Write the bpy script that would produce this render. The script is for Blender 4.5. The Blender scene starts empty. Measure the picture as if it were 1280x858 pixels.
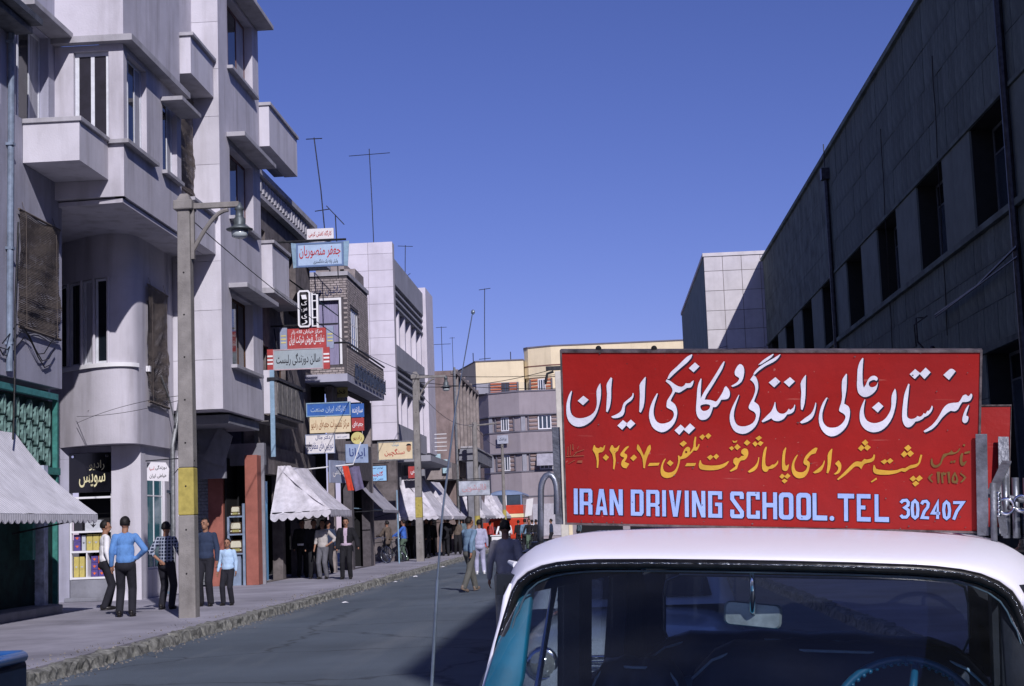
import bpy, bmesh, math, random, unicodedata
from mathutils import Vector, Matrix
from mathutils.geometry import tessellate_polygon
PI = math.pi
random.seed(7)
SC = bpy.context.scene
COL = SC.collection

# ------------------------------------------------------------------ camera, sky, sun, exposure
CAM_H = 1.57
def make_camera():
    psi, th, ro = math.radians(3.25), math.radians(6.73), math.radians(2.1)
    f = Vector((-math.sin(psi)*math.cos(th), math.cos(psi)*math.cos(th), math.sin(th)))
    r = Vector((math.cos(psi), math.sin(psi), 0)); u = r.cross(f)
    r2 = r*math.cos(ro) - u*math.sin(ro); u2 = r*math.sin(ro) + u*math.cos(ro)
    M = Matrix(((r2.x, u2.x, -f.x, 0), (r2.y, u2.y, -f.y, 0), (r2.z, u2.z, -f.z, CAM_H), (0, 0, 0, 1)))
    cd = bpy.data.cameras.new('camera'); co = bpy.data.objects.new('camera', cd); COL.objects.link(co)
    co.matrix_world = M
    cd.sensor_width = 36; cd.lens = 1900/1280*36; cd.clip_end = 6000; cd.clip_start = .1
    cd.dof.use_dof = False
    SC.camera = co
make_camera()

SUN = Vector((-.9, 2.4, -1.7)).normalized()       # direction the light travels
elev = math.asin(-SUN.z); azim = math.atan2(-SUN.x, -SUN.y)      # azimuth of the sun from +Y towards +X
w = bpy.data.worlds.new('World'); SC.world = w; w.use_nodes = True
nt = w.node_tree; bg = nt.nodes['Background']
sky = nt.nodes.new('ShaderNodeTexSky'); sky.sky_type = 'NISHITA'; sky.sun_disc = False
sky.sun_elevation = elev; sky.sun_rotation = azim; sky.altitude = 1200; sky.air_density = 1.0; sky.dust_density = .6; sky.ozone_density = 3.0
tint = nt.nodes.new('ShaderNodeMix'); tint.data_type = 'RGBA'; tint.blend_type = 'MULTIPLY'
tint.inputs[0].default_value = 1; tint.inputs[7].default_value = (.92, .735, 1.2, 1)
hs = nt.nodes.new('ShaderNodeHueSaturation'); hs.inputs['Saturation'].default_value = 1.1
nt.links.new(sky.outputs[0], hs.inputs['Color']); nt.links.new(hs.outputs[0], tint.inputs[6]); nt.links.new(tint.outputs[2], bg.inputs[0])
bg.inputs[1].default_value = .078
sl = bpy.data.lights.new('sun', 'SUN'); so = bpy.data.objects.new('sun', sl); COL.objects.link(so)
sl.energy = 3.9; sl.angle = math.radians(.5); sl.color = (1, .955, .985)
so.rotation_euler = SUN.to_track_quat('-Z', 'Y').to_euler(); so.location = (0, 0, 60)
SC.view_settings.view_transform = 'Standard'; SC.view_settings.look = 'None'
SC.view_settings.exposure = 0; SC.view_settings.gamma = 1
SC.cycles.max_bounces = 6; SC.cycles.diffuse_bounces = 2; SC.cycles.glossy_bounces = 4; SC.cycles.transmission_bounces = 6; SC.cycles.transparent_max_bounces = 8

# ------------------------------------------------------------------ materials
MATS = {}
def mat(name, base, rough=.8, var=.12, scale=1.5, bump=.15, bscale=40, metal=0, stain=0, spec=.3, coat=0, stretch=(1,1,1), dark=None):
    if name in MATS: return MATS[name]
    m = bpy.data.materials.new(name); m.use_nodes = True; n = m.node_tree; N = n.nodes; L = n.links
    b = N['Principled BSDF']; b.inputs['Roughness'].default_value = rough; b.inputs['Metallic'].default_value = metal
    b.inputs['Specular IOR Level'].default_value = spec; b.inputs['Coat Weight'].default_value = coat
    tc = N.new('ShaderNodeTexCoord'); mp = N.new('ShaderNodeMapping'); mp.inputs['Scale'].default_value = stretch
    L.new(tc.outputs['Object'], mp.inputs[0])
    t1 = N.new('ShaderNodeTexNoise'); t1.inputs['Scale'].default_value = scale; t1.inputs['Detail'].default_value = 6; t1.inputs['Roughness'].default_value = .65
    L.new(mp.outputs[0], t1.inputs[0])
    cr = N.new('ShaderNodeValToRGB'); cr.color_ramp.elements[0].position = .3; cr.color_ramp.elements[1].position = .7
    dk = dark or tuple(c*(1-2*var) for c in base); lt = tuple(min(1, c*(1+var)) for c in base)
    cr.color_ramp.elements[0].color = (*dk, 1); cr.color_ramp.elements[1].color = (*lt, 1)
    L.new(t1.outputs[0], cr.inputs[0]); out = cr.outputs[0]
    if stain:
        mp2 = N.new('ShaderNodeMapping'); mp2.inputs['Scale'].default_value = (2.2, 2.2, .28); L.new(tc.outputs['Object'], mp2.inputs[0])
        t2 = N.new('ShaderNodeTexNoise'); t2.inputs['Scale'].default_value = 1.4; t2.inputs['Detail'].default_value = 5; L.new(mp2.outputs[0], t2.inputs[0])
        r2 = N.new('ShaderNodeMapRange'); r2.inputs[1].default_value = .5; r2.inputs[2].default_value = .78; r2.inputs[3].default_value = 0; r2.inputs[4].default_value = stain; L.new(t2.outputs[0], r2.inputs[0])
        mx = N.new('ShaderNodeMix'); mx.data_type = 'RGBA'; mx.blend_type = 'MULTIPLY'; L.new(r2.outputs[0], mx.inputs[0]); L.new(out, mx.inputs[6]); mx.inputs[7].default_value = (.5, .48, .46, 1)
        out = mx.outputs[2]
    if name in ('dark weathered stone','white stone panel','pale stone panel','white plaster','smooth pier stone'):
        oi=N.new('ShaderNodeObjectInfo'); rm=N.new('ShaderNodeMapRange'); rm.inputs[3].default_value=.84 if 'dark' in name else .93; rm.inputs[4].default_value=1.1 if 'dark' in name else 1.03; L.new(oi.outputs['Random'],rm.inputs[0])
        hv=N.new('ShaderNodeHueSaturation'); L.new(rm.outputs[0],hv.inputs['Value']); L.new(out,hv.inputs['Color']); out=hv.outputs[0]
    L.new(out, b.inputs['Base Color'])
    if bump:
        t3 = N.new('ShaderNodeTexNoise'); t3.inputs['Scale'].default_value = bscale; t3.inputs['Detail'].default_value = 4; L.new(mp.outputs[0], t3.inputs[0])
        bp = N.new('ShaderNodeBump'); bp.inputs['Strength'].default_value = bump; bp.inputs['Distance'].default_value = .02; L.new(t3.outputs[0], bp.inputs['Height']); L.new(bp.outputs[0], b.inputs['Normal'])
    MATS[name] = m; return m
def glass(name, base=(.01,.014,.02), rough=.06, spec=.5):
    if name in MATS: return MATS[name]
    m = mat(name, base, rough, .2, .8, .03, 1.2, spec=spec); return m
plaster = mat('plaster', (.55,.53,.585), .9, .09, .7, .2, 30, stain=.62)
plaster_b = mat('plaster blue grey', (.40,.40,.49), .9, .1, .7, .2, 30, stain=.6)
plaster_w = mat('white plaster', (.62,.60,.655), .9, .07, .8, .2, 30, stain=.5)
white_paint = mat('white paint', (.78,.78,.8), .5, .04, 3, .03)
frame_p = mat('window paint', (.68,.70,.75), .6, .08, 6, .05)
greyconc = mat('concrete', (.24,.245,.28), .9, .14, 2, .3, 50, stain=.3)
slabconc = mat('cornice concrete', (.42,.41,.44), .9, .12, 2, .2, 50, stain=.5)
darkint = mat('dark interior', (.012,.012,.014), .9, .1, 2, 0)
greenp = mat('green painted metal', (.05,.22,.19), .55, .2, 8, .1)
darkgreen = mat('dark green paint', (.02,.05,.045), .6, .25, 6, .1)
bluep = mat('pale blue paint', (.25,.38,.5), .6, .15, 6, .1)
brownw = mat('brown wood', (.12,.06,.035), .7, .3, 5, .2, 30, stretch=(8,8,1))
canvas_w = mat('white canvas', (.62,.60,.66), .95, .16, 3.5, .25, 15, stain=.42)
canvas_g = mat('grey canvas', (.36,.35,.4), .95, .14, 2.5, .15, 15, stain=.4)
metal_d = mat('dark metal', (.05,.052,.06), .45, .3, 8, .1, metal=.6)
metal_g = mat('grey galvanised metal', (.28,.29,.3), .5, .22, 14, .12, metal=.55)
chrome = mat('chrome', (.75,.78,.82), .12, .05, 8, 0, metal=1)
rubber = mat('black rubber', (.012,.012,.013), .35, .3, 20, .1)
glassd = glass('window glass')
glassb = glass('bluish window glass', (.05,.07,.1), .1)
curtain = mat('pale curtain', (.42,.42,.46), .9, .15, 3, .2, 6, stretch=(6,6,.6))
asphalt = mat('asphalt', (.085,.095,.11), .92, .16, .35, .35, 60)
paving = mat('pavement', (.33,.32,.37), .95, .2, .5, .3, 50)
orangep = mat('brick red paint', (.34,.12,.09), .8, .15, 2.5, .15)

redb=mat('red sign board',(.42,.06,.06),.6,.12,4,.05)
def ncol(m):
    return m.node_tree.nodes['Principled BSDF']

# ------------------------------------------------------------------ mesh helpers
SPLIT={'pillar','dark_interior','bay_floor','loose_wire','pilaster','window_sill','wall_box','window_hood','batten','cord','undercroft_wall','shop_wall','side_post','bay_jamb','cable_bundle','downpipe','headlight','crank','balcony','balcony_slab','cab','back_wall','shop_interior','cream_pilaster','door_surround','wheel_hub','bracket','awning_frame'}
class MB:
    def __init__(s): s.v=[]; s.f=[]; s.mi=[]
    def add(s, vs, fs, mi=0):
        o=len(s.v); s.v += [tuple(v) for v in vs]; s.f += [tuple(i+o for i in f) for f in fs]; s.mi += [mi]*len(fs); return s
    def box(s, x0,x1,y0,y1,z0,z1, mi=0):
        if x0>x1: x0,x1=x1,x0
        if y0>y1: y0,y1=y1,y0
        if z0>z1: z0,z1=z1,z0
        return s.add([(x0,y0,z0),(x1,y0,z0),(x1,y1,z0),(x0,y1,z0),(x0,y0,z1),(x1,y0,z1),(x1,y1,z1),(x0,y1,z1)],
            [(0,3,2,1),(4,5,6,7),(0,1,5,4),(1,2,6,5),(2,3,7,6),(3,0,4,7)], mi)
    def fbox(s, fr, u0,u1,z0,z1,n0,n1, mi=0):
        P=fr.P
        a=[P(u0,z0,n0),P(u1,z0,n0),P(u1,z0,n1),P(u0,z0,n1),P(u0,z1,n0),P(u1,z1,n0),P(u1,z1,n1),P(u0,z1,n1)]
        return s.add(a,[(0,1,2,3),(4,7,6,5),(0,4,5,1),(1,5,6,2),(2,6,7,3),(3,7,4,0)], mi)
    def quad(s, a,b,c,d, mi=0): return s.add([a,b,c,d],[(0,1,2,3)], mi)
    def prism(s, poly, z0, z1, mi=0, top=True, bottom=True):   # plan polygon
        n=len(poly); vs=[(p[0],p[1],z0) for p in poly]+[(p[0],p[1],z1) for p in poly]
        fs=[(i,(i+1)%n,n+(i+1)%n,n+i) for i in range(n)]
        if bottom: fs.append(tuple(range(n-1,-1,-1)))
        if top: fs.append(tuple(range(n,2*n)))
        return s.add(vs,fs,mi)
    def fprism(s, fr, poly, n0, n1, mi=0):                     # polygon (u,z) on a facade, thick along n
        k=len(poly); vs=[fr.P(p[0],p[1],n0) for p in poly]+[fr.P(p[0],p[1],n1) for p in poly]
        fs=[(i,(i+1)%k,k+(i+1)%k,k+i) for i in range(k)]+[tuple(range(k-1,-1,-1)),tuple(range(k,2*k))]
        return s.add(vs,fs,mi)
    def tube(s, pts, r, n=8, mi=0, cap=True):
        pts=[Vector(p) for p in pts]; rs=r if isinstance(r,(list,tuple)) else [r]*len(pts)
        o=len(s.v); up=None
        for i,p in enumerate(pts):
            d=(pts[min(i+1,len(pts)-1)]-pts[max(i-1,0)]).normalized()
            if up is None:
                up = Vector((0,0,1)) if abs(d.z)<.9 else Vector((1,0,0))
            a=d.cross(up).normalized(); b=a.cross(d).normalized(); up=b
            for k in range(n):
                t=2*PI*k/n; s.v.append(tuple(p+(a*math.cos(t)+b*math.sin(t))*rs[i]))
        for i in range(len(pts)-1):
            for k in range(n):
                s.f.append((o+i*n+k,o+i*n+(k+1)%n,o+(i+1)*n+(k+1)%n,o+(i+1)*n+k)); s.mi.append(mi)
        if cap:
            s.f.append(tuple(o+k for k in range(n-1,-1,-1))); s.mi.append(mi)
            e=o+(len(pts)-1)*n; s.f.append(tuple(e+k for k in range(n))); s.mi.append(mi)
        return s
    def lathe(s, c, prof, n=16, mi=0, axis='z'):               # prof: (r, h)
        o=len(s.v)
        for r,h in prof:
            for k in range(n):
                t=2*PI*k/n; p=(r*math.cos(t), r*math.sin(t), h)
                if axis=='y': p=(p[0],p[2],p[1])
                if axis=='x': p=(p[2],p[0],p[1])
                s.v.append((c[0]+p[0],c[1]+p[1],c[2]+p[2]))
        for i in range(len(prof)-1):
            for k in range(n):
                s.f.append((o+i*n+k,o+i*n+(k+1)%n,o+(i+1)*n+(k+1)%n,o+(i+1)*n+k)); s.mi.append(mi)
        s.f.append(tuple(o+k for k in range(n-1,-1,-1))); s.mi.append(mi)
        e=o+(len(prof)-1)*n; s.f.append(tuple(e+k for k in range(n))); s.mi.append(mi)
        return s
    def ell(s, c, r, nu=12, nv=8, mi=0, rot=None):
        o=len(s.v); c=Vector(c)
        P=[(0,0,1)]+[(math.sin(PI*j/nv)*math.cos(2*PI*k/nu),math.sin(PI*j/nv)*math.sin(2*PI*k/nu),math.cos(PI*j/nv)) for j in range(1,nv) for k in range(nu)]+[(0,0,-1)]
        for p in P:
            q=Vector((p[0]*r[0],p[1]*r[1],p[2]*r[2]))
            if rot is not None: q=rot@q
            s.v.append(tuple(c+q))
        F=[(o,o+1+k,o+1+(k+1)%nu) for k in range(nu)]
        for j in range(nv-2):
            for k in range(nu):
                a=o+1+j*nu; F.append((a+k,a+nu+k,a+nu+(k+1)%nu,a+(k+1)%nu))
        l=len(s.v)-1; a=o+1+(nv-2)*nu; F+=[(l,a+(k+1)%nu,a+k) for k in range(nu)]
        s.f+=F; s.mi+=[mi]*len(F); return s
    def mesh(s, name, mats, off=None, smooth=False):
        me=bpy.data.meshes.new(name); vs=s.v
        if off is not None: vs=[(a-off[0],b-off[1],c-off[2]) for a,b,c in vs]
        me.from_pydata(vs,[],s.f)
        for m in (mats if isinstance(mats,(list,tuple)) else [mats]): me.materials.append(m)
        if len(me.materials)>1:
            me.polygons.foreach_set('material_index', s.mi)
        if smooth: me.polygons.foreach_set('use_smooth',[True]*len(me.polygons))
        me.validate(); me.update(); return me
    def comps(s):
        par=list(range(len(s.v)))
        def find(a):
            while par[a]!=a: par[a]=par[par[a]]; a=par[a]
            return a
        for f in s.f:
            r=find(f[0])
            for q in f[1:]: par[find(q)]=r
        g={}
        for k,f in enumerate(s.f): g.setdefault(find(f[0]),[]).append(k)
        out=[]
        for ks in g.values():
            m=MB(); idx={}
            for k in ks:
                for q in s.f[k]:
                    if q not in idx: idx[q]=len(m.v); m.v.append(s.v[q])
                m.f.append(tuple(idx[q] for q in s.f[k])); m.mi.append(s.mi[k])
            out.append(m)
        return out
    def build(s, name, mats, parent=None, smooth=False, local=False, bevel=0, fixn=True):
        if name in SPLIT:
            c=s.comps()
            if 1<len(c)<40:
                for m in c: o=m._build(name,mats,parent,smooth,local,bevel,fixn)
                return o
        return s._build(name,mats,parent,smooth,local,bevel,fixn)
    def _build(s, name, mats, parent=None, smooth=False, local=False, bevel=0, fixn=True):
        off=None
        if parent is not None and not local: off=parent.matrix_world.translation if parent.parent is None else parent.parent.matrix_world.translation+parent.location
        if parent is not None and not local: off=WORLD(parent)
        me=s.mesh(name,mats,off,smooth)
        if fixn or bevel:
            bm=bmesh.new(); bm.from_mesh(me)
            if bevel:
                bmesh.ops.remove_doubles(bm,verts=bm.verts,dist=1e-5)
                bmesh.ops.bevel(bm,geom=[e for e in bm.edges if len(e.link_faces)==2 and e.calc_face_angle(0)>.6],offset=bevel,segments=2,affect='EDGES',profile=.5,clamp_overlap=True)
            if fixn: bmesh.ops.recalc_face_normals(bm,faces=bm.faces)
            bm.to_mesh(me); bm.free()
            if smooth: me.polygons.foreach_set('use_smooth',[True]*len(me.polygons))
        o=bpy.data.objects.new(name,me); COL.objects.link(o)
        if parent is not None: o.parent=parent
        return o
def WORLD(o):
    v=Vector((0,0,0))
    while o is not None: v+=o.location; o=o.parent
    return v
def thing(name,label,cat,loc=(0,0,0),group=None,rot=None):
    o=bpy.data.objects.new(name,None); COL.objects.link(o); o.location=loc; o.empty_display_size=.2
    if rot is not None: o.rotation_euler=rot
    o['label']=label; o['category']=cat
    if group: o['group']=group
    return o
def tag(o,label,cat,group=None):
    o['label']=label; o['category']=cat
    if group: o['group']=group
    return o
def struct(o,kind='structure'): o['kind']=kind; return o
def dup(root,loc,rot=None,label=None,group=None):
    def cp(o,par):
        c=o.copy(); COL.objects.link(c); c.parent=par
        for ch in o.children: cp(ch,c)
        return c
    r=cp(root,None); r.location=loc
    if rot is not None: r.rotation_euler=rot
    if label: r['label']=label
    if group: r['group']=group
    return r
class Fr:      # a facade frame: u along the wall, z up, n outwards
    def __init__(s,o,u,n): s.o=Vector(o); s.u=Vector(u); s.n=Vector(n)
    def P(s,u,z,n=0): p=s.o+s.u*u+s.n*n; return (p.x,p.y,p.z+z)
def SL(X): return Fr((X,0,0),(0,1,0),(1,0,0))       # left side, facing the street; u = world y
def SR(X): return Fr((X,0,0),(0,1,0),(-1,0,0))      # right side
def FC(Y): return Fr((0,Y,0),(1,0,0),(0,-1,0))      # facing the camera; u = world x
def AF(p,q):                                          # wall from plan point p to q, outward normal towards the camera side
    p=Vector((p[0],p[1],0)); q=Vector((q[0],q[1],0)); u=(q-p).normalized(); n=Vector((u.y,-u.x,0))
    return Fr(p,u,n)
def wall(mb, fr, u0,u1,z0,z1, ops=(), t=.25, n=0, mi=0):
    us=sorted(set([u0,u1]+[v for o in ops for v in (o[0],o[1]) if u0<v<u1])); zs=sorted(set([z0,z1]+[v for o in ops for v in (o[2],o[3]) if z0<v<z1]))
    def solid(i,j):
        if i<0 or j<0 or i>=len(us)-1 or j>=len(zs)-1: return False
        a=(us[i]+us[i+1])/2; b=(zs[j]+zs[j+1])/2
        return not any(o[0]<a<o[1] and o[2]<b<o[3] for o in ops)
    P=fr.P
    for i in range(len(us)-1):
        for j in range(len(zs)-1):
            if not solid(i,j): continue
            a,b,c,d=us[i],us[i+1],zs[j],zs[j+1]
            mb.quad(P(a,c,n),P(b,c,n),P(b,d,n),P(a,d,n),mi); mb.quad(P(a,c,n-t),P(a,d,n-t),P(b,d,n-t),P(b,c,n-t),mi)
            if not solid(i-1,j): mb.quad(P(a,c,n-t),P(a,c,n),P(a,d,n),P(a,d,n-t),mi)
            if not solid(i+1,j): mb.quad(P(b,c,n),P(b,c,n-t),P(b,d,n-t),P(b,d,n),mi)
            if not solid(i,j-1): mb.quad(P(a,c,n-t),P(b,c,n-t),P(b,c,n),P(a,c,n),mi)
            if not solid(i,j+1): mb.quad(P(a,d,n),P(b,d,n),P(b,d,n-t),P(a,d,n-t),mi)
    return mb
def window(par, fr, u0,u1,z0,z1, n=-.12, cols=2, rows=1, fw=.06, fm=None, gm=None, cur=None, transom=None):
    """window frame part with one pane sub-part per light"""
    fm=fm or frame_p; gm=gm or glassd
    mb=MB(); d=.05; e=.003
    mb.fbox(fr,u0+e,u1-e,z0+e,z0+fw,n-d,n); mb.fbox(fr,u0+e,u1-e,z1-fw,z1-e,n-d,n)
    mb.fbox(fr,u0+e,u0+fw,z0+fw,z1-fw,n-d,n); mb.fbox(fr,u1-fw,u1-e,z0+fw,z1-fw,n-d,n)
    du=(u1-u0)/cols; zc=[z0+fw,z1-fw] if not transom else [z0+fw,transom,z1-fw]
    if rows>1: zc=[z0+fw+(z1-z0-2*fw)*k/rows for k in range(rows+1)]
    for k in range(1,cols): mb.fbox(fr,u0+du*k-fw*.45,u0+du*k+fw*.45,z0+fw,z1-fw,n-d+.004,n-.004)
    for z in zc[1:-1]: mb.fbox(fr,u0+fw,u1-fw,z-fw*.3,z+fw*.3,n-d+.008,n-.008)
    f=mb.build('window',fm,par)
    for k in range(cols):
        for j in range(len(zc)-1):
            g=MB(); a=u0+du*k+(fw if k==0 else fw*.45); b=u0+du*(k+1)-(fw if k==cols-1 else fw*.45)
            g.fbox(fr,a-.004,b+.004,zc[j]-.004,zc[j+1]+.004,n-d*.6,n-d*.6+.012)
            g.build('pane',cur if (cur and (k+j)%2==0) else gm,f)
    return f
def room(mb,fr,u0,u1,z0,z1,depth,n=-.2,mi=0):      # dark room box behind an opening, open at the front
    P=fr.P; a=n-depth
    mb.quad(P(u0,z0,a),P(u1,z0,a),P(u1,z1,a),P(u0,z1,a),mi)
    mb.quad(P(u0,z0,n),P(u0,z0,a),P(u0,z1,a),P(u0,z1,n),mi); mb.quad(P(u1,z0,n),P(u1,z0,a),P(u1,z1,a),P(u1,z1,n),mi)
    mb.quad(P(u0,z0,n),P(u1,z0,n),P(u1,z0,a),P(u0,z0,a),mi); mb.quad(P(u0,z1,n),P(u1,z1,n),P(u1,z1,a),P(u0,z1,a),mi)

# ------------------------------------------------------------------ lettering
def shape_fa(t):
    """presentation forms in visual order for Persian text"""
    def form(c,kind):
        try: return unicodedata.lookup(unicodedata.name(c)+' '+kind+' FORM')
        except (KeyError,ValueError): return None
    out=[]; n=len(t)
    for i,c in enumerate(t):
        isd=lambda x: form(x,'INITIAL') is not None
        isj=lambda x: form(x,'FINAL') is not None
        p = i>0 and isd(t[i-1]) and isj(c)
        q = i<n-1 and isd(c) and isj(t[i+1])
        k='MEDIAL' if p and q else 'FINAL' if p else 'INITIAL' if q else 'ISOLATED'
        out.append(form(c,k) or c)
    return ''.join(reversed(out)).replace('\u200c','')
def text_polys(txt, height, bold=.0, shear=0):
    cu=bpy.data.curves.new('t','FONT'); cu.body=shape_fa(txt) if any('\u0600'<=c<='\u06ff' for c in txt) else txt
    cu.size=1; cu.align_x='CENTER'; cu.align_y='CENTER'; cu.offset=bold; cu.shear=shear; cu.resolution_u=2; cu.fill_mode='FRONT'
    o=bpy.data.objects.new('t',cu); COL.objects.link(o); bpy.context.view_layer.update()
    me=bpy.data.meshes.new_from_object(o.evaluated_get(bpy.context.evaluated_depsgraph_get()))
    bpy.data.objects.remove(o); bpy.data.curves.remove(cu)
    vs=[Vector(v.co) for v in me.vertices]; fs=[tuple(p.vertices) for p in me.polygons]; bpy.data.meshes.remove(me)
    if not vs: return [],[]
    x0=min(v.x for v in vs); x1=max(v.x for v in vs); y0=min(v.y for v in vs); y1=max(v.y for v in vs)
    return [((v.x-(x0+x1)/2),(v.y-(y0+y1)/2)) for v in vs],fs,(x1-x0),(y1-y0)
def text_on(par, fr, txt, u,z,wd,ht, m, n=.01, bold=.01, mirror=False, name='lettering', ang=0):
    """text fitted into a wd x ht box centred at (u,z) of a facade frame"""
    r=text_polys(txt,1,bold)
    if len(r)<4: return
    vs,fs,tw,th=r; sx=wd/tw; sy=ht/th; ca,sa=math.cos(ang),math.sin(ang)
    mb=MB(); V=[]
    for x,y in vs:
        x*=sx*(-1 if mirror else 1); y*=sy; x,y=x*ca-y*sa,x*sa+y*ca
        V.append(fr.P(u+x,z+y,n))
    mb.add(V,fs); return mb.build(name,m,par,fixn=False)
def sign(name,label,fr,u0,u1,z0,z1,board,lines,border=None,bw=.05,n0=0,th=.06,parts=None,cat='sign',group=None):
    """flat sign board; lines = (text, u centre frac, z centre frac, width frac, height frac, material)"""
    c=fr.P((u0+u1)/2,z0,n0); t=thing(name,label,cat,c,group)
    MB().fbox(fr,u0,u1,z0,z1,n0-th,n0).build('board',board,t,bevel=.006)
    if border:
        b=MB(); b.fbox(fr,u0-.004,u1+.004,z0-.004,z0+bw,n0-th-.004,n0+.012); b.fbox(fr,u0-.004,u1+.004,z1-bw,z1+.004,n0-th-.004,n0+.012)
        b.fbox(fr,u0-.004,u0+bw,z0+bw,z1-bw,n0-th-.003,n0+.01); b.fbox(fr,u1-bw,u1+.004,z0+bw,z1-bw,n0-th-.003,n0+.01); b.build('border',border,t)
    W=u1-u0; H=z1-z0
    for (tx,a,b_,c_,d_,m) in lines: text_on(t,fr,tx,u0+a*W,z0+b_*H,c_*W,d_*H,m,n=n0+.006)
    return t
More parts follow.
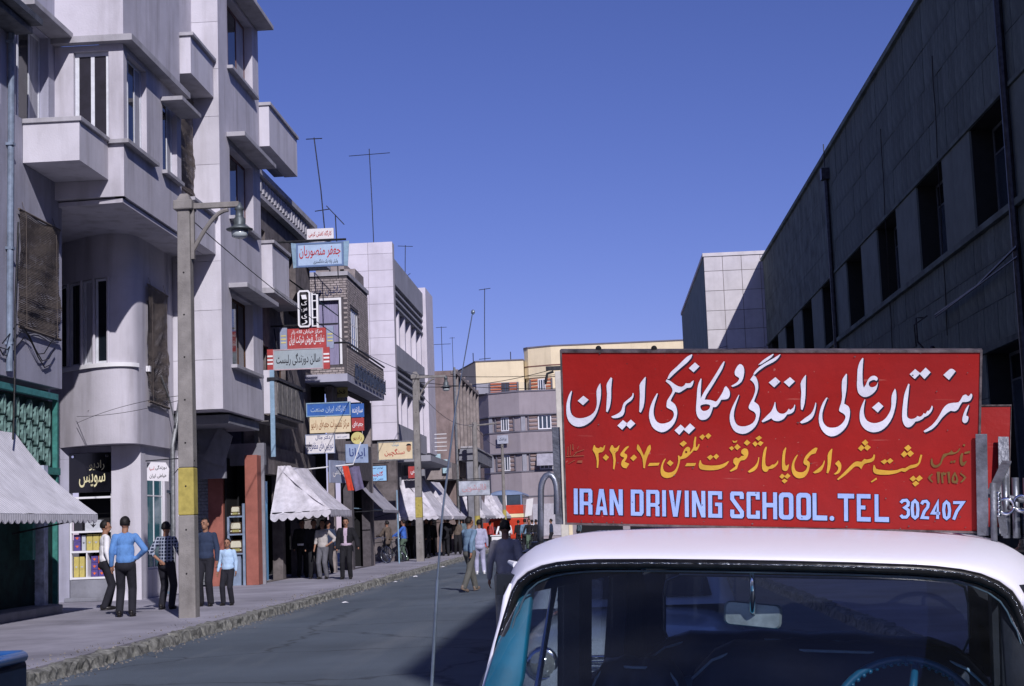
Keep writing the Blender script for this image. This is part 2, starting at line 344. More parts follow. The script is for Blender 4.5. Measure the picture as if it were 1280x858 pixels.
SIGN={
'white':'471 15510,403 15261,338 14974,274 14575,223 14138,197 13712,188 13301,188 12930,207 12582,250 12234,318 11923,414 11682,527 11506,640 11402,765 11365,906 11391,1058 11489,1222 11679,1380 11936,1512 12242,1624 12596,1713 12980,1789 13431,1862 14018,1920 14619,1947 15115,1954 15566,1945 15988,1929 16394,1868 16195,1810 15981,1761 15741,1727 15448,1724 15045,1731 14618,1734 14251,1724 13906,1688 13564,1629 13251,1546 12990,1440 12773,1313 12600,1173 12472,1025 12387,880 12349,754 12361,642 12431,540 12569,459 12764,411 13009,385 13302,375 13642,381 14019,408 14446,443 14855,472 15157,502 15427;1064 14939,1324 14475,1038 13855,772 14355;2463 17062,2384 16814,2313 16569,2261 16357,2231 16097,2237 15691,2250 15211,2236 14684,2215 14145,2198 13653,2181 13172,2243 13053,2309 13342,2368 13672,2413 14110,2444 14620,2455 15200,2463 15801,2491 16365,2524 16921;3526 15292,3507 15103,3472 14916,3390 14741,3288 14562,3176 14363,3077 14148,3028 13915,2995 13675,2963 13431,2914 13201,2820 13009,2702 12843,2569 12706,2428 12580,2463 12478,2516 12402,2624 12389,2751 12428,2878 12520,2988 12668,3055 12884,3096 13143,3111 13446,3126 13735,3170 13931,3233 14090,3323 14234,3416 14385,3493 14584,3549 14798,3565 15004,3567 15210;3011 12182,3237 11758,2961 11064,2724 11537;3397 12246,3617 11786,3343 11189,3132 11661;4157 17118,4077 16902,4000 16675,3923 16443,3868 16149,3866 15712,3877 15210,3869 14684,3855 14151,3840 13646,3823 13148,3900 13043,3971 13343,4033 13680,4076 14118,4106 14622,4121 15187,4134 15796,4157 16433,4182 17083;4722 15267,4650 15022,4575 14740,4487 14348,4406 13918,4352 13498,4319 13093,4305 12739,4315 12386,4361 11958,4429 11560,4508 11291,4607 11090,4743 10918,4889 10823,5018 10852,5147 10981,5294 11214,5432 11516,5536 11855,5614 12223,5667 12613,5694 12987,5693 13296,5671 13572,5629 13838,5571 14063,5490 14217,5419 14332,5390 14407,5394 14507,5437 14723,5498 14975,5555 15208,5612 15441,5708 15372,5805 15348,5908 15459,6010 15615,6100 15749,6188 15882,6296 15902,6391 15963,6453 16148,6493 16368,6511 16556,6520 16739,6466 16658,6418 16578,6390 16494,6357 16427,6287 16399,6215 16393,6171 16407,6134 16429,6108 16310,6073 16197,6011 16078,5935 16000,5849 16014,5757 16082,5670 16182,5580 16315,5479 16494,5378 16666,5288 16765,5201 16842,5159 16609,5260 16426,5351 16235,5420 16012,5466 15792,5486 15622,5475 15442,5418 15186,5345 14916,5274 14679,5215 14448,5186 14207,5177 13980,5171 13791,5201 13628,5316 13495,5440 13360,5502 13182,5530 12985,5530 12782,5503 12574,5454 12359,5383 12162,5289 12012,5177 11901,5049 11825,4920 11803,4809 11858,4715 11977,4643 12150,4588 12389,4548 12716,4530 13095,4546 13507,4581 13918,4627 14286,4678 14623,4721 14923,4763 15209;6454 19662,6338 19542,6226 19401,6129 19216,6022 18978,5872 18639,5716 18288,5578 18015,5460 17769,5376 17531,5315 17306,5272 17099,5237 16900,5328 16899,5439 17153,5560 17420,5705 17727,5867 18055,6052 18407,6224 18743,6339 19023,6417 19259,6454 19442,6474 19604;6597 18749,6812 18308,6523 17642,6292 18107;5852 11721,6054 11290,5776 10556,5547 11046;6311 11868,6553 11356,6245 10647,6003 11136;8747 18568,8669 18422,8598 18192,8541 17937,8508 17678,8511 17461,8548 17276,8640 17145,8721 17022,8715 16851,8671 16678,8619 16543,8547 16415,8445 16273,8333 16128,8397 16013,8525 16116,8646 16242,8755 16417,8844 16642,8905 16939,8944 17272,8967 17626,8969 17959,8943 18221,8895 18417,8826 18544;10343 19701,10221 19537,10099 19366,9975 19180,9854 18972,9743 18725,9634 18464,9781 18553,9919 18750,10050 18946,10170 19141,10270 19328,10332 19500,10382 19666;10683 19672,10541 19461,10392 19247,10224 19028,10050 18799,9871 18549,9708 18292,9581 18028,9487 17781,9434 17585,9398 17405,9462 17382,9551 17589,9659 17813,9821 18099,10002 18379,10180 18586,10344 18771,10466 18964,10562 19165,10635 19386,10698 19615;8695 15148,8621 14842,8545 14514,8455 14120,8370 13704,8303 13298,8259 12892,8244 12478,8258 12079,8301 11709,8367 11383,8441 11121,8541 10920,8696 10776,8865 10716,9017 10774,9164 10931,9321 11186,9462 11515,9563 11900,9635 12327,9685 12803,9709 13250,9699 13578,9669 13826,9633 13991,9586 14113,9515 14237,9452 14343,9430 14395,9437 14492,9480 14758,9536 15090,9587 15429,9625 15778,9636 16126,9625 16465,9588 16807,9536 17095,9476 17250,9413 17359,9245 16834,9335 16660,9413 16467,9461 16218,9487 15951,9491 15703,9472 15435,9424 15090,9363 14745,9299 14472,9240 14227,9191 13982,9165 13766,9178 13607,9224 13478,9316 13366,9413 13248,9475 13090,9512 12903,9513 12679,9487 12441,9439 12200,9363 11977,9247 11796,9115 11661,8989 11586,8866 11564,8747 11590,8642 11677,8565 11843,8507 12082,8464 12404,8443 12778,8458 13183,8494 13589,8540 13934,8594 14283,8655 14690,8719 15113;10453 17121,10683 16630,10395 15981,10135 16519;11149 17127,11378 16659,11103 16035,10853 16572;10422 14345,10402 14159,10373 13944,10321 13632,10251 13312,10162 13082,10054 12850,9924 12532,9784 12190,9833 12052,9946 12161,10055 12274,10155 12394,10252 12518,10298 12387,10360 12277,10469 12207,10596 12199,10722 12290,10840 12455,10930 12698,11011 12973,11082 12988,11157 13032,11247 13140,11327 13319,11370 13643,11389 13948,11382 14048,11364 14085,11338 13895,11302 13719,11234 13586,11156 13467,11083 13604,11039 13425,10986 13260,10907 13117,10815 13029,10714 13037,10619 13119,10548 13279,10496 13486,10469 13715,10456 13944,10451 14134,10451 14311;11889 17380,11820 17181,11755 16963,11692 16714,11650 16396,11664 15942,11686 15431,11672 14913,11655 14406,11658 13957,11667 13527,11740 13471,11790 13805,11835 14178,11863 14664,11881 15203,11888 15772,11892 16338,11900 16845,11908 17335;12356 14317,12318 13955,12272 13611,12211 13310,12129 13040,12003 12804,11863 12580,11737 12340,11612 12097,11695 11960,11830 12038,11962 12147,12091 12338,12203 12584,12273 12879,12321 13212,12359 13602,12382 13953,12387 14138,12386 14271;13803 17530,13733 17325,13672 17116,13629 16921,13602 16666,13592 16237,13592 15766,13603 15357,13610 14976,13595 14630,13566 14298,13515 13933,13473 13618,13469 13448,13498 13335,13578 13222,13667 13109,13726 12975,13764 12826,13771 12667,13751 12486,13700 12262,13624 12030,13524 11808,13410 11629,13292 11540,13171 11512,13046 11519,12930 11588,12835 11748,12760 11962,12712 12199,12686 12475,12674 12799,12683 13158,12720 13542,12777 13955,12848 14402,12927 14862,12869 14862,12785 14600,12703 14295,12626 13862,12562 13385,12522 12922,12507 12473,12524 12059,12568 11674,12642 11307,12739 10991,12856 10752,12982 10595,13100 10535,13223 10565,13363 10683,13509 10890,13661 11204,13793 11578,13878 11962,13933 12374,13972 12842,13985 13281,13966 13606,13925 13847,13868 13988,13805 14072,13756 14136,13709 14185,13717 14383,13731 14637,13764 15053,13798 15540,13819 16045,13831 16552,13833 17019,13831 17473;14559 19274,14487 19048,14421 18786,14368 18428,14330 18005,14316 17509,14312 16998,14302 16528,14303 16100,14325 15732,14368 15426,14443 15192,14536 15032,14637 14949,14749 14953,14878 15065,15007 15256,15122 15503,15215 15816,15261 16218,15289 16655,15253 16447,15212 16264,15158 16147,15096 16074,15024 16032,14955 16041,14898 16130,14859 16266,14849 16435,14867 16602,14925 16720,14997 16802,15058 16843,15115 16846,15165 16786,15209 16745,15247 16819,15269 16934,15261 17048,15230 17157,15179 17250,15112 17304,15031 17293,14948 17216,14874 17047,14809 16826,14760 16571,14718 16323,14671 16144,14625 15987,14598 16176,14575 16435,14561 16905,14555 17443,14562 17962,14573 18449,14585 18843,14597 19206;15318 14415,15542 13944,15279 13246,15011 13796;14670 14695,14604 14389,14542 14075,14489 13747,14451 13398,14433 13002,14436 12606,14458 12253,14506 11928,14592 11621,14699 11364,14816 11191,14938 11085,15054 11039,15175 11055,15313 11121,15457 11263,15599 11504,15735 11831,15859 12248,15964 12734,16041 13289,16096 13857,16130 14382,16144 14864,16138 15303,16120 15646,16097 15802,16071 15891,16016 15663,15967 15423,15932 15156,15911 14864,15912 14535,15916 14193,15904 13856,15874 13520,15811 13172,15728 12844,15634 12564,15520 12336,15370 12170,15216 12073,15090 12058,14979 12104,14877 12189,14788 12327,14719 12528,14667 12778,14638 13074,14626 13399,14633 13739,14650 14075,14673 14374,14699 14661;16690 16445,16641 16162,16593 15867,16546 15553,16505 15199,16478 14774,16456 14306,16433 13803,16418 13299,16417 12823,16434 12402,16475 12080,16532 11842,16597 11686,16673 11619,16764 11648,16859 11768,16950 11999,17040 12275,17120 12303,17202 12355,17300 12480,17385 12614,17416 12696,17444 12771,17523 12854,17613 12973,17699 13182,17771 13420,17811 13659,17827 13866,17811 13976,17783 14054,17754 13869,17722 13698,17683 13569,17641 13453,17577 13475,17537 13281,17496 13140,17455 13157,17412 13228,17389 13108,17359 12993,17306 12878,17245 12802,17187 12829,17128 12891,17088 12786,17037 12689,16949 12593,16852 12541,16762 12579,16688 12685,16652 12820,16638 13077,16640 13591,16653 14195,16674 14757,16700 15310,16721 15842,16742 16367;16992 18049,17236 17581,16978 16953,16742 17476;17474 18208,17708 17687,17425 16949,17195 17527;18596 18061,18685 18077,18756 18004,18849 17805,18549 16863,18288 17405,18452 17778;19556 15373,19529 15280,19500 15175,19464 15118,19423 15109,19380 15202,19330 15285,19263 15248,19196 15142,19151 14961,19109 14756,19063 14569,18999 14424,18892 14382,18771 14368,18654 14330,18544 14257,18448 14115,18364 13924,18297 13701,18231 13423,18151 13051,18055 12643,17932 12241,17785 11859,17609 11538,17421 11238,17469 11071,17634 11227,17789 11412,17921 11672,18038 11974,18141 12313,18239 12645,18339 12907,18440 13147,18543 13339,18643 13482,18738 13461,18827 13427,18910 13504,18984 13650,19043 13894,19093 14148,19138 14315,19180 14458,19286 14460,19385 14480,19471 14537,19542 14646,19596 14862,19627 15086,19625 15232,19607 15329,19584 15378;19465 14172,19406 13980,19347 13763,19290 13471,19240 13154,19205 12830,19187 12544,19198 12357,19227 12233,19269 12153,19320 12135,19379 12196,19431 12325,19462 12548,19472 12768,19455 12875,19425 12934,19386 12937,19360 12988,19381 13233,19418 13542,19452 13828,19489 14117;6873 16968,6821 16739,6771 16483,6728 16163,6693 15788,6677 15352,6665 14859,6641 14262,6621 13694,6619 13304,6634 12994,6675 12701,6734 12470,6801 12327,6885 12261,6997 12270,7113 12357,7209 12532,7290 12767,7349 13061,7392 13350,7419 13549,7438 13722,7516 13717,7594 13758,7673 13938,7745 14164,7799 14367,7846 14570,7949 14581,8046 14605,8129 14648,8196 14744,8246 14951,8272 15206,8261 15471,8223 15725,8159 15924,8084 16106,8040 16018,7998 15899,7965 15691,7923 15437,7852 15149,7772 14859,7693 14591,7620 14396,7573 14358,7520 14396,7431 14463,7319 14534,7186 14558,7043 14569,7083 14834,7145 15149,7272 15605,7424 16132,7580 16719,7726 17284,7839 17710,7927 18086,7986 18462,8033 18830,7993 18888,7929 18685,7853 18432,7750 18042,7627 17572,7480 17037,7324 16479,7164 15938,7020 15439,6927 15044,6851 14684,6853 15091,6859 15555,6879 16193,6903 16887|6824 13858,6881 13961,6966 14022,7053 14058,7142 14058,7236 14018,7303 13930,7303 13763,7267 13582,7212 13447,7140 13348,7050 13291,6964 13289,6905 13360,6863 13486,6828 13674',
'yellow':'1535 9268,1483 8985,1455 8713,1502 8489,1568 8240,1615 7881,1646 7478,1647 7067,1639 6646,1701 6620,1730 7051,1751 7481,1741 7958,1745 8340,1817 8425,1906 8439,1976 8556,2033 8728,2067 8984,2092 9271,2025 9203,2003 9062,1973 8964,1919 8998,1856 9075,1813 8977,1763 8911,1687 8930,1617 9003,1587 9125,1569 9268;2105 8226,2269 7878,2115 7473,1951 7821;2414 9288,2345 9006,2305 8735,2356 8512,2427 8263,2464 7913,2483 7504,2475 7039,2455 6550,2517 6438,2565 6986,2600 7507,2587 7983,2582 8362,2644 8520,2721 8650,2770 8947,2813 9288,2746 9201,2706 9077,2661 8981,2598 8947,2536 8978,2497 9110,2464 9279;3277 9213,3200 9175,3119 9086,3020 8837,2928 8561,2864 8375,2830 8226,2841 8098,2883 7990,2965 7912,3027 7824,2986 7690,2921 7517,2880 7280,2863 7040,2896 6850,2957 6710,3035 6650,3122 6620,3271 7148,3044 7378,3118 7653,3173 7904,3179 8092,3154 8235,3085 8312,3031 8393,3069 8565,3137 8756,3197 8912,3259 9061;3519 8236,3661 7899,3480 7467,3325 7813;3699 9383,3669 9120,3663 8863,3730 8638,3817 8395,3884 8103,3937 7737,3959 7232,3971 6677,4046 6661,4080 7115,4121 7553,4182 7953,4249 8312,4315 8612,4363 8881,4359 9143,4337 9398,4274 9299,4213 9160,4158 8892,4107 8591,4057 8340,4009 8098,3966 8341,3921 8587,3871 8858,3821 9103,3780 9259,3741 9384;4284 7274,4785 7309,4714 7005,4191 6912;5072 7836,5020 7727,4969 7579,4912 7314,4864 7010,4833 6725,4820 6441,4826 6140,4858 5875,4929 5702,5020 5598,5119 5561,5225 5587,5339 5658,5451 5803,5550 6050,5637 6376,5708 6806,5762 7227,5789 7498,5805 7726,5938 7790,6069 7893,6198 8115,6314 8368,6400 8584,6477 8793,6550 8757,6618 8769,6674 8922,6720 9126,6749 9312,6773 9500,6721 9545,6679 9332,6639 9171,6608 9167,6579 9216,6578 9437,6580 9682,6594 9997,6611 10334,6542 10352,6509 10061,6480 9773,6471 9486,6458 9213,6410 8954,6355 8743,6306 8605,6274 8573,6290 8736,6308 8948,6280 9078,6236 9161,6188 9191,6135 9158,6072 9043,6012 8875,5966 8664,5929 8452,5909 8282,5888 8150,5848 8060,5806 8026,5775 8088,5746 8184,5715 8178,5693 8117,5698 7896,5703 7601,5679 7268,5639 6941,5584 6677,5515 6466,5427 6315,5330 6223,5225 6190,5126 6216,5044 6302,4984 6447,4951 6667,4945 6918,4969 7162,5009 7391,5049 7575,5092 7742|6072 8717,6115 8707,6153 8645,6153 8544,6132 8457,6087 8449,6047 8492,6049 8612;5296 7654,5474 7312,5313 6930,5143 7282;5996 9893,6144 9598,5953 9182,5784 9524;6925 10638,7037 10389,6903 9996,6755 10337;7206 10782,7345 10488,7184 10095,7045 10436;6128 7323,6581 7337,6511 6997,6029 6953;6776 7680,6740 7471,6714 7257,6711 7009,6733 6789,6782 6663,6873 6588,7038 6538,7235 6525,7439 6547,7637 6614,7812 6751,7958 6924,8053 7112,8118 7301,8163 7465,8198 7620,8118 7562,8043 7451,7958 7343,7851 7237,7718 7149,7545 7095,7357 7072,7163 7082,6996 7126,6905 7199,6855 7308,6829 7471,6816 7653;7300 8320,7428 8072,7258 7676,7119 8017;7581 8440,7708 8146,7559 7778,7424 8100;8216 6485,8298 6643,8376 6798,8463 6939,8516 7082,8468 7234,8405 7404,8397 7619,8417 7822,8470 7964,8537 8039,8595 7976,8656 7922,8724 8051,8795 8204,8877 8240,8925 8272,8867 8381,8795 8528,8788 8718,8815 8899,8877 9025,8953 9087,9029 9057,9092 8952,9124 8765,9131 8537,9112 8300,9071 8073,9008 7883,8933 7745,8852 7722,8774 7694,8710 7538,8655 7319,8616 7027,8575 6758,8510 6638,8436 6567,8357 6484,8276 6403;8372 9998,8424 9924,8479 9880,8541 9927,8606 10003,8588 9870,8558 9762,8482 9709,8407 9722,8382 9840;8339 9322,8450 9075,8319 8821,8200 9115;8598 9578,8764 9221,8597 8875,8450 9214;9072 10077,9238 9740,9072 9395,8914 9687;9624 8107,9599 7813,9565 7532,9503 7284,9427 7065,9339 6888,9249 6735,9170 6590,9095 6451,9170 6314,9282 6399,9387 6508,9475 6673,9545 6884,9592 7147,9624 7442,9644 7752,9659 8071;9670 10549,9796 10303,9623 9960,9478 10251;9466 9901,9600 9610,9466 9284,9332 9650;9702 9952,9871 9754,9722 9364,9576 9609;9983 9315,9932 9142,9885 8926,9847 8578,9818 8187,9798 7811,9787 7447,9784 7097,9795 6800,9833 6600,9886 6479,9954 6428,10024 6456,10076 6606,10129 6765,10200 6792,10278 6816,10369 6938,10454 7099,10520 7283,10563 7471,10568 7631,10559 7784,10518 7620,10474 7468,10420 7358,10364 7262,10322 7283,10278 7278,10231 7188,10180 7090,10121 7042,10063 7040,10007 7084,9964 7221,9946 7533,9944 7913,9959 8289,9983 8652,10006 8961,10030 9252;10920 9245,10857 9027,10804 8765,10774 8368,10758 7937,10751 7546,10751 7201,10752 6936,10768 6741,10820 6616,10885 6560,10947 6577,11002 6657,11036 6800,11060 6981,11077 7171,11090 7368,11056 7312,11020 7256,10982 7195,10942 7133,10913 7277,10891 7482,10889 7861,10902 8309,10929 8751,10962 9200;10749 6251,10894 6007,10750 5660,10624 5905;11022 6307,11159 6017,11003 5670,10859 5913;10867 5692,11019 5458,10868 5147,10730 5428;11484 8435,11415 8257,11349 8047,11285 7739,11234 7400,11209 7072,11208 6756,11230 6463,11275 6206,11347 5995,11431 5843,11515 5768,11606 5758,11713 5793,11819 5904,11914 6123,11992 6416,12047 6787,12079 7152,12085 7413,12066 7610,12003 7737,11950 7835,11961 7938,12007 8066,12075 8279,12160 8481,12259 8541,12352 8623,12408 8893,12454 9218,12350 9261,12278 9163,12197 9030,12081 8790,11967 8522,11889 8288,11833 8061,11793 7819,11776 7601,11795 7444,11835 7328,11899 7270,11951 7194,11948 6996,11914 6780,11855 6617,11779 6500,11694 6448,11605 6448,11511 6487,11430 6579,11380 6736,11351 6945,11340 7208,11350 7496,11394 7786,11446 8049,11482 8233,11515 8390;12769 7832,12730 7587,12683 7355,12620 7174,12530 6984,12392 6724,12235 6443,12321 6336,12419 6382,12513 6453,12594 6571,12666 6760,12731 7102,12778 7449,12792 7644,12792 7797;13124 9162,13061 9000,13003 8823,12958 8630,12928 8366,12929 7945,12932 7454,12908 6949,12878 6429,12955 6359,13004 6612,13049 6910,13079 7345,13103 7824,13122 8313,13137 8735,13149 8959,13158 9117;13446 7853,13373 7695,13314 7557,13297 7479,13295 7420,13359 7286,13411 7151,13433 7017,13431 6878,13403 6716,13356 6556,13295 6422,13227 6296,13300 6234,13391 6315,13472 6423,13528 6613,13565 6837,13583 7068,13582 7293,13559 7490,13523 7655,13486 7764;13379 5720,13524 6055,13666 6387,13800 6715,13926 7028,14044 7332,14152 7581,14247 7717,14339 7777,14443 7742,14538 7724,14603 7893,14659 8059,14713 8029,14783 7980,14908 8042,15028 8164,15077 8352,15104 8568,15168 8511,15159 8250,15137 8014,15084 7841,15006 7715,14897 7645,14785 7589,14705 7524,14638 7407,14576 7161,14518 6869,14473 7033,14417 7163,14328 7214,14229 7180,14140 7024,14042 6794,13921 6516,13781 6213,13615 5915,13439 5614;14711 10232,14850 9893,14700 9513,14545 9887;14527 9639,14677 9300,14506 8918,14361 9233;14797 9680,14971 9366,14802 8985,14642 9299;15107 7387,15085 7132,15075 6889,15089 6662,15137 6476,15237 6365,15384 6308,15596 6293,15826 6324,16036 6407,16215 6515,16326 6642,16409 6734,16493 6681,16580 6646,16680 6809,16795 7007,16942 7092,17085 7193,17191 7385,17274 7668,17329 8093,17372 8571,17290 8604,17255 8333,17222 8076,17208 7849,17178 7665,17088 7552,16986 7483,16910 7451,16841 7419,16767 7336,16697 7238,16635 7136,16576 7058,16523 7069,16455 7077,16347 6980,16213 6869,16051 6804,15871 6774,15669 6796,15479 6843,15336 6879,15232 6953,15186 7125,15161 7329;15642 8053,15752 7797,15597 7473,15438 7787;15886 8177,16029 7888,15856 7541,15717 7854;16716 9688,16864 9353,16697 8939,16525 9345;16537 9017,16695 8646,16518 8266,16375 8602;16817 9083,16985 8736,16809 8333,16651 8704;16972 6249,17105 5901,16953 5577,16795 5889;17262 6306,17410 5971,17219 5587,17076 5900;17097 5688,17246 5377,17055 5027,16921 5363;15239 5970,15269 5782,15020 5392,14980 5521',
'olive':'17776 8174,17765 7855,17772 7566,17826 7342,17905 7197,17999 7166,18097 7226,18185 7369,18261 7582,18303 7869,18351 8168,18447 8424,18562 8616,18679 8660,18799 8680,18925 8790,19034 8942,19093 9137,19134 9350,19077 9372,19022 9167,18962 8998,18891 8910,18821 8901,18763 9011,18709 9165,18687 9043,18654 8932,18590 8852,18512 8789,18426 8764,18346 8691,18294 8451,18255 8165,18226 7913,18188 7696,18110 7537,18022 7458,17947 7494,17886 7628,17859 7879,17843 8176;19201 8853,19159 8720,19124 8538,19106 8196,19108 7841,19140 7592,19193 7437,19263 7413,19335 7500,19402 7757,19438 7991,19395 7967,19331 7872,19291 7804,19260 7788,19236 7882,19224 8077,19237 8410,19259 8797;18688 7922,18783 7983,18771 7738,18676 7712;18820 8007,18915 8033,18904 7777,18809 7751;19319 8949,19578 9106,19571 8840,19312 8741;19252 9838,19348 9794,19326 9586,19236 9630;18053 6722,18197 6727,18186 5450,18104 5447;18236 6729,18270 6642,18304 6591,18335 6645,18365 6733,18401 6647,18438 6596,18478 6650,18518 6739,18495 6514,18465 6340,18405 6367,18355 6335,18360 5952,18382 5459,18296 5455;18542 6740,18657 6744,18684 5471,18603 5468;18891 6752,18834 6536,18785 6316,18754 6077,18743 5848,18753 5645,18794 5499,18897 5446,18999 5484,19043 5642,19053 5860,19031 6089,18991 6324,18943 6540|18895 6379,18864 6212,18842 5968,18839 5837,18853 5758,18896 5734,18939 5762,18957 5842,18956 5973,18930 6215;17888 6423,17805 6240,17757 6043,17814 5806,17906 5556,17838 5530,17716 5788,17641 6039,17711 6269,17830 6492;19129 6737,19157 6667,19202 6565,19329 6372,19421 6131,19340 5824,19223 5575,19179 5554,19151 5607,19251 5879,19312 6126,19246 6301,19156 6447,19135 6594',
'sig':'173 8106,204 9065,238 9046,216 8088;301 8109,334 9307,364 9308,343 8091;434 8687,449 9357,483 9358,497 8670;108 7960,1020 8081,1027 7986,107 7845;558 8404,1026 8779,1034 8703,557 8308;667 8789,755 9126,776 9097,697 8771;427 7969,643 8406,668 8368,460 7922;206 7099,549 7541,570 7484,226 7051;631 7208,697 7450,930 7476,906 7169',
'latin':'446 4175,646 4173,617 1155,416 1157;740 4173,1313 4169,1383 3927,1371 2599,1277 2418,1368 2236,1358 1145,1154 1148,1163 2147,1131 2238,927 2241,916 1151,711 1153|941 3735,931 2664,1167 2661,1177 3733;1731 4166,1955 4165,2119 1135,1915 1138,1878 1685,1767 1686,1720 1140,1516 1143|1836 3260,1724 2111,1928 2109;2253 4163,2455 4162,2698 2282,2712 4160,2914 4159,2892 1125,2690 1128,2446 2952,2432 1131,2229 1134;3317 4157,3853 4153,3953 3849,3939 1477,3835 1113,3297 1120|3515 3716,3501 1559,3739 1556,3752 3714;4092 4152,4670 4148,4742 3905,4735 2566,4640 2384,4733 2200,4727 1101,4528 1104,4534 2111,4502 2203,4281 2205,4274 1107,4075 1110|4289 3710,4283 2631,4536 2629,4542 3709;4880 4147,5067 4146,5053 1097,4865 1099;5221 4145,5418 4143,5518 2070,5635 4142,5832 4141,5622 1089,5404 1092;6001 4140,6192 4139,6181 1082,5989 1085;6355 4138,6551 4136,6811 2239,6816 4135,7011 4133,7003 1071,6807 1074,6547 2915,6541 1077,6345 1080;7150 4133,7830 4128,7828 3210,7634 3212,7635 3686,7344 3688,7339 1513,7631 1509,7633 2415,7487 2416,7488 2815,7827 2812,7824 1061,7143 1069;8295 4125,8825 4122,8891 3907,8891 3293,8699 3295,8699 3678,8421 3680,8421 3359,8890 1848,8890 1293,8810 1048,8291 1054,8225 1302,8226 2040,8419 2038,8419 1499,8697 1496,8697 1696,8228 3207,8229 3881;9067 4121,9665 4117,9665 3256,9474 3258,9474 3673,9220 3675,9220 1490,9475 1487,9475 1965,9666 1963,9666 1036,9092 1044,9028 1261,9029 3937;9796 4116,9987 4115,9987 2884,10317 2881,10315 4113,10505 4112,10508 1025,10318 1028,10317 2388,9988 2391,9989 1032,9798 1035;10767 4110,11116 4108,11242 3953,11291 3675,11296 1418,11247 1171,11122 1017,10771 1022,10645 1179,10595 1427,10592 3680,10641 3957|10844 3586,10803 3432,10805 1672,10848 1517,11044 1514,11086 1669,11082 3430,11040 3584;11606 4105,11955 4102,12081 3947,12131 3669,12137 1408,12089 1160,11964 1006,11613 1011,11486 1168,11436 1417,11431 3674,11480 3951|11684 3580,11642 3426,11647 1662,11689 1507,11885 1504,11927 1659,11922 3423,11880 3578;12210 4101,12396 4100,12405 1560,12914 1554,12916 994,12219 1003;13096 1521,13181 1520,13246 1363,13247 1114,13183 991,13098 992,13033 1117,13032 1366;13414 4093,14190 4088,14192 3561,13897 3563,13910 981,13725 983,13713 3565,13416 3567;14316 4088,14967 4084,14970 3586,14502 3590,14507 2781,14728 2779,14730 2343,14509 2346,14514 1473,14983 1467,14986 967,14333 976;15156 4082,15338 4081,15354 1525,15848 1519,15852 956,15175 965',
'digits':'16390 3171,16492 3427,16664 3469,16748 3239,16737 2903,16588 2627,16755 2351,16759 1848,16665 1557,16485 1547,16401 1777;17056 3422,16955 3199,16933 2528,16967 1692,17072 1480,17180 1704,17201 2459,17168 3160,17056 3422;17368 3053,17434 3340,17591 3398,17682 3152,17658 2734,17498 2224,17401 1549,17724 1517;18121 1423,18123 3341,17876 2078,18238 2048;18524 3361,18424 3107,18397 2440,18445 1659,18542 1481,18649 1704,18676 2405,18627 3151,18524 3361;18836 3294,19288 3317,19008 2307,18869 1384',
}
# ------------------------------------------------------------------ ground, road, pavements, kerb
def plane(name,x0,x1,y0,y1,z,m,nx=1,ny=1,amp=0):
    bm=bmesh.new(); vs=[[bm.verts.new((x0+(x1-x0)*i/nx,y0+(y1-y0)*j/ny,z+(random.uniform(-amp,amp) if amp and 0<i<nx and 0<j<ny else 0))) for j in range(ny+1)] for i in range(nx+1)]
    for i in range(nx):
        for j in range(ny): bm.faces.new((vs[i][j],vs[i+1][j],vs[i+1][j+1],vs[i][j+1]))
    me=bpy.data.meshes.new(name); bm.to_mesh(me); bm.free(); me.materials.append(m)
    o=bpy.data.objects.new(name,me); COL.objects.link(o); return o
soil=mat('dusty ground',(.2,.18,.16),.95,.2,.1,.2,20)
struct(plane('ground',-900,900,-900,1500,-.03,soil))
def road_mat():
    m=mat('worn asphalt',(.10,.125,.155),.92,.16,.22,.5,45)
    n=m.node_tree; N=n.nodes; L=n.links; b=N['Principled BSDF']; src=b.inputs['Base Color'].links[0].from_socket
    tc=N.new('ShaderNodeTexCoord')
    mp=N.new('ShaderNodeMapping'); mp.inputs['Scale'].default_value=(1.1,.12,1); L.new(tc.outputs['Object'],mp.inputs[0])
    t=N.new('ShaderNodeTexNoise'); t.inputs['Scale'].default_value=1.3; t.inputs['Detail'].default_value=7; L.new(mp.outputs[0],t.inputs[0])
    r=N.new('ShaderNodeMapRange'); r.inputs[1].default_value=.5; r.inputs[2].default_value=.72; r.inputs[4].default_value=.65; L.new(t.outputs[0],r.inputs[0])
    mx=N.new('ShaderNodeMix'); mx.data_type='RGBA'; L.new(r.outputs[0],mx.inputs[0]); L.new(src,mx.inputs[6]); mx.inputs[7].default_value=(.15,.17,.19,1)
    v=N.new('ShaderNodeTexVoronoi'); v.feature='DISTANCE_TO_EDGE'; v.inputs['Scale'].default_value=.35; v.inputs['Randomness'].default_value=1
    nd=N.new('ShaderNodeTexNoise'); nd.inputs['Scale'].default_value=2; nd.inputs['Detail'].default_value=4; L.new(tc.outputs['Object'],nd.inputs[0])
    ad=N.new('ShaderNodeMix'); ad.data_type='RGBA'; ad.inputs[0].default_value=.35; L.new(tc.outputs['Object'],ad.inputs[6]); L.new(nd.outputs[1],ad.inputs[7]); L.new(ad.outputs[2],v.inputs[0])
    r2=N.new('ShaderNodeMapRange'); r2.inputs[1].default_value=0; r2.inputs[2].default_value=.012; r2.inputs[3].default_value=.55; r2.inputs[4].default_value=0; L.new(v.outputs[0],r2.inputs[0])
    m2=N.new('ShaderNodeMix'); m2.data_type='RGBA'; L.new(r2.outputs[0],m2.inputs[0]); L.new(mx.outputs[2],m2.inputs[6]); m2.inputs[7].default_value=(.02,.022,.026,1)
    L.new(m2.outputs[2],b.inputs['Base Color']); return m
ROADM=road_mat()
struct(plane('road',-6.28,3.3,-14,118,0,ROADM,4,60,.012))
struct(plane('cross_road',-60,60,118,124.2,-.004,ROADM))
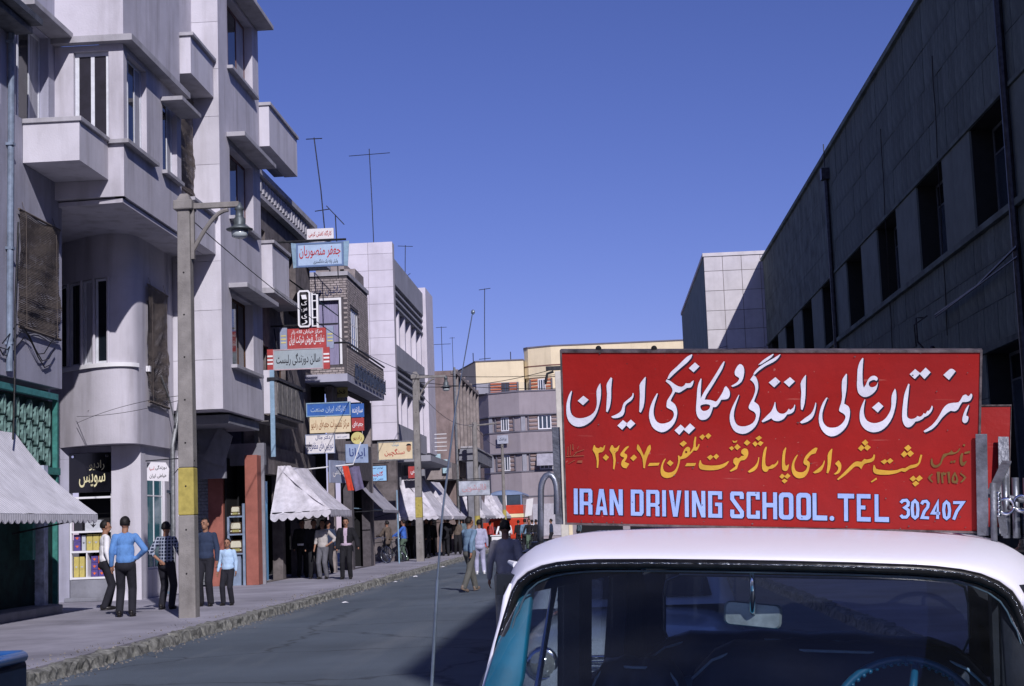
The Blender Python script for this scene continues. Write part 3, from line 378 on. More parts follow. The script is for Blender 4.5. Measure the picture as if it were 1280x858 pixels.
# pavement slabs of worn asphalt with a dusty surface
def pave(name,x0,x1):
    mb=MB(); mb.box(x0,x1,-14,116,-.02,.15); return struct(mb.build(name,paving))
pave('pavement_left',-16,-6.46); pave('pavement_right',3.5,16)
kerbm=mat('crumbling kerb stone',(.22,.22,.20),.95,.4,7,.8,18)
kerb=bpy.data.objects.new('kerb',None); COL.objects.link(kerb); struct(kerb)
rr=random.Random(3)
def kerb_row(x0,x1,ya,yb,side):
    y=ya
    k=0
    while y<yb:
        L=rr.uniform(.55,1.05) if y<62 else rr.uniform(1.5,2.5)
        mb=MB(); nx=3; ny=max(4,int(L/.14)); ztop=.155+rr.uniform(-.02,.012)
        V=[];F=[]
        prof=[(x1+.03*side,-.01),(x1+.0,.05),(x1-.015*side,ztop-.02),(x1-.05*side,ztop),(x0,ztop)]
        for j in range(ny+1):
            for (px,pz) in prof:
                e=.02 if j in(0,ny) else 0
                V.append((px+rr.uniform(-.022,.022)-side*e*.5,y+.008+(L-.016)*j/ny,pz+(rr.uniform(-.028,.012) if pz>.04 else 0)-e))
        n=len(prof)
        for j in range(ny):
            for i in range(n-1): F.append((j*n+i,j*n+i+1,(j+1)*n+i+1,(j+1)*n+i))
        F.append(tuple(range(n))); F.append(tuple(ny*n+i for i in range(n-1,-1,-1)))
        mb.add(V,F); mb.build('kerb_stone',kerbm,kerb,fixn=True)
        y+=L; k+=1
kerb_row(-6.47,-6.26,12,112,1); kerb_row(3.51,3.30,14,60,-1)
# loose stones and litter in the gutter
def gravel():
    mb=MB(); r=random.Random(5)
    for k in range(1500):
        y=14+ r.random()**1.6*60; x=-6.24+abs(r.gauss(0,.13)); 
        if r.random()<.35: x=-6.7+r.gauss(0,.12)
        z=0 if x>-6.3 else .15; s=r.uniform(.006,.026)
        vs=[(x+r.uniform(-1,1)*s,y+r.uniform(-1,1)*s,z-.004),(x+s*1.3,y+r.uniform(-1,1)*s,z-.004),(x,y+s*1.4,z-.004),(x+r.uniform(-.4,.4)*s,y+r.uniform(-.3,.6)*s,z+s*r.uniform(.6,1.3))]
        mb.add(vs,[(0,2,1),(0,1,3),(1,2,3),(2,0,3)])
    o=mb.build('gutter_gravel',mat('gravel',(.22,.2,.18),.95,.4,9,.2)); tag(o,'loose grey gravel and rubble lying along the crumbling kerb','gravel'); o['kind']='stuff'
gravel()

# ------------------------------------------------------------------ left: shop house with lattice front
shop=thing('shop_house','plastered shop house with green lattice shopfront at left edge of street','building',(-11,24,0))
f=SL(-11)
mb=MB(); ops=[(27.95,29.7,9.72,11.8),(24.6,27.2,9.72,11.6)]
wall(mb,f,10,30.45,4.62,17,ops,.3)
mb.box(-14.5,-11.3,30.15,30.45,4.62,17); mb.box(-14,-11.3,10,30.15,4.62,4.9)
mb.build('wall',plaster_b,shop)
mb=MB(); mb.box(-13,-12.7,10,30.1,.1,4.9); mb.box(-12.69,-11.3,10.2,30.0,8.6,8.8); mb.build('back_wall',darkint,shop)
window(shop,f,27.95,29.7,9.72,11.8,-.18,3,1,.07,cur=curtain); window(shop,f,24.6,27.2,9.72,11.6,-.18,3,1,.07,gm=glassb)
mb=MB(); mb.box(-11.02,-10.55,27.75,29.9,11.83,11.95); mb.build('window_hood',slabconc,shop,bevel=.01)
mb=MB()
for z0,x1 in((11.35,-10.35),(11.2,-10.55)): mb.box(-11.02,x1,23.5,27.65,z0,z0+.12)
mb.build('window_hood',mat('weathered zinc',(.12,.13,.15),.6,.3,5,.2,metal=.3),shop)
mb=MB(); mb.tube([(-10.93,27.55,16),(-10.93,27.55,9.9),(-10.93,27.5,4.7)],.06,10); 
for z in (15,13,11,9,7,5.2): mb.box(-11.01,-10.86,27.46,27.6,z,z+.05)
mb.build('downpipe',mat('blue grey pipe',(.2,.25,.33),.6,.2,5,.1),shop)
mb=MB()
for i in range(3):
    pts=[(-10.95+.05*math.sin(i),26.9+k*.35+.1*i,5.2-.25*math.sin(k*1.1+i)+.1*i) for k in range(9)]; mb.tube(pts,.012,5)
mb.tube([(-10.92,27.9,7.6),(-10.9,27.7,6),(-10.75,27.3,4.7),(-10.7,27.1,3.4)],.018,6)
mb.build('cable_bundle',rubber,shop)
# ground floor: green lattice of pressed ovals, framed with posts
fl=SL(-11.12)
lat=mat('green glazed lattice',(.16,.27,.25),.5,.3,9,.1); latb=mat('lattice backing',(.012,.05,.045),.8,.3,4,.1)
mb=MB(); mb.fbox(fl,22,30.4,.15,4.36,-.14,-.06); mb.build('lattice_backing',latb,shop)
def lattice_unit():
    mb=MB(); n=12
    def ring(cu,cz,ru,rz,w,d):
        V=[];F=[]
        for k in range(n):
            a=2*PI*k/n; ca,sa=math.cos(a),math.sin(a)
            for (q,dd) in ((1,0),(1,d),(0,d),(0,0)):
                V.append((dd,cu+(ru-w+w*q)*ca,cz+(rz-w+w*q)*sa))
        for k in range(n):
            b=(k+1)%n
            for i in range(4): F.append((k*4+i,k*4+(i+1)%4,b*4+(i+1)%4,b*4+i))
        mb.add(V,F)
    ring(0,.0,.085,.19,.022,.08)
    mb.box(0,.06,-.012,.012,-.12,.12); mb.box(.01,.05,-.165,-.09,.07,.09); mb.box(.01,.05,.09,.165,.07,.09); mb.box(.01,.05,-.165,-.09,-.09,-.07); mb.box(.01,.05,.09,.165,-.09,-.07)
    return mb.mesh('lattice_block',lat)
lm=lattice_unit()
for (ya,yb,za,zb) in ((27.2,30.3,3.0,4.3),(29.35,30.25,.25,3.0)):
    j=0; y=ya+.17
    while y<yb-.1:
        z=za+.2+(.11 if j%2 else 0)
        while z<zb-.1:
            o=bpy.data.objects.new('lattice_block',lm); COL.objects.link(o); o.parent=shop; o.location=(-11.18+11,y-24,z); z+=.4
        y+=.33; j+=1
mb=MB()
for y in(27.12,30.32): mb.fbox(fl,y-.04,y+.04,.15,4.4,-.02,.08)
mb.fbox(fl,27.0,30.42,2.86,3.0,-.02,.1); mb.build('lattice_frame',greenp,shop)
mb=MB(); mb.fbox(fl,22,30.3,4.38,4.5,-.02,.1); mb.build('fascia_beam',mat('turquoise beam',(.06,.25,.25),.6,.2,5,.1),shop)
mb=MB(); mb.box(-10.98,-10.8,28.9,29.12,.15,3.0); mb.build('shop_post',mat('blue white painted post',(.5,.55,.68),.6,.25,6,.1),shop)
mb=MB(); mb.box(-11.1,-10.85,28.45,28.6,1.2,3.0)
mb.build('ventilation_grille',greenp,shop)
mb=MB(); mb.prism([(-11.15,20),(-10.5,20),(-10.5,29.1),(-10.9,29.6),(-11.15,29.6)],.1,.32); mb.build('doorstep',greyconc,shop,bevel=.02)
# balcony in the corner
mb=MB(); mb.box(-10.99,-9.87,28.3,30.02,8.85,9.62); mb.build('balcony',plaster_w,shop)
mb=MB(); mb.box(-10.99,-9.82,28.25,30.02,9.625,9.72); mb.build('balcony_coping',slabconc,shop,bevel=.01)

# bamboo blinds
bamb=mat('bamboo blind',(.15,.125,.11),.9,.25,10,.3,30,stretch=(1,.6,9))
def blind(label,cat,X,y0,y1,z0,z1,sag,ang=0):
    fr=SL(X); c=fr.P((y0+y1)/2,z1); t=thing('bamboo_blind',label,cat,c,'bamboo sun blinds on the left facades')
    rng=random.Random(int(y0*10)); n=int((z1-z0)/.032)
    mb=MB(); nu=8
    prev=None
    for k in range(n):
        z=z1-(k+.5)*(z1-z0)/n; wob=.03*math.sin(k*.23+y0)+.012*math.sin(k*.9)
        V=[]
        for i in range(nu+1):
            y=y0+(y1-y0)*i/nu; x=X+.05+.02*math.sin(i*1.1+k*.1)+wob*(k/n); dz=-sag*i/nu + .01*math.sin(i+k*.5)
            V+= [(x,y,z+dz+.014),(x+.006,y,z+dz),(x,y,z+dz-.014)]
        F=[]
        for i in range(nu):
            a=i*3;b=a+3; F+=[(a,b,b+1,a+1),(a+1,b+1,b+2,a+2),(a+2,b+2,b,a)]
        mb.add(V,F)
    mb.build('slats',bamb,t)
    mb=MB(); mb.tube([(X+.05,y0-.03,z1+.02),(X+.05,y1+.03,z1+.02-sag)],.025,6); mb.tube([(X+.06,y0-.02,z0),(X+.06,y1+.02,z0-sag)],.03,6); mb.build('batten',bamb,t)
    mb=MB()
    for q in(.12,.88): y=y0+(y1-y0)*q; mb.tube([(X+.0,y,z1+.22),(X+.085,y,z1-.05-sag*q),(X+.1,y,z0-sag*q)],.005,5)
    mb.build('cord',bamb,t)
    return t
blind('weathered bamboo blind on shop house wall above the grey striped awning','blind',-10.99,28.0,30.15,5.6,7.85,.0)
blind('long bamboo blind hanging on the rounded bay beside the lamp post','blind',-10.37,34.19,35.76,4.63,7.32,.05)
blind('brown bamboo blind beside the second window of the upper bay','blind',-9.83,34.45,36.3,9.8,12.2,0)

# ------------------------------------------------------------------ apartment building: rounded bay, box bay, tower
apt=thing('apartment_building','pale plastered apartment building with rounded bay, box bays and square tower','building',(-11,35,0))
AP=plaster
# box bay of the second floor
mb=MB(); fS=SL(-9.55); fF=FC(30.05)
wall(mb,fS,30.053,34.35,8.5,11.72,[(30.28,31.65,9.68,11.6),(32.84,34.0,9.68,11.4)],.2)
wall(mb,fF,-11.0,-9.553,8.5,11.72,[(-10.6,-9.86,9.72,11.6)],.2)
mb.box(-11,-9.76,30.26,34.34,8.503,8.7); mb.box(-11.5,-9.85,34.353,36.48,8.503,18)
mb.build('box_bay',AP,apt)
window(apt,fS,30.28,31.65,9.68,11.6,-.12,3,1,.06,cur=curtain); window(apt,fS,32.84,34.0,9.68,11.4,-.12,3,1,.05,cur=curtain)
slat=mat('dark shutter',(.02,.018,.03),.6,.2,4,.1)
window(apt,fF,-10.6,-9.86,9.72,11.6,-.1,2,1,.085,gm=slat)
mb=MB(); mb.prism([(-11,29.83),(-9.3,29.83),(-9.3,34.3),(-9.56,34.3),(-9.56,30.04),(-11,30.04)],11.725,11.86); mb.build('cornice',slabconc,apt)
mb=MB(); mb.prism([(-9.88,29.95),(-9.42,29.95),(-9.42,32.15),(-9.56,32.15),(-9.56,30.04),(-9.88,30.04)],9.6,9.68); mb.box(-9.54,-9.42,32.75,34.15,9.6,9.68); mb.build('window_sill',slabconc,apt)
mb=MB(); mb.box(-9.545,-9.05,32.7,34.3,11.25,11.34); mb.build('window_hood',slabconc,apt)
# third floor above
mb=MB(); wall(mb,fS,30.053,34.3,11.865,18,[(32.6,33.8,14.2,16)],.2); wall(mb,fF,-12,-9.553,11.865,18,[],.2); mb.build('upper_wall',AP,apt)
window(apt,fS,32.6,33.8,14.2,16,-.12,2)
for z in (12.37,8.4):
    mb=MB(); mb.box(-9.84,-9.3,34.36,36.46,z,z+.9); mb.build('balcony',plaster_w,apt)
    mb=MB(); mb.box(-9.84,-9.22,34.3,36.46,z+.905,z+.99); mb.build('balcony_coping',slabconc,apt,bevel=.01)
# first floor rounded bay
path=[(-10.39,36.45),(-10.39,33.93),(-10.42,33.62),(-10.51,33.43),(-10.70,33.30),(-10.96,33.28),(-11.33,33.39),(-11.69,33.62),(-12.11,33.93),(-12.63,34.4),(-13.36,34.97)]
def fine(path):
    out=[]
    for i in range(len(path)-1):
        p0=Vector(path[max(i-1,0)]);p1=Vector(path[i]);p2=Vector(path[i+1]);p3=Vector(path[min(i+2,len(path)-1)]); m=1 if (p2-p1).length>1.5 else 5
        for k in range(m):
            t=k/m; out.append(tuple(.5*((2*p1)+(p2-p0)*t+(2*p0-5*p1+4*p2-p3)*t*t+(3*p1-p0-3*p2+p3)*t**3)) if m>1 else tuple(p1))
    return out+[tuple(path[-1])]
def band(mb,path,z0,z1,t=.2,n0=0):
    path=fine(path)
    n=len(path); off=[]
    for i in range(n):
        a=Vector(path[max(i-1,0)]); b=Vector(path[min(i+1,n-1)]); d=(b-a).normalized(); off.append(Vector((-d.y,d.x)))   # outward? fixed below
    # outward is away from (-12,35)
    o=[]; q=[]
    for i in range(n):
        v=off[i]; p=Vector(path[i])
        if v.dot(p-Vector((-12.2,35)))<0: v=-v
        o.append(p+v*n0); q.append(p-v*(t-n0))
    V=[(p.x,p.y,z) for z in(z0,z1) for p in o]+[(p.x,p.y,z) for z in(z0,z1) for p in q]
    F=[]
    for i in range(n-1):
        F+=[(i,i+1,n+i+1,n+i),(2*n+i,3*n+i,3*n+i+1,2*n+i+1),(i,2*n+i,2*n+i+1,i+1),(n+i,n+i+1,3*n+i+1,3*n+i)]
    F+=[(0,n,3*n,2*n),(n-1,3*n-1,4*n-1,2*n-1)]
    mb.add(V,F)
mb=MB(); band(mb,path[1:],3.64,5.36); band(mb,path[1:],7.40,8.49)
wall(mb,SL(-10.39),33.93,36.45,3.64,8.49,[(34.4,35.6,4.95,7.1)],.2)
mb.build('rounded_bay',AP,apt,smooth=False)
mb=MB()
mb.prism([(-10.4,36.4)]+[(p[0]-.02,p[1]+.02) for p in path[1:]]+[(-13.36,36.4)],3.65,3.8); mb.prism([(-14,30.6),(-9.6,30.1),(-9.6,36.4),(-14,36.4)],8.38,8.47)
mb.build('bay_floor',AP,apt)
mb=MB(); band(mb,path[2:],5.36,5.45,.3,.07); mb.build('bay_sill',white_paint,apt)
mb=MB(); mb.box(-10.385,-10.3,34.2,34.32,5.32,5.45); mb.build('sill_stub',white_paint,apt)
for i,(a,b) in enumerate(((5,6),(6,7),(7,8),(8,9),(9,10))):
    fr=AF(path[b],path[a]); Ln=(Vector(path[a])-Vector(path[b])).length
    window(apt,fr,0.02,Ln-.02,5.46,7.39,-.06,1,1,.055,cur=curtain if i in(1,) else None)
mb=MB()
for p in path[5:10]: mb.tube([(p[0],p[1],5.45),(p[0],p[1],7.4)],.04,6)
band(mb,path[1:6],5.363,7.397); mb.build('bay_pier',AP,apt)
mb=MB(); mb.box(-14.2,-13.5,30.5,36,3.55,8.37); mb.box(-13.4,-11.3,30.46,30.6,4.0,8.37); mb.build('recess_wall',plaster_b,apt)
# ground floor radio shop
GF=plaster_w; YS=34.2
mb=MB(); mb.box(-11.17,-10.49,YS-.12,YS+.25,.15,3.64); mb.build('corner_pier',GF,apt)
mb=MB(); mb.box(-13.2,-11.18,YS+.0,YS+.2,3.38,3.64); mb.build('shop_lintel',plaster_b,apt)
mb=MB(); mb.box(-13.2,-12.19,YS,YS+.2,.15,3.377); mb.build('shop_wall',plaster_b,apt)
mb=MB(); mb.box(-12.18,-11.18,YS,YS+.3,.15,.64); mb.build('stall_riser',greyconc,apt,bevel=.02)
mb=MB(); mb.box(-12.2,-11.16,YS-.35,YS-.13,.15,.24); mb.build('shop_step',greyconc,apt,bevel=.02)
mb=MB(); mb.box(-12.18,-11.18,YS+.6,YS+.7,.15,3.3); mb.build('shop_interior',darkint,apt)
mb=MB()
for x in(-12.18,-11.225): mb.box(x,x+.045,YS,YS+.07,.64,3.29)
for z in(.645,1.24,1.69,2.46): mb.box(-12.135,-11.226,YS-.02,YS+.45 if z<2 else YS+.06,z,z+.045)
mb.box(-11.80,-11.77,YS-.01,YS+.36,.69,1.24)
mb.build('shelf_frame',white_paint,apt)
# glazed street front of the radio shop
fg=SL(-10.5)
mb=MB(); wall(mb,fg,YS+.26,38.4,.15,3.64,[(34.6,36.0,.8,3.25),(36.15,36.9,.16,2.65)],.15); mb.build('shopfront_wall',GF,apt)
tg=glass('turquoise shop glass',(.05,.2,.24),.08)
window(apt,fg,34.6,36.0,.8,3.25,-.05,2,1,.05,fm=white_paint,gm=tg,transom=2.5); window(apt,fg,36.15,36.9,.16,2.65,-.08,1,1,.06,fm=bluep,gm=glassb)
mb=MB(); mb.box(-10.495,-10.27,37.1,37.35,.15,3.5); mb.build('pilaster',GF,apt)
mb=MB(); mb.box(-10.495,-10.3,37.9,38.1,.15,3.5); mb.build('pilaster',GF,apt)
mb=MB(); mb.prism([(-12.8,36.5),(-10.6,36.5),(-10.6,41.5),(-12.8,41.5)],3.66,3.9); mb.build('soffit',greyconc,apt)
# tower
kT=36.5/34.97
def tz(z): return 1.57+(z-1.57)*kT
TX=-9.18; fT=SL(TX); TP=plaster; TY0=36.5; TY1=41.0
mb=MB(); ops=[(a*kT,b*kT,tz(c),tz(d)) for a,b,c,d in [(35.95,38.2,5.6,7.35),(35.95,38.45,9.25,11.0),(35.9,38.6,13.0,14.85),(35.9,38.6,16.6,18.4)]]
wall(mb,fT,TY0,TY1,tz(4.45),20,ops,.25); mb.box(-12,TX-.26,TY1-.25,TY1-.003,tz(4.45)+.01,20); mb.box(-12,TX-.26,TY0+.3,TY1-.26,tz(4.45)+.01,tz(4.65))
mb.build('tower_wall',TP,apt)
mb0=MB(); mb0.box(-12,TX-.003,TY0+.02,TY0+.24,tz(4.45)+.005,20); mb0.build('tower_front',mat('joint shadow plaster',(.3,.28,.3),.9,.1,2,.1),apt)
z=tz(4.45)
while z<19:
    h=1.22
    for xa,xb in((TX-.002,TX-.68),(TX-.688,-10.6)):
        mb=MB(); mb.box(xa,xb,TY0-.01,TY0+.03,z+.005,z+h-.005); mb.build('render_panel',plaster_w,apt)
    z+=h
for (a,b,c,d) in ops:
    window(apt,fT,a,b,c,d,-.22,3,1,.07,cur=curtain if c>9 else None,fm=mat('reddish window wood',(.2,.12,.12),.7,.2,5,.1) if c>9 else brownw)
for z in(7.42,11.14,14.95):
    mb=MB(); z=tz(z); mb.prism([(TX+.003,35.65*kT),(TX+.48,35.65*kT),(TX+.48,39.2*kT),(TX+.003,39.2*kT)],z,z+.12); mb.build('window_hood',slabconc,apt,bevel=.01)
for z in(5.5,9.14,12.9):
    mb=MB(); z=tz(z); mb.box(TX-.06,TX+.15,35.82*kT,38.7*kT,z,z+.09); mb.build('window_sill',slabconc,apt,bevel=.008)
# tower undercroft wall, board, soffit
mb=MB(); mb.box(-11.6,-9.9,39.5,39.65,3.0,4.3); mb.build('undercroft_wall',greyconc,apt)
mb=MB(); mb.box(-11.2,-9.3,37.56,40.9,4.3,4.52); mb.build('undercroft_ceiling',greyconc,apt)
# pipes beside the rounded bay
mb=MB(); mb.tube([(-10.05,36.2,8.4),(-10.05,36.2,5.4),(-10.2,36.1,4.4),(-10.3,36.0,3.7),(-10.3,36.0,.15)],.055,8); mb.tube([(-10.25,36.3,4.6),(-10.2,35.9,4.2),(-10.25,35.6,4.8),(-10.3,35.1,5.3)],.02,6); mb.build('downpipe',metal_g,apt)
# balcony past the tower end
def balcony(par,x0,x1,y0,y1,z0,z1,m=plaster_w,cop=slabconc):
    mb=MB(); mb.box(x0,x1,y0,y1,z0,z1-.1); mb.build('balcony',m,par)
    mb=MB(); mb.box(x0,x1+.06,y0-.05,y1+.03,z1-.095,z1); mb.build('balcony_coping',cop,par,bevel=.01)
balcony(apt,-9.3,-8.9,41.02,44.9,12.25,13.5)
mb=MB(); mb.box(-9.6,-9.31,41.02,44.8,12.25,12.4); mb.build('balcony_slab',slabconc,apt)

# ------------------------------------------------------------------ narrow shop house behind the tower (patterned cornice, balconies)
buff=mat('buff brick',(.30,.26,.25),.95,.2,3,.3,30,stain=.3); darkbuff=mat('dusky brick',(.16,.14,.14),.95,.25,3,.3,30,stain=.3)
old=thing('old_shop_house','narrow brown shop house with patterned parapet and balconies, behind the hanging signs','building',(-10,46,0))
fo=SL(-9.6)
mb=MB(); wall(mb,fo,41.6,50.0,4.0,11.4,[(42.4,43.4,8.3,10.3),(44.4,45.6,8.3,10.3),(46.6,47.8,8.3,10.3),(42.6,43.6,4.9,6.9),(45,46.2,4.9,6.9)],.3); wall(mb,FC(50.0),-13,-9.603,7.0,11.2,[],.2); mb.box(-13,-9.91,41.6,49.9,11.0,11.3); mb.build('wall',darkbuff,old)
for a,b in((42.4,43.4),(44.4,45.6),(46.6,47.8)): window(old,fo,a,b,8.3,10.3,-.2,2,1,.07,fm=brownw)
for a,b in((42.6,43.6),(45,46.2)): window(old,fo,a,b,4.9,6.9,-.2,2,1,.07,fm=brownw)
mb=MB(); mb.box(-9.6,-9.38,41.3,50.1,11.0,11.12); mb.box(-9.6,-9.3,41.3,50.15,11.62,11.78); mb.box(-9.72,-9.45,41.3,50.1,11.12,11.62); mb.build('parapet',slabconc,old)
for k in range(22):
    mb=MB(); y=41.5+k*.39; mb.add([(-9.45,y,11.16),(-9.45,y+.34,11.16),(-9.45,y+.26,11.58),(-9.45,y+.08,11.58),(-9.38,y+.06,11.2),(-9.38,y+.28,11.2),(-9.38,y+.22,11.54),(-9.38,y+.12,11.54)],[(0,1,5,4),(1,2,6,5),(2,3,7,6),(3,0,4,7),(4,5,6,7)]); mb.build('parapet_ornament',slabconc,old)
mb=MB(); mb.box(-9.5,-9.3,41.25,41.5,10.2,11.9); mb.build('parapet_post',slabconc,old)
# balconies: upper (pale front), lower (boarded side)
mb=MB(); mb.box(-9.6,-8.95,41.35,41.55,8.3,9.55); mb.box(-9.15,-8.95,41.55,43.6,8.3,9.5); mb.build('balcony',plaster_w,old)
mb=MB(); mb.box(-9.6,-8.9,41.3,45,8.15,8.3); mb.box(-9.62,-8.88,41.3,43.6,9.555,9.64); mb.build('balcony_slab',slabconc,old)
mb=MB(); 
mb.add([(-9.5,45,9.3),(-9.5,49.8,9.3),(-8.6,49.8,8.6),(-8.6,45,8.6),(-9.5,45,9.34),(-9.5,49.8,9.34),(-8.6,49.8,8.64),(-8.6,45,8.64)],[(0,1,2,3),(4,7,6,5),(0,4,5,1),(1,5,6,2),(2,6,7,3),(3,7,4,0)]); mb.build('iron_canopy',darkgreen,old)
mb=MB(); mb.box(-9.6,-9.0,41.35,41.5,4.8,6.0); mb.build('lower_balcony_end',plaster_w,old)
mb=MB(); mb.box(-9.1,-8.9,41.36,45.1,4.75,5.7); mb.box(-9.6,-9.1,41.6,45.1,4.6,4.75); mb.build('lower_balcony',mat('weathered boards',(.2,.19,.19),.9,.25,4,.3,20),old)
for k in range(6):
    mb=MB(); mb.box(-8.895,-8.87,41.4+k*.62,41.4+k*.62+.56,4.8,5.66); mb.build('board',mat('dull grey board',(.22,.21,.2),.9,.3,5,.3,20),old)
mb=MB(); mb.box(-9.15,-8.84,41.3,45.15,5.705,5.79); mb.build('handrail',metal_d,old)
mb=MB(); mb.box(-9.08,-8.96,41.33,41.4,3.6,6.0); mb.build('turquoise_post',bluep,old)
# ground floor: shutter, brick-red pillars, shop openings
mb=MB()
for k in range(34): mb.fbox(FC(41.0),-11.3,-10.75,.2+k*.09,.2+k*.09+.082,-.05,.01 if k%1==0 else 0)
o=mb.build('roller_shutter',metal_g,old); o['kind']='stuff'
for x0,x1 in((-10.74,-10.33),(-9.72,-9.38)):
    mb=MB(); mb.box(x0,x1,40.9,41.4,.15,3.65); mb.build('brick_red_pillar',orangep,old,bevel=.01)
mb=MB(); mb.box(-11.3,-9.3,41.45,41.7,3.4,4.0); mb.box(-9.45,-9.3,41.4,41.5,.15,3.4); mb.build('shop_lintel',greyconc,old)
mb=MB(); mb.box(-10.3,-9.75,42.2,42.3,.1,4); mb.box(-10.3,-10.26,41.0,42.2,.1,3.6); mb.build('shop_interior',darkint,old)
mb=MB(); wall(mb,SL(-9.5),41.75,50,.15,3.99,[(42.2,44.6,.16,3.2),(45,47.2,.16,3.2),(47.6,49.4,.16,3.2)],.3); mb.build('shopfront_wall',darkbuff,old)
mb=MB(); mb.box(-11.6,-11.5,41.7,50,.1,4); mb.build('shop_back',darkint,old)
mb=MB(); mb.box(-9.7,-9.62,42.3,43.2,.2,3.0); mb.build('shop_door',mat('sky blue door',(.16,.38,.62),.5,.1,4,.1),old)
# display stand with three table radios
st=thing('display_stand','blue grey stepped stand holding table radios between brick red pillars','stand',(-10.02,41.1,.15))
mb=MB(); mb.box(-9.83,-9.76,41.0,41.35,.15,2.35); mb.box(-10.25,-10.19,41.0,41.35,.15,2.0); mb.build('side_post',mat('blue grey paint',(.22,.28,.38),.6,.15,5,.1),st)
for z in(.98,1.5,1.98): mb=MB(); mb.box(-10.19,-9.83,40.98,41.35,z,z+.04); mb.build('shelf',MATS['blue grey paint'],st)
mb=MB(); mb.prism([(-10.12,41.05),(-9.9,41.05),(-9.9,41.2),(-10.12,41.2)],.15,.97); mb.build('leg',MATS['blue grey paint'],st)
radc=mat('dark walnut radio case',(.06,.035,.02),.35,.2,8,.05); radg=mat('pale radio grille cloth',(.62,.6,.45),.8,.1,60,.3,200); radd=mat('yellow radio dial',(.35,.33,.12),.4,.2,20,.05)
for k,(z,lb) in enumerate(((1.02,'lowest and largest of three cream fronted radios on stand'),(1.54,'middle cream fronted table radio on the stand shelf'),(2.02,'topmost dim radio on the stand, in shade'))):
    r=thing('table_radio',lb,'radio',(-10.01,41.05,z),'table radios on the display stand')
    sc=(1,.9,.75)[k]; W=.17*sc; Hh=.36*sc
    mb=MB(); mb.fprism(FC(40.98),[(-10.01+W*a,z+Hh*b) for a,b in((-1,0),(1,0),(1.06,.3),(1,.8),(.8,.97),(-.8,.97),(-1,.8),(-1.06,.3))],-.22,0); mb.build('case',radc,r,bevel=.008)
    mb=MB(); mb.fprism(FC(40.975),[(-10.01+W*a,z+Hh*b) for a,b in((-.86,.42),(.86,.42),(.84,.75),(.68,.9),(-.68,.9),(-.84,.75))],-.01,0); mb.build('grille',radg,r)
    mb=MB(); mb.fbox(FC(40.975),-10.01-W*.6,-10.01+W*.6,z+Hh*.14,z+Hh*.34,-.01,.002); mb.build('dial',radd,r)
    for s in(-.78,.78): mb=MB(); mb.lathe((-10.01+W*s,40.955,z+Hh*.22),[(.022,.0),(.022,.03)],10,axis='y'); mb.build('knob',radg,r)

# ------------------------------------------------------------------ brick house with balcony
brk=thing('brick_house','yellow brick house with white framed door, corner window and lattice balcony','building',(-10,55,0))
brick=mat('yellow brick',(.40,.35,.34),.9,.25,5,.3,60); mortar=mat('dark mortar',(.10,.09,.10),.95,.2,5,.3,60)
fB=FC(52.6); fBs=SL(-8.75)
# (corner at x=-8.75, y=52.6)
mb=MB(); wall(mb,fB,-10.9,-8.753,6.3,10.45,[(-9.78,-9.02,7.3,9.6)],.3); wall(mb,fBs,52.603,57.3,6.3,10.45,[(53.3,55.0,7.8,9.4)],.3); wall(mb,fBs,52.603,57.3,.15,4.6,[(53,56.6,.16,3.3)],.3); mb.box(-13,-9.06,52.91,57.2,10.2,10.4)
mb.box(-13.5,-10.9,52.6,52.9,.15,11.5); mb.build('wall',mortar,brk)
def bricks(name,fr,u0,u1,z0,z1,ops,bl=.225,bh=.072,j=.022,m=brick,d=.012,seed=1):
    r=random.Random(seed); mb=MB(); z=z0+.01; row=0
    while z+bh<=z1:
        u=u0+(0 if row%2==0 else -bl/2)
        while u<u1-.02:
            a=max(u,u0); b=min(u+bl-j,u1)
            if b-a>.03 and not any(a<o[1]+.02 and b>o[0]-.02 and z<o[3]+.02 and z+bh>o[2]-.02 for o in ops):
                P=fr.P; n=d+r.uniform(-.004,.005)
                V=[P(a,z,0),P(b,z,0),P(b,z+bh-j*.4,0),P(a,z+bh-j*.4,0),P(a,z,n),P(b,z,n),P(b,z+bh-j*.4,n),P(a,z+bh-j*.4,n)]
                mb.add(V,[(4,5,6,7),(0,1,5,4),(1,2,6,5),(2,3,7,6),(3,0,4,7)])
            u+=bl
        z+=bh+j*.6; row+=1
    o=mb.build(name,m,brk,fixn=False); o['kind']='stuff'; return o
bricks('brickwork',fB,-10.9,-8.755,6.35,10.4,[(-9.84,-8.96,7.3,9.66)])
bricks('brickwork',fBs,52.62,57.3,6.35,10.4,[(53.24,55.06,7.74,9.46)],seed=2)
window(brk,fB,-9.78,-9.02,7.3,9.6,-.12,1,1,.01,fm=white_paint,gm=mat('lilac curtain',(.28,.26,.4),.9,.15,4,.25,6,stretch=(10,10,.4)))
mb=MB()
for a in((-9.84,-9.76,7.3,9.66),(-9.04,-8.96,7.3,9.66)): mb.fbox(fB,a[0],a[1],a[2],a[3],.016,.04)
mb.fbox(fB,-9.76,-9.04,9.58,9.66,.016,.04); mb.build('door_surround',white_paint,brk)
window(brk,fBs,53.3,55.0,7.8,9.4,-.04,4,3,.07,fm=white_paint,gm=glassb)
mb=MB(); mb.box(-13,-8.7,52.55,57.35,10.45,10.6); mb.build('roof_slab',slabconc,brk)
for k,(x,z) in enumerate(((-9.9,10.6),(-9.4,10.6),(-9.0,10.6))):
    mb=MB(); mb.box(x-.3,x+.25,54.5,56.5,z,z+.9-.25*k); mb.build('roof_parapet',buff,brk)
# open shutter with white glazing bars left of the door
sh=AF((-10.35,52.3),(-9.95,52.62)); window(brk,sh,0,.46,7.3,9.6,0,2,4,.05,fm=white_paint,gm=glassb)
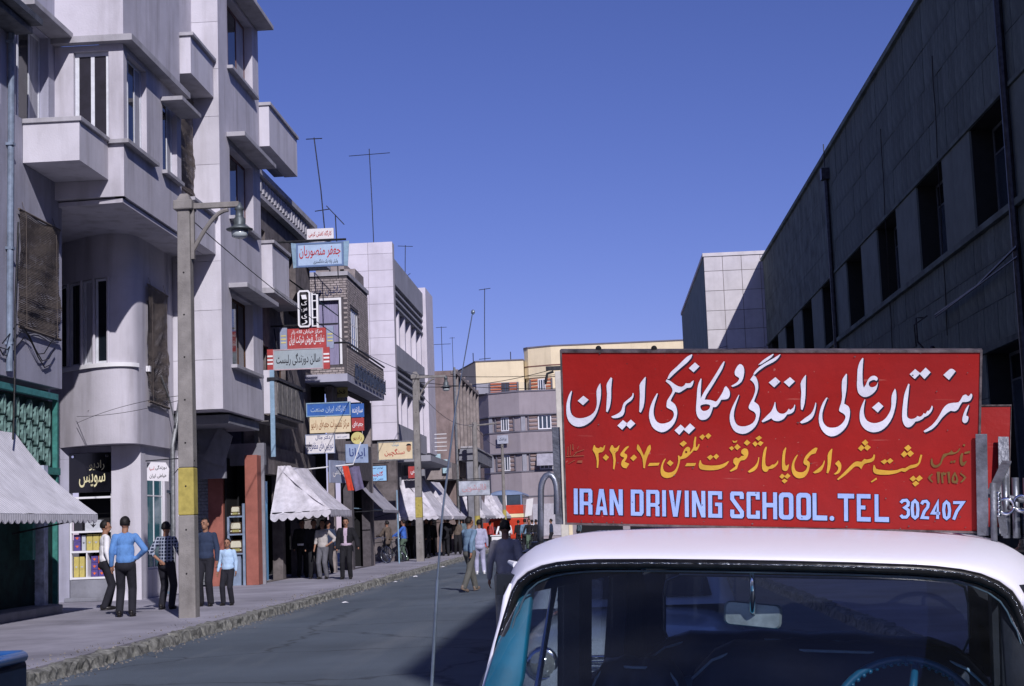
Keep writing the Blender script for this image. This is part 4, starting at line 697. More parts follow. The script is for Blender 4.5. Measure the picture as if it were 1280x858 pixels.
# balcony: brick sides with perforated metal lettering-like panels
mb=MB(); mb.box(-10.4,-8.2,49.0,52.55,6.35,6.6); mb.box(-8.75,-8.2,52.55,57.3,6.35,6.6); mb.build('balcony_slab',plaster_b,brk)
mb=MB(); wall(mb,SL(-8.2),49.0,57.3,6.6,7.55,[],.1); mb.build('balcony_wall',mortar,brk)
bricks('balcony_brickwork',SL(-8.2),49.05,57.3,6.62,7.5,[],bl=.5,bh=.07,seed=4)
iron=mat('blue black ironwork',(.03,.045,.09),.5,.3,6,.1)
for k in range(9):
    mb=MB(); y=50.3+k*.8
    for (a,b,c,d) in((0,.55,.0,.06),(0,.06,.06,.5),(.25,.31,.06,.4),(.49,.55,.1,.56),(.1,.5,.42,.48)): mb.fbox(SL(-8.15),y+a,y+b,6.55+c,6.55+d,0,.03)
    mb.build('iron_panel',iron,brk)
mb=MB(); mb.tube([(-8.17,49.0,7.62),(-8.17,57.3,7.62)],.035,6); mb.tube([(-10.3,49.0,7.62),(-8.17,49.0,7.62)],.035,6); mb.build('handrail',metal_d,brk)
mb=MB(); mb.box(-12,-9.2,50.1,50.3,.1,6.3); mb.box(-9.9,-9.06,57.0,57.2,.1,6.3); mb.build('dark_interior',darkint,brk)
mb=MB(); mb.box(-13.6,-13.4,50.4,57.3,.1,10.1); mb.build('rear_wall',darkbuff,brk)
mb=MB(); mb.box(-9.06,-8.75,57.3,57.6,.15,6.3); mb.box(-9.1,-8.9,50.0,50.3,.15,6.3); mb.build('pillar',buff,brk)
mb=MB(); wall(mb,SL(-8.9),50.31,52.5,3.2,6.3,[],.2); mb.build('upper_wall',buff,brk)
t_=text_on(brk,fB,'ماشین نویسی',-9.55,9.92,1.25,.34,mat('dark blue lettering paint',(.02,.03,.11),.6,.2,8,0),n=.03)

# ------------------------------------------------------------------ white concrete building with brise-soleil
wh=thing('white_concrete_building','tall white panelled concrete building with louvred sun breakers and end fin','building',(-10,68,0))
WX=-8.55; WY=63.3; fW=FC(WY); wp=mat('white stone panel',(.66,.62,.69),.85,.06,1.2,.12,20,stain=.25); wpd=mat('panel backing',(.45,.42,.44),.9,.1,2,.1)
mb=MB(); mb.box(-10.6,WX-.0,WY+.03,WY+.6,5.2,13.6); mb.build('core_wall',wpd,wh)
mb=MB(); mb.box(-10.5,WX-.1,WY+.2,WY+.6,.15,5.195); mb.build('ground_wall',darkbuff,wh)
z=5.2
while z<13.5:
    h=min(.72,13.62-z)
    for xa,xb in((-10.62,-9.6),(-9.59,WX+.01)):
        mb=MB(); mb.box(xa+.004,xb-.004,WY,WY+.04,z+.006,z+h-.006); mb.build('stone_panel',wp,wh)
    z+=.72
X2=WX-.02; Y0=WY+.62; Y1=74.2
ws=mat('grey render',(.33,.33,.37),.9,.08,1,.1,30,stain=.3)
mb=MB(); fs=SL(X2-.25)
def band_(z0,z1): mb.box(X2-.5,X2,Y0,Y1,z0,z1)
for a,b in((11.9,13.0),(8.4,9.3),(5.0,5.9)): band_(a,b)
mb.build('spandrel',ws,wh)
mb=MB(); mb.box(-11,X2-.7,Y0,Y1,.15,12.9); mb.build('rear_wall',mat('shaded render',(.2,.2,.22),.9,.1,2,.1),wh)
for zb in(10.95,7.45):
    for k in range(3):
        mb=MB(); z=zb+k*.32; mb.box(X2-.55,X2-.02,Y0+.01,Y1-.01,z,z+.09); mb.build('louvre',ws,wh)
    for k in range(15):
        y=Y0+.3+k*.68; mb=MB(); mb.box(X2-.5,X2-.1,y,y+.06,zb+.091,zb+.95); mb.build('louvre_rib',ws,wh)
for zb,zt in((9.3,10.95),(5.9,7.45)):
    for k in range(5):
        y=Y0+1.6+k*2.0; mb=MB(); mb.box(X2-.5,X2-.08,y,y+.28,zb+.004,zt-.004); mb.build('white_mullion',wp,wh)
    for k in range(5):
        y=Y0+.05+k*2.0; window(wh,SL(X2-.45),y+.1,y+1.5,zb+.02,zt-.02,-.05,2,1,.06,gm=glassb,cur=curtain)
mb=MB(); mb.box(-9.6,WX+.12,Y1+.02,Y1+3.2,.9+4.2,13.3); mb.build('end_fin',wp,wh)
for z in(5.6,6.4,7.2,8.0,8.8,9.6,10.4,11.2,12.0,12.8):
    pass
mb=MB(); mb.box(X2-.4,-7.3,Y0+.5,Y1-1,4.3,4.55); mb.build('entrance_canopy',ws,wh)
for k in range(5):
    mb=MB(); mb.tube([(-8.2,Y1+.1,5.2+k*.2),(-7.6,Y1+.1,5.2+k*.2)],.02,5); mb.build('railing_bar',white_paint,wh)
mb=MB(); mb.box(-9.4,-9.3,WY+.7,Y1+6,.1,4.3); mb.build('shop_interior',darkint,wh)
for k in range(4):
    mb=MB(); mb.box(-8.95,-8.7,WY+2+k*2.9,WY+2.3+k*2.9,.15,4.3); mb.build('shop_pillar',greyconc,wh)

# ------------------------------------------------------------------ small brick corner house
sb=thing('small_brick_house','low rough brick house with arcade balcony next to the white fin','building',(-8.5,85,0))
bt=mat('rough pinkish brick',(.26,.20,.19),.95,.2,1.2,.4,22,stain=.5)
mb=MB(); fq=FC(80.5); wall(mb,fq,-10.8,-7.78,.15,9.75,[],.3); wall(mb,SL(-7.78),80.503,95,.15,9.55,[(82.5+2.2*k,83.6+2.2*k,6.6,8.7) for k in range(5)]+[(82.2,93,.2,4.2)],.3); mb.box(-12,-8.1,80.9,94.9,9.3,9.5); mb.build('wall',bt,sb)
mb=MB()
mb.box(-7.9,-7.6,80.45,95,9.56,9.75)
for k in range(7): mb.box(-7.85,-7.62,81.5+2.2*k,81.8+2.2*k,5.6,9.9)
mb.build('pilaster',buff,sb)
mb=MB(); mb.tube([(-7.7,80.4,9.9),(-7.7,80.4,.2)],.07,6); mb.build('downpipe',metal_g,sb)
for k in range(5): window(sb,SL(-7.78),82.5+2.2*k,83.6+2.2*k,6.6,8.7,-.2,2,1,.06,gm=glassb)
balcony(sb,-7.75,-6.9,82,95,5.0,5.75,greyconc); mb=MB(); mb.box(-7.4,-6.9,82.1,82.4,.15,5); mb.box(-7.4,-6.95,86,86.3,.15,5); mb.build('pillar',greyconc,sb)
# low balcony in front, with pale blue box
mb=MB(); mb.box(-9.2,-7.75,77.9,80.4,3.9,4.75); mb.build('front_balcony',buff,sb)
mb=MB(); mb.box(-8.9,-8.3,77.7,77.89,4.5,5.2); mb.box(-8.2,-7.95,77.7,77.89,4.2,4.9); mb.build('wall_box',mat('pale turquoise paint',(.42,.6,.66),.6,.1,5,.05),sb)
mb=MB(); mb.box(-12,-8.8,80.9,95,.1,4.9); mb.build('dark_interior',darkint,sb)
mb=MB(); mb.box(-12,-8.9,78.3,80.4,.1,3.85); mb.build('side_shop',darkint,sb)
mb=MB(); mb.box(-14,-9.3,95.05,119,.15,8.6); mb.build('rear_block',bt,sb)

# ------------------------------------------------------------------ corner building closing the view (cream top, grey lower storeys)
cb=thing('corner_building','cream and grey rounded corner building with striped window bays closing the street','building',(0,130,0))
cream=mat('cream render',(.80,.68,.46),.9,.06,.6,.1,10,stain=.2); grey=mat('warm grey render',(.33,.29,.31),.9,.08,.5,.1,10,stain=.3); redst=mat('red stripe paint',(.5,.16,.08),.8,.1,2,.05); dkgrey=mat('band grey',(.17,.16,.19),.9,.1,1,.1)
low=[(-13.5,134.5),(-9.32,126.2),(-6.7,125.0),(30,125.0),(30,138),(-13.5,138)]
def cbp(poly,z0,z1,name,m):
    mb=MB(); mb.prism(poly,z0,z1); return mb.build(name,m,cb)
def inset(poly,d): return [(x+(d if i in(0,1,5) else 0)-(d if i in(3,4) else 0),y+(0 if i==0 else d if i<4 else -d)) for i,(x,y) in enumerate(poly)]
cbp(low,10.36,12.25,'storey_wall',grey); cbp(low,7.24,9.0,'storey_wall',grey); cbp(low,.15,5.7,'storey_wall',grey)
for z0,z1 in((9.003,10.357),(5.703,7.237)): cbp(inset(low,.22),z0,z1,'window_storey_wall',grey)
for z in(12.253,10.3,8.94,7.18,5.64,3.6): cbp(inset(low,-.06),z,z+.1,'string_course',dkgrey) if z!=12.253 else cbp(inset(low,-.06),z,z+.12,'roof_coping',dkgrey)
fch=AF((-9.1,126.42),(-6.6,125.22)); fmn=FC(125.22)
def bay(fr,u0,u1,z0,z1,wa,wb,st=4,red=True,wm=white_paint,gm=glassb,n=.0):
    """striped bay: window with coloured stripe bands on both sides"""
    h=(z1-z0)/(2*st-1)
    for (a,b) in((u0,wa),(wb,u1)):
        for k in range(st):
            mb=MB(); mb.fbox(fr,a+.03,b-.03,z0+h*2*k,z0+h*(2*k+1),n,n+.1); mb.build('stripe',redst if red else stripegrey,cb)
    window(cb,fr,wa,wb,z0,z1,n+.08,3,1,.09,fm=wm,gm=gm)
    mb=MB(); mb.fbox(fr,u0-.08,u0,z0,z1,n,n+.16); mb.fbox(fr,u1,u1+.08,z0,z1,n,n+.16); mb.build('bay_jamb',dkgrey,cb)
stripegrey=mat('brownish stripe',(.30,.22,.20),.9,.1,2,.05)
dwood=mat('dark window wood',(.06,.04,.04),.6,.2,4,.1)
for z0,z1 in((9.1,10.26),(5.8,7.1)):
    bay(fch,.45,2.1,z0,z1,.9,1.65,4,False); bay(fmn,-5.95,-3.3,z0,z1,-5.2,-4.1,4,False)
    for k in range(3): bay(fmn,-1.6+4.6*k,1.2+4.6*k,z0,z1,-.8+4.6*k,.4+4.6*k,4,False)
    mb=MB(); mb.fbox(AF((-9.3,126.4),(-6.6,125.2)),0,.3,z0-.05,z1+.05,0,.12); mb.fbox(FC(125.2),-6.6,-6.25,z0-.05,z1+.05,0,.12); mb.fbox(FC(125.2),-2.9,-2.4,z0-.05,z1+.05,0,.12); mb.build('pilaster',ws,cb)
# window awning and lower openings
mb=MB(); mb.add([(-5.4,125.0,7.1),(-3.9,125.0,7.1),(-3.9,124.3,6.1),(-5.4,124.3,6.1),(-3.9,125.0,7.05),(-5.4,125.0,7.05)],[(0,1,2,3),(0,3,5),(1,4,2)]); mb.build('window_awning',canvas_g,cb)
mb=MB(); mb.fbox(FC(125),-5.9,-3.0,.4,3.0,-.01,.05); mb.build('shop_front',mat('pale shutter',(.45,.43,.47),.8,.1,5,.1),cb)
mb=MB(); mb.fbox(FC(125),-3.0,-2.7,.3,3.5,-.01,.08); mb.build('cream_pilaster',cream,cb)
for k in range(4): mb=MB(); mb.fbox(FC(125),-2+4*k,1.4+4*k,.3,3.0,-.01,.05); mb.build('shop_front',darkint,cb)
# set-back cream storeys
up=[(-13.4,137),(-10.32,126.6),(-6.3,126.6),(-6.3,138),(-13.4,138)]
cbp(up,13.25,15.05,'cream_wall',cream); cbp(up,12.35,13.247,'upper_storey_wall',ws); cbp(inset(up,-.05) if False else [(-13.45,137),(-10.36,126.52),(-6.28,126.52),(-6.28,138.1),(-13.45,138.1)],15.053,15.15,'roof_coping',dkgrey)
bay(FC(126.6),-9.15,-6.9,12.37,13.2,-8.2,-7.3 if False else -7.55,4,True,wm=dwood)
mb=MB(); mb.fbox(FC(126.6),-6.75,-6.3,12.37,13.24,0,.12); mb.build('cream_pilaster',cream,cb)
hi=[(-6.6,137),(-6.25,127.4),(-5.9,126.9),(-3.95,126.1),(30,126.1),(30,137)]
cbp(hi,14.55,16.05,'cream_wall',cream); cbp(hi,13.55,14.45,'cream_wall',cream); cbp([(x+(.08 if i<3 else 0),y+.1) for i,(x,y) in enumerate(hi)],12.35,13.547,'upper_storey_wall',cream)
cbp([(x,y-.03) for x,y in hi],14.453,14.547,'string_course',mat('red brown line',(.2,.1,.08),.9,.1,2,0)); cbp([(x-.05 if i<3 else x,y-.06) for i,(x,y) in enumerate(hi)],16.053,16.16,'roof_coping',dkgrey)
bay(AF((-5.82,127.0),(-3.87,126.2)),.1,2.0,12.4,13.4,.75,1.45,4,True); 
for k in range(4): bay(FC(126.2),-3.1+4.6*k,-.6+4.6*k,12.4,13.4,-2.4+4.6*k,-1.2+4.6*k,4,True)
sign('hanging_shop_sign','small pale hanging sign on the grey corner building below a window',AF((-9.3,126.1),(-6.6,124.9)),.85,1.85,8.05,8.75,mat('pale sign board',(.5,.52,.58),.7,.1,4,.05),[('پزشک',.5,.5,.7,.5,iron)],n0=.3)

# ------------------------------------------------------------------ right: long stone-clad building in shade
rb=thing('stone_clad_building','long dark stone clad building with deep tall windows, right side of street','building',(8.5,50,0))
RX=8.5; fR=SR(RX); dst=mat('dark weathered stone',(.14,.17,.155),.9,.28,1.1,.3,30,stain=.45); dj=mat('stone joint',(.022,.024,.022),.95,.1,4,0); pier=mat('smooth pier stone',(.165,.195,.18),.9,.12,1.2,.15,30,stain=.3)  # wall and pier stone darkened, the side's shade is put into their colour
wins=[(-11+5.85*k+1.25,-11+5.85*k+4.25) for k in range(15)]
k0=[i for i,(a,b) in enumerate(wins) if a>0]
wins=[(30.75+5.85*k-5.85*7,33.8+5.85*k-5.85*7) for k in range(15) if 33.8+5.85*k-41<76]
wins=[w_ for w_ in wins if w_[0]>23.2]
ops=[(a,b,7.62,9.9) for a,b in wins]+[(a,b,.9,4.86) for a,b in wins]
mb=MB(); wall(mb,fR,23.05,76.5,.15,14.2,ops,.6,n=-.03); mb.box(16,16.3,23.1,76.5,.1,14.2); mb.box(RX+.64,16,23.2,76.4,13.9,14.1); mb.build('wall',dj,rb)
mb=MB(); mb.box(10.2,10.4,23.2,76.3,.1,13.8); mb.build('inner_wall',darkint,rb)
mb=MB()
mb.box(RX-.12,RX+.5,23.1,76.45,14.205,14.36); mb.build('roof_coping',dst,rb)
for (a,b) in wins:
    if a<23.2: continue
    for z0,z1 in((7.62,9.9),(.9,4.86)):
        window(rb,fR,a,b,z0,z1,-.5,3,1,.07,fm=mat('grey window steel',(.12,.14,.16),.5,.2,6,.05),transom=z1-.6,cur=glassb)
# lintel band and sill band
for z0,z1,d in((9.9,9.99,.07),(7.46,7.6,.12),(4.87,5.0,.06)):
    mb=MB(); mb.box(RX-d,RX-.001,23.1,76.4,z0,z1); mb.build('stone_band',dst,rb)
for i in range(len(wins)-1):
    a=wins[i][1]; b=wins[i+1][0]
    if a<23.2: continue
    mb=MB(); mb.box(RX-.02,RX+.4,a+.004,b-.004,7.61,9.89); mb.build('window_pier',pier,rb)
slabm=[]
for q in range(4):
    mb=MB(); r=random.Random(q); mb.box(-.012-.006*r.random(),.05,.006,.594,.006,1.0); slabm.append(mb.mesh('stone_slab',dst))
r=random.Random(11); cnt=0; stuff=MB()
courses=[(13.02,14.2),(12.0,13.02),(11.0,12.0),(10.0,11.0),(6.7,7.45),(5.85,6.7),(5.0,5.85)]
for (z0,z1) in courses:
    y=23.5-r.random()*.3
    while y<76.2:
        if cnt<300 and 29<y<53 and z0>4:
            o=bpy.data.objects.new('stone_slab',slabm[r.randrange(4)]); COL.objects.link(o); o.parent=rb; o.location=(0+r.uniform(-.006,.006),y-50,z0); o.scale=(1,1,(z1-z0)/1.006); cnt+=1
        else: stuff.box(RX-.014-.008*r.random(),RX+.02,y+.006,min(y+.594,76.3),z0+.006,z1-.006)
        y+=.6
for (z0,z1) in ((.9,1.9),(1.9,2.9),(2.9,3.9),(3.9,4.86)):
    for i in range(len(wins)-1):
        a=wins[i][1]; b=wins[i+1][0]
        if a<23.2: continue
        y=a
        while y<b-.1: stuff.box(RX-.014,RX+.02,y+.006,min(y+.7,b)-.006,z0+.006,z1-.006); y+=.7
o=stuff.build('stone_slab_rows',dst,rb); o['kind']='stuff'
for y,zt in((53.8,13.3),(30.35,14.0)):
    mb=MB(); mb.tube([(RX-.12,y,zt),(RX-.12,y,.3)],.085,10); mb.box(RX-.3,RX-.01,y-.2,y+.2,zt,zt+.4); mb.build('drainpipe',metal_d,rb)
    if zt>12:
        mb=MB(); mb.tube([(RX-.14,y,zt+.45),(RX-.14,y-.0,zt+1.3)],.02,5); mb.build('vent_rod',metal_d,rb)
# cables and bracket on the facade
mb=MB()
mb.tube([(8.3,30,6.6),(8.35,33.5,6.35),(8.3,37.6,6.25)],.03,5); mb.tube([(8.3,30,6.4),(8.3,37.6,6.2)],.02,5); mb.tube([(8.2,38.4,6.3),(8.0,38.4,6.3),(8.0,38.4,5.7),(8.25,38.2,5.3)],.025,5); mb.tube([(8.2,38.0,6.3),(7.9,38.2,6.1),(8.0,38.6,5.6)],.018,5)
mb.build('cable_bracket',metal_d,rb)
mb=MB(); mb.lathe((8.2,37.7,4.75),[(.05,0),(.2,.08),(.16,.3),(.1,.6),(.05,.75)],12); mb.build('wall_insulator',metal_d,rb)
mb=MB()
for y0 in(43.6,36.6):
    pts=[(RX-.06+.0*k,y0+.05*math.sin(k*1.9)+.04*k,12.5-.62*k) for k in range(12)]; mb.tube(pts,.012,4)
mb.build('loose_wire',rubber,rb)
# pale return block at the far end
fb=thing('pale_stone_block','pale stone panelled block with diagonal shadow beyond the dark stone building','building',(8,80,0))
ps=mat('pale stone panel',(.62,.59,.60),.9,.07,1.2,.15,25,stain=.3); pd=mat('pale block side stone',(.19,.24,.24),.9,.12,1.2,.2,25,stain=.3)  # side stone is a shaded, darker copy of the sunlit panel stone
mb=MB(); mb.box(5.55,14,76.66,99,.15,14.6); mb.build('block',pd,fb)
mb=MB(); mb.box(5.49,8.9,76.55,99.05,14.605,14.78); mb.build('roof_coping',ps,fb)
mb=MB(); mb.box(5.54,8.7,76.64,76.655,.2,14.6); mb.build('joint_backing',mat('brown joint',(.22,.17,.14),.9,.1,3,0),fb)
zz=[14.6,13.85,12.84,11.82,10.85,9.85,8.85,7.85,6.85,5.85,4.85,3.85,2.85,1.85,.85,.2]
for i in range(len(zz)-1):
    for xa,xb in((5.54,6.48),(6.48,7.43),(7.43,8.38),(8.38,8.62)):
        mb=MB(); mb.box(xa+.012,xb-.012,76.6+r.uniform(-.004,.004),76.638,zz[i+1]+.012,zz[i]-.012); mb.build('stone_panel',ps,fb)
# added unseen building beside and behind the camera, sized to shade the road
nb=thing('added_shade_building','unseen taller building added on the right to cast the road shade','building',(9,0,0))
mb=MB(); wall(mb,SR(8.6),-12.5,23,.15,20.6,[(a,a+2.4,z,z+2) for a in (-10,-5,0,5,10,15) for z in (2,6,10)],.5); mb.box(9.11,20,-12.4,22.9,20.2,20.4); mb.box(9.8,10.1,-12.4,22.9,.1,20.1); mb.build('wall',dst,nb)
# ------------------------------------------------------------------ big red roof sign with hand painted lettering
def Rm(yaw,tilt,lean=0): return Matrix.Rotation(math.radians(yaw),3,'Z')@Matrix.Rotation(math.radians(tilt),3,'Y')@Matrix.Rotation(math.radians(lean),3,'X')
SW,SH=1.203,.533
sgn=thing('roof_sign','large red hand painted driving school sign standing on the white car roof','sign',(.4807,4.5,1.7823))
sgn.rotation_euler=Rm(-7.28,3.217,16.7).to_euler()
def sred():
    m=mat('worn red sign paint',(.36,.018,.015),.5,.1,3,.12,25,spec=.12); n=m.node_tree;N=n.nodes;L=n.links; b=N['Principled BSDF']; src=b.inputs['Base Color'].links[0].from_socket
    tc=N.new('ShaderNodeTexCoord')
    def layer(src,scale,stretch,lo,hi,amt,col,detail=6):
        mp=N.new('ShaderNodeMapping'); mp.inputs['Scale'].default_value=stretch; L.new(tc.outputs['Object'],mp.inputs[0]); t=N.new('ShaderNodeTexNoise'); t.inputs['Scale'].default_value=scale; t.inputs['Detail'].default_value=detail; L.new(mp.outputs[0],t.inputs[0])
        r=N.new('ShaderNodeMapRange'); r.inputs[1].default_value=lo; r.inputs[2].default_value=hi; r.inputs[4].default_value=amt; L.new(t.outputs[0],r.inputs[0]); x=N.new('ShaderNodeMix'); x.data_type='RGBA'; L.new(r.outputs[0],x.inputs[0]); L.new(src,x.inputs[6]); x.inputs[7].default_value=(*col,1); return x.outputs[2]
    s=layer(src,2.2,(1,1,1),.42,.72,.6,(.27,.032,.035)); s=layer(s,60,(1,1,1),.70,.74,.5,(.5,.2,.16),3); s=layer(s,5,(1,1,14),.68,.74,.35,(.55,.2,.15)); s=layer(s,5,(14,1,1),.69,.74,.3,(.2,.02,.02)); s=layer(s,120,(1,1,1),.72,.75,.8,(.06,.03,.03),2)
    L.new(s,b.inputs['Base Color']); return m
SR_=sred()
FS=Fr((0,0,0),(1,0,0),(0,-1,0))
mb=MB(); mb.box(-SW/2,SW/2,0,.018,-SH/2,SH/2); mb.build('board',SR_,sgn,local=True,bevel=.002)
edge=mat('worn tin edge',(.16,.13,.13),.5,.4,20,.2,metal=.3)
mb=MB(); e=.006
mb.box(-SW/2-.003,SW/2+.003,-.004,.022,SH/2-.004,SH/2+.003); mb.box(-SW/2-.003,SW/2+.003,-.004,.022,-SH/2-.003,-SH/2+.003)
mb.box(-SW/2-.003,-SW/2+.003,-.0035,.0215,-SH/2+.003,SH/2-.004); mb.box(SW/2-.003,SW/2+.003,-.0035,.0215,-SH/2+.003,SH/2-.004); mb.build('edge_strip',edge,sgn,local=True)
def rings(s):
    return [[[((float(a)/20000-.5)*SW,(float(b)/20000-.5)*SH) for a,b in (p.split(' ') for p in ring.split(','))] for ring in P.split('|')] for P in s.split(';')]
def flatpolys(P,depths,name,m,par=sgn):
    mb=MB()
    for (dx,dz,y) in depths:
        for R_ in P:
            vs=[(x+dx,y,z+dz) for ring in R_ for x,z in ring]
            tr=tessellate_polygon([[Vector((x,z,0)) for x,z in ring] for ring in R_])
            mb.add(vs,[tuple(t) for t in tr])
    bm=bmesh.new(); me=mb.mesh(name,m); bm.from_mesh(me); bmesh.ops.recalc_face_normals(bm,faces=bm.faces)
    for f in bm.faces:
        if f.normal.y>0: f.normal_flip()
    bm.to_mesh(me); bm.free(); o=bpy.data.objects.new(name,me); COL.objects.link(o); o.parent=par; return o
shadowp=mat('black drop shadow paint',(.02,.012,.03),.6,.15,10,0); lwhite=mat('sign white paint',(.78,.77,.84),.55,.08,9,.1,60); lyel=mat('sign yellow paint',(.70,.40,.045),.55,.12,9,.1,60); lblu=mat('sign pale blue paint',(.36,.50,.86),.55,.07,9,.1,60); lol=mat('sign olive paint',(.20,.11,.03),.6,.2,20,0); lsig=mat('sign brown paint',(.36,.10,.05),.6,.2,20,0)
P=rings(SIGN['white']); flatpolys(P,[(.0012,-.0015,-.0012),(.0024,-.0032,-.0014),(.0036,-.0046,-.0016)],'lettering_shadow',shadowp); flatpolys(P,[(0,0,-.003)],'white_lettering',lwhite)
flatpolys(rings(SIGN['yellow']),[(0,0,-.003)],'yellow_lettering',lyel); flatpolys(rings(SIGN['olive']),[(0,0,-.003)],'olive_lettering',lol); flatpolys(rings(SIGN['sig']),[(0,0,-.003)],'painter_signature',lsig)
P=rings(SIGN['latin']); flatpolys(P,[(-.0008,0,-.0011),(.0012,-.0012,-.0013),(.0022,-.002,-.0015),(.0032,-.003,-.0017)],'blue_lettering_shadow',shadowp); flatpolys(P,[(0,0,-.003)],'blue_lettering',lblu)
def stroke(pts,w):
    V=[Vector(p) for p in pts]; closed=(V[0]-V[-1]).length<1e-4; n=len(V); Lf=[];Rt=[]
    for i in range(n):
        if closed: a=V[i-1] if i>0 else V[-2]; b=V[i+1] if i<n-1 else V[1]
        else: a=V[max(i-1,0)]; b=V[min(i+1,n-1)]
        d1=(V[i]-a); d2=(b-V[i]); d1=d1.normalized() if d1.length>1e-6 else d2.normalized(); d2=d2.normalized() if d2.length>1e-6 else d1
        t=(d1+d2); t=t.normalized() if t.length>.3 else d1; nn=Vector((-t.y,t.x)); c=max(.45,nn.dot(Vector((-d1.y,d1.x)))); Lf.append(V[i]+nn*w/c); Rt.append(V[i]-nn*w/c)
    return [[tuple(Lf[i]),tuple(Lf[i+1]),tuple(Rt[i+1]),tuple(Rt[i])] for i in range(n-1)]
D_=rings(SIGN['digits']); q=[[s] for P_ in D_ for s in stroke(P_[0],.0043)]; q2=[[s] for P_ in D_ for s in stroke(P_[0],.0062)]
flatpolys(q2,[(.0005,-.0008,-.0014)],'number_shadow',shadowp); flatpolys(q,[(0,0,-.003)],'number_lettering',lblu)
# paint chips and scratches on the face
rr=random.Random(9); mb=MB()
for k in range(70):
    x=rr.uniform(-.58,.58); z=rr.uniform(-.25,.25) if rr.random()<.6 else rr.choice((-.255,.255))+rr.uniform(-.006,.006); s=rr.uniform(.0008,.003); a=rr.uniform(0,3)
    pts=[(x+s*math.cos(a+i*1.25)*rr.uniform(.5,1.6),-.0035-.0001*k/70,z+s*math.sin(a+i*1.25)*rr.uniform(.5,1.2)) for i in range(5)]; mb.add(pts,[tuple(range(5))])
o=mb.build('paint_chips',edge,sgn,local=True); o['kind']='stuff'
for x in(-.49,-.325): mb=MB(); mb.ell((x,.01,SH/2+.006),(.009,.007,.009),10,6); mb.build('hanging_knob',darkint,sgn,local=True,smooth=True)
# ------------------------------------------------------------------ the white and turquoise car facing the camera
car=thing('parked_car','white roofed turquoise car facing the camera, dark windscreen, carrying the red sign','car',(.297,3.9134,.0415))
CARR=Rm(-12,2.6); car.rotation_euler=CARR.to_euler()
whp=mat('white car paint',(.86,.85,.93),.42,.03,1.2,.03,60,spec=.35,coat=.08); tur=mat('turquoise car paint',(.0,.27,.44),.3,.08,3,.02,40,spec=.5,coat=.5); inn=mat('dark interior trim',(.012,.016,.024),.7,.3,6,.1); seatm=mat('navy seat vinyl',(.01,.022,.045),.45,.25,5,.15,20); padm=mat('dark dashboard',(.008,.012,.018),.5,.2,6,.1); wheelm=mat('turquoise steering wheel',(.008,.09,.17),.3,.1,8,0,spec=.5)
def cg():
    m=bpy.data.materials.new('car glass'); m.use_nodes=True; n=m.node_tree; n.nodes.remove(n.nodes['Principled BSDF']); o=n.nodes['Material Output']
    t=n.nodes.new('ShaderNodeBsdfTransparent'); t.inputs[0].default_value=(.86,.90,.93,1); g=n.nodes.new('ShaderNodeBsdfGlossy'); g.inputs['Roughness'].default_value=.02; g.inputs[0].default_value=(.9,.95,1,1); lw=n.nodes.new('ShaderNodeLayerWeight'); lw.inputs[0].default_value=.5; pw=n.nodes.new('ShaderNodeMath'); pw.operation='POWER'; pw.inputs[1].default_value=5; n.links.new(lw.outputs['Facing'],pw.inputs[0]); f=n.nodes.new('ShaderNodeMath'); f.operation='MULTIPLY_ADD'; f.inputs[1].default_value=.85; f.inputs[2].default_value=.05; n.links.new(pw.outputs[0],f.inputs[0])
    mx=n.nodes.new('ShaderNodeMixShader'); n.links.new(f.outputs[0],mx.inputs[0]); n.links.new(t.outputs[0],mx.inputs[1]); n.links.new(g.outputs[0],mx.inputs[2])
    d=n.nodes.new('ShaderNodeBsdfDiffuse'); d.inputs[0].default_value=(.25,.27,.3,1); nz=n.nodes.new('ShaderNodeTexNoise'); nz.inputs['Scale'].default_value=3; nz.inputs['Detail'].default_value=6; mr=n.nodes.new('ShaderNodeMapRange'); mr.inputs[1].default_value=.4; mr.inputs[2].default_value=.8; mr.inputs[3].default_value=.008; mr.inputs[4].default_value=.04; n.links.new(nz.outputs[0],mr.inputs[0])
    m2=n.nodes.new('ShaderNodeMixShader'); n.links.new(mr.outputs[0],m2.inputs[0]); n.links.new(mx.outputs[0],m2.inputs[1]); n.links.new(d.outputs[0],m2.inputs[2]); n.links.new(m2.outputs[0],o.inputs[0]); return m
CG=cg()
def grid(rows,name,m,par=car,smooth=True,thick=None,closed=False):
    mb=MB(); n=len(rows[0]); mb.add([p for r in rows for p in r],[(i*n+j,i*n+(j+1)%n,(i+1)*n+(j+1)%n,(i+1)*n+j) for i in range(len(rows)-1) for j in range(n if closed else n-1)])
    o=mb.build(name,m,par,local=True,smooth=smooth)
    if thick: s=o.modifiers.new('t','SOLIDIFY'); s.thickness=thick; s.offset=-1
    return o
FP=[(0,1.415),(.09,1.4148),(.17,1.414),(.26,1.413),(.34,1.411),(.41,1.409),(.46,1.406),(.52,1.399),(.565,1.389),(.605,1.372),(.634,1.35),(.65,1.325),(.66,1.30)]
MP=[(0,1.484),(.10,1.4838),(.19,1.483),(.29,1.481),(.38,1.478),(.45,1.4745),(.51,1.4705),(.57,1.463),(.62,1.452),(.66,1.436),(.695,1.412),(.718,1.382),(.728,1.352)]
bow=lambda x:-.03+.13*(x/.66)**2
rows=[]
def lerp(a,b,t): return a+(b-a)*t
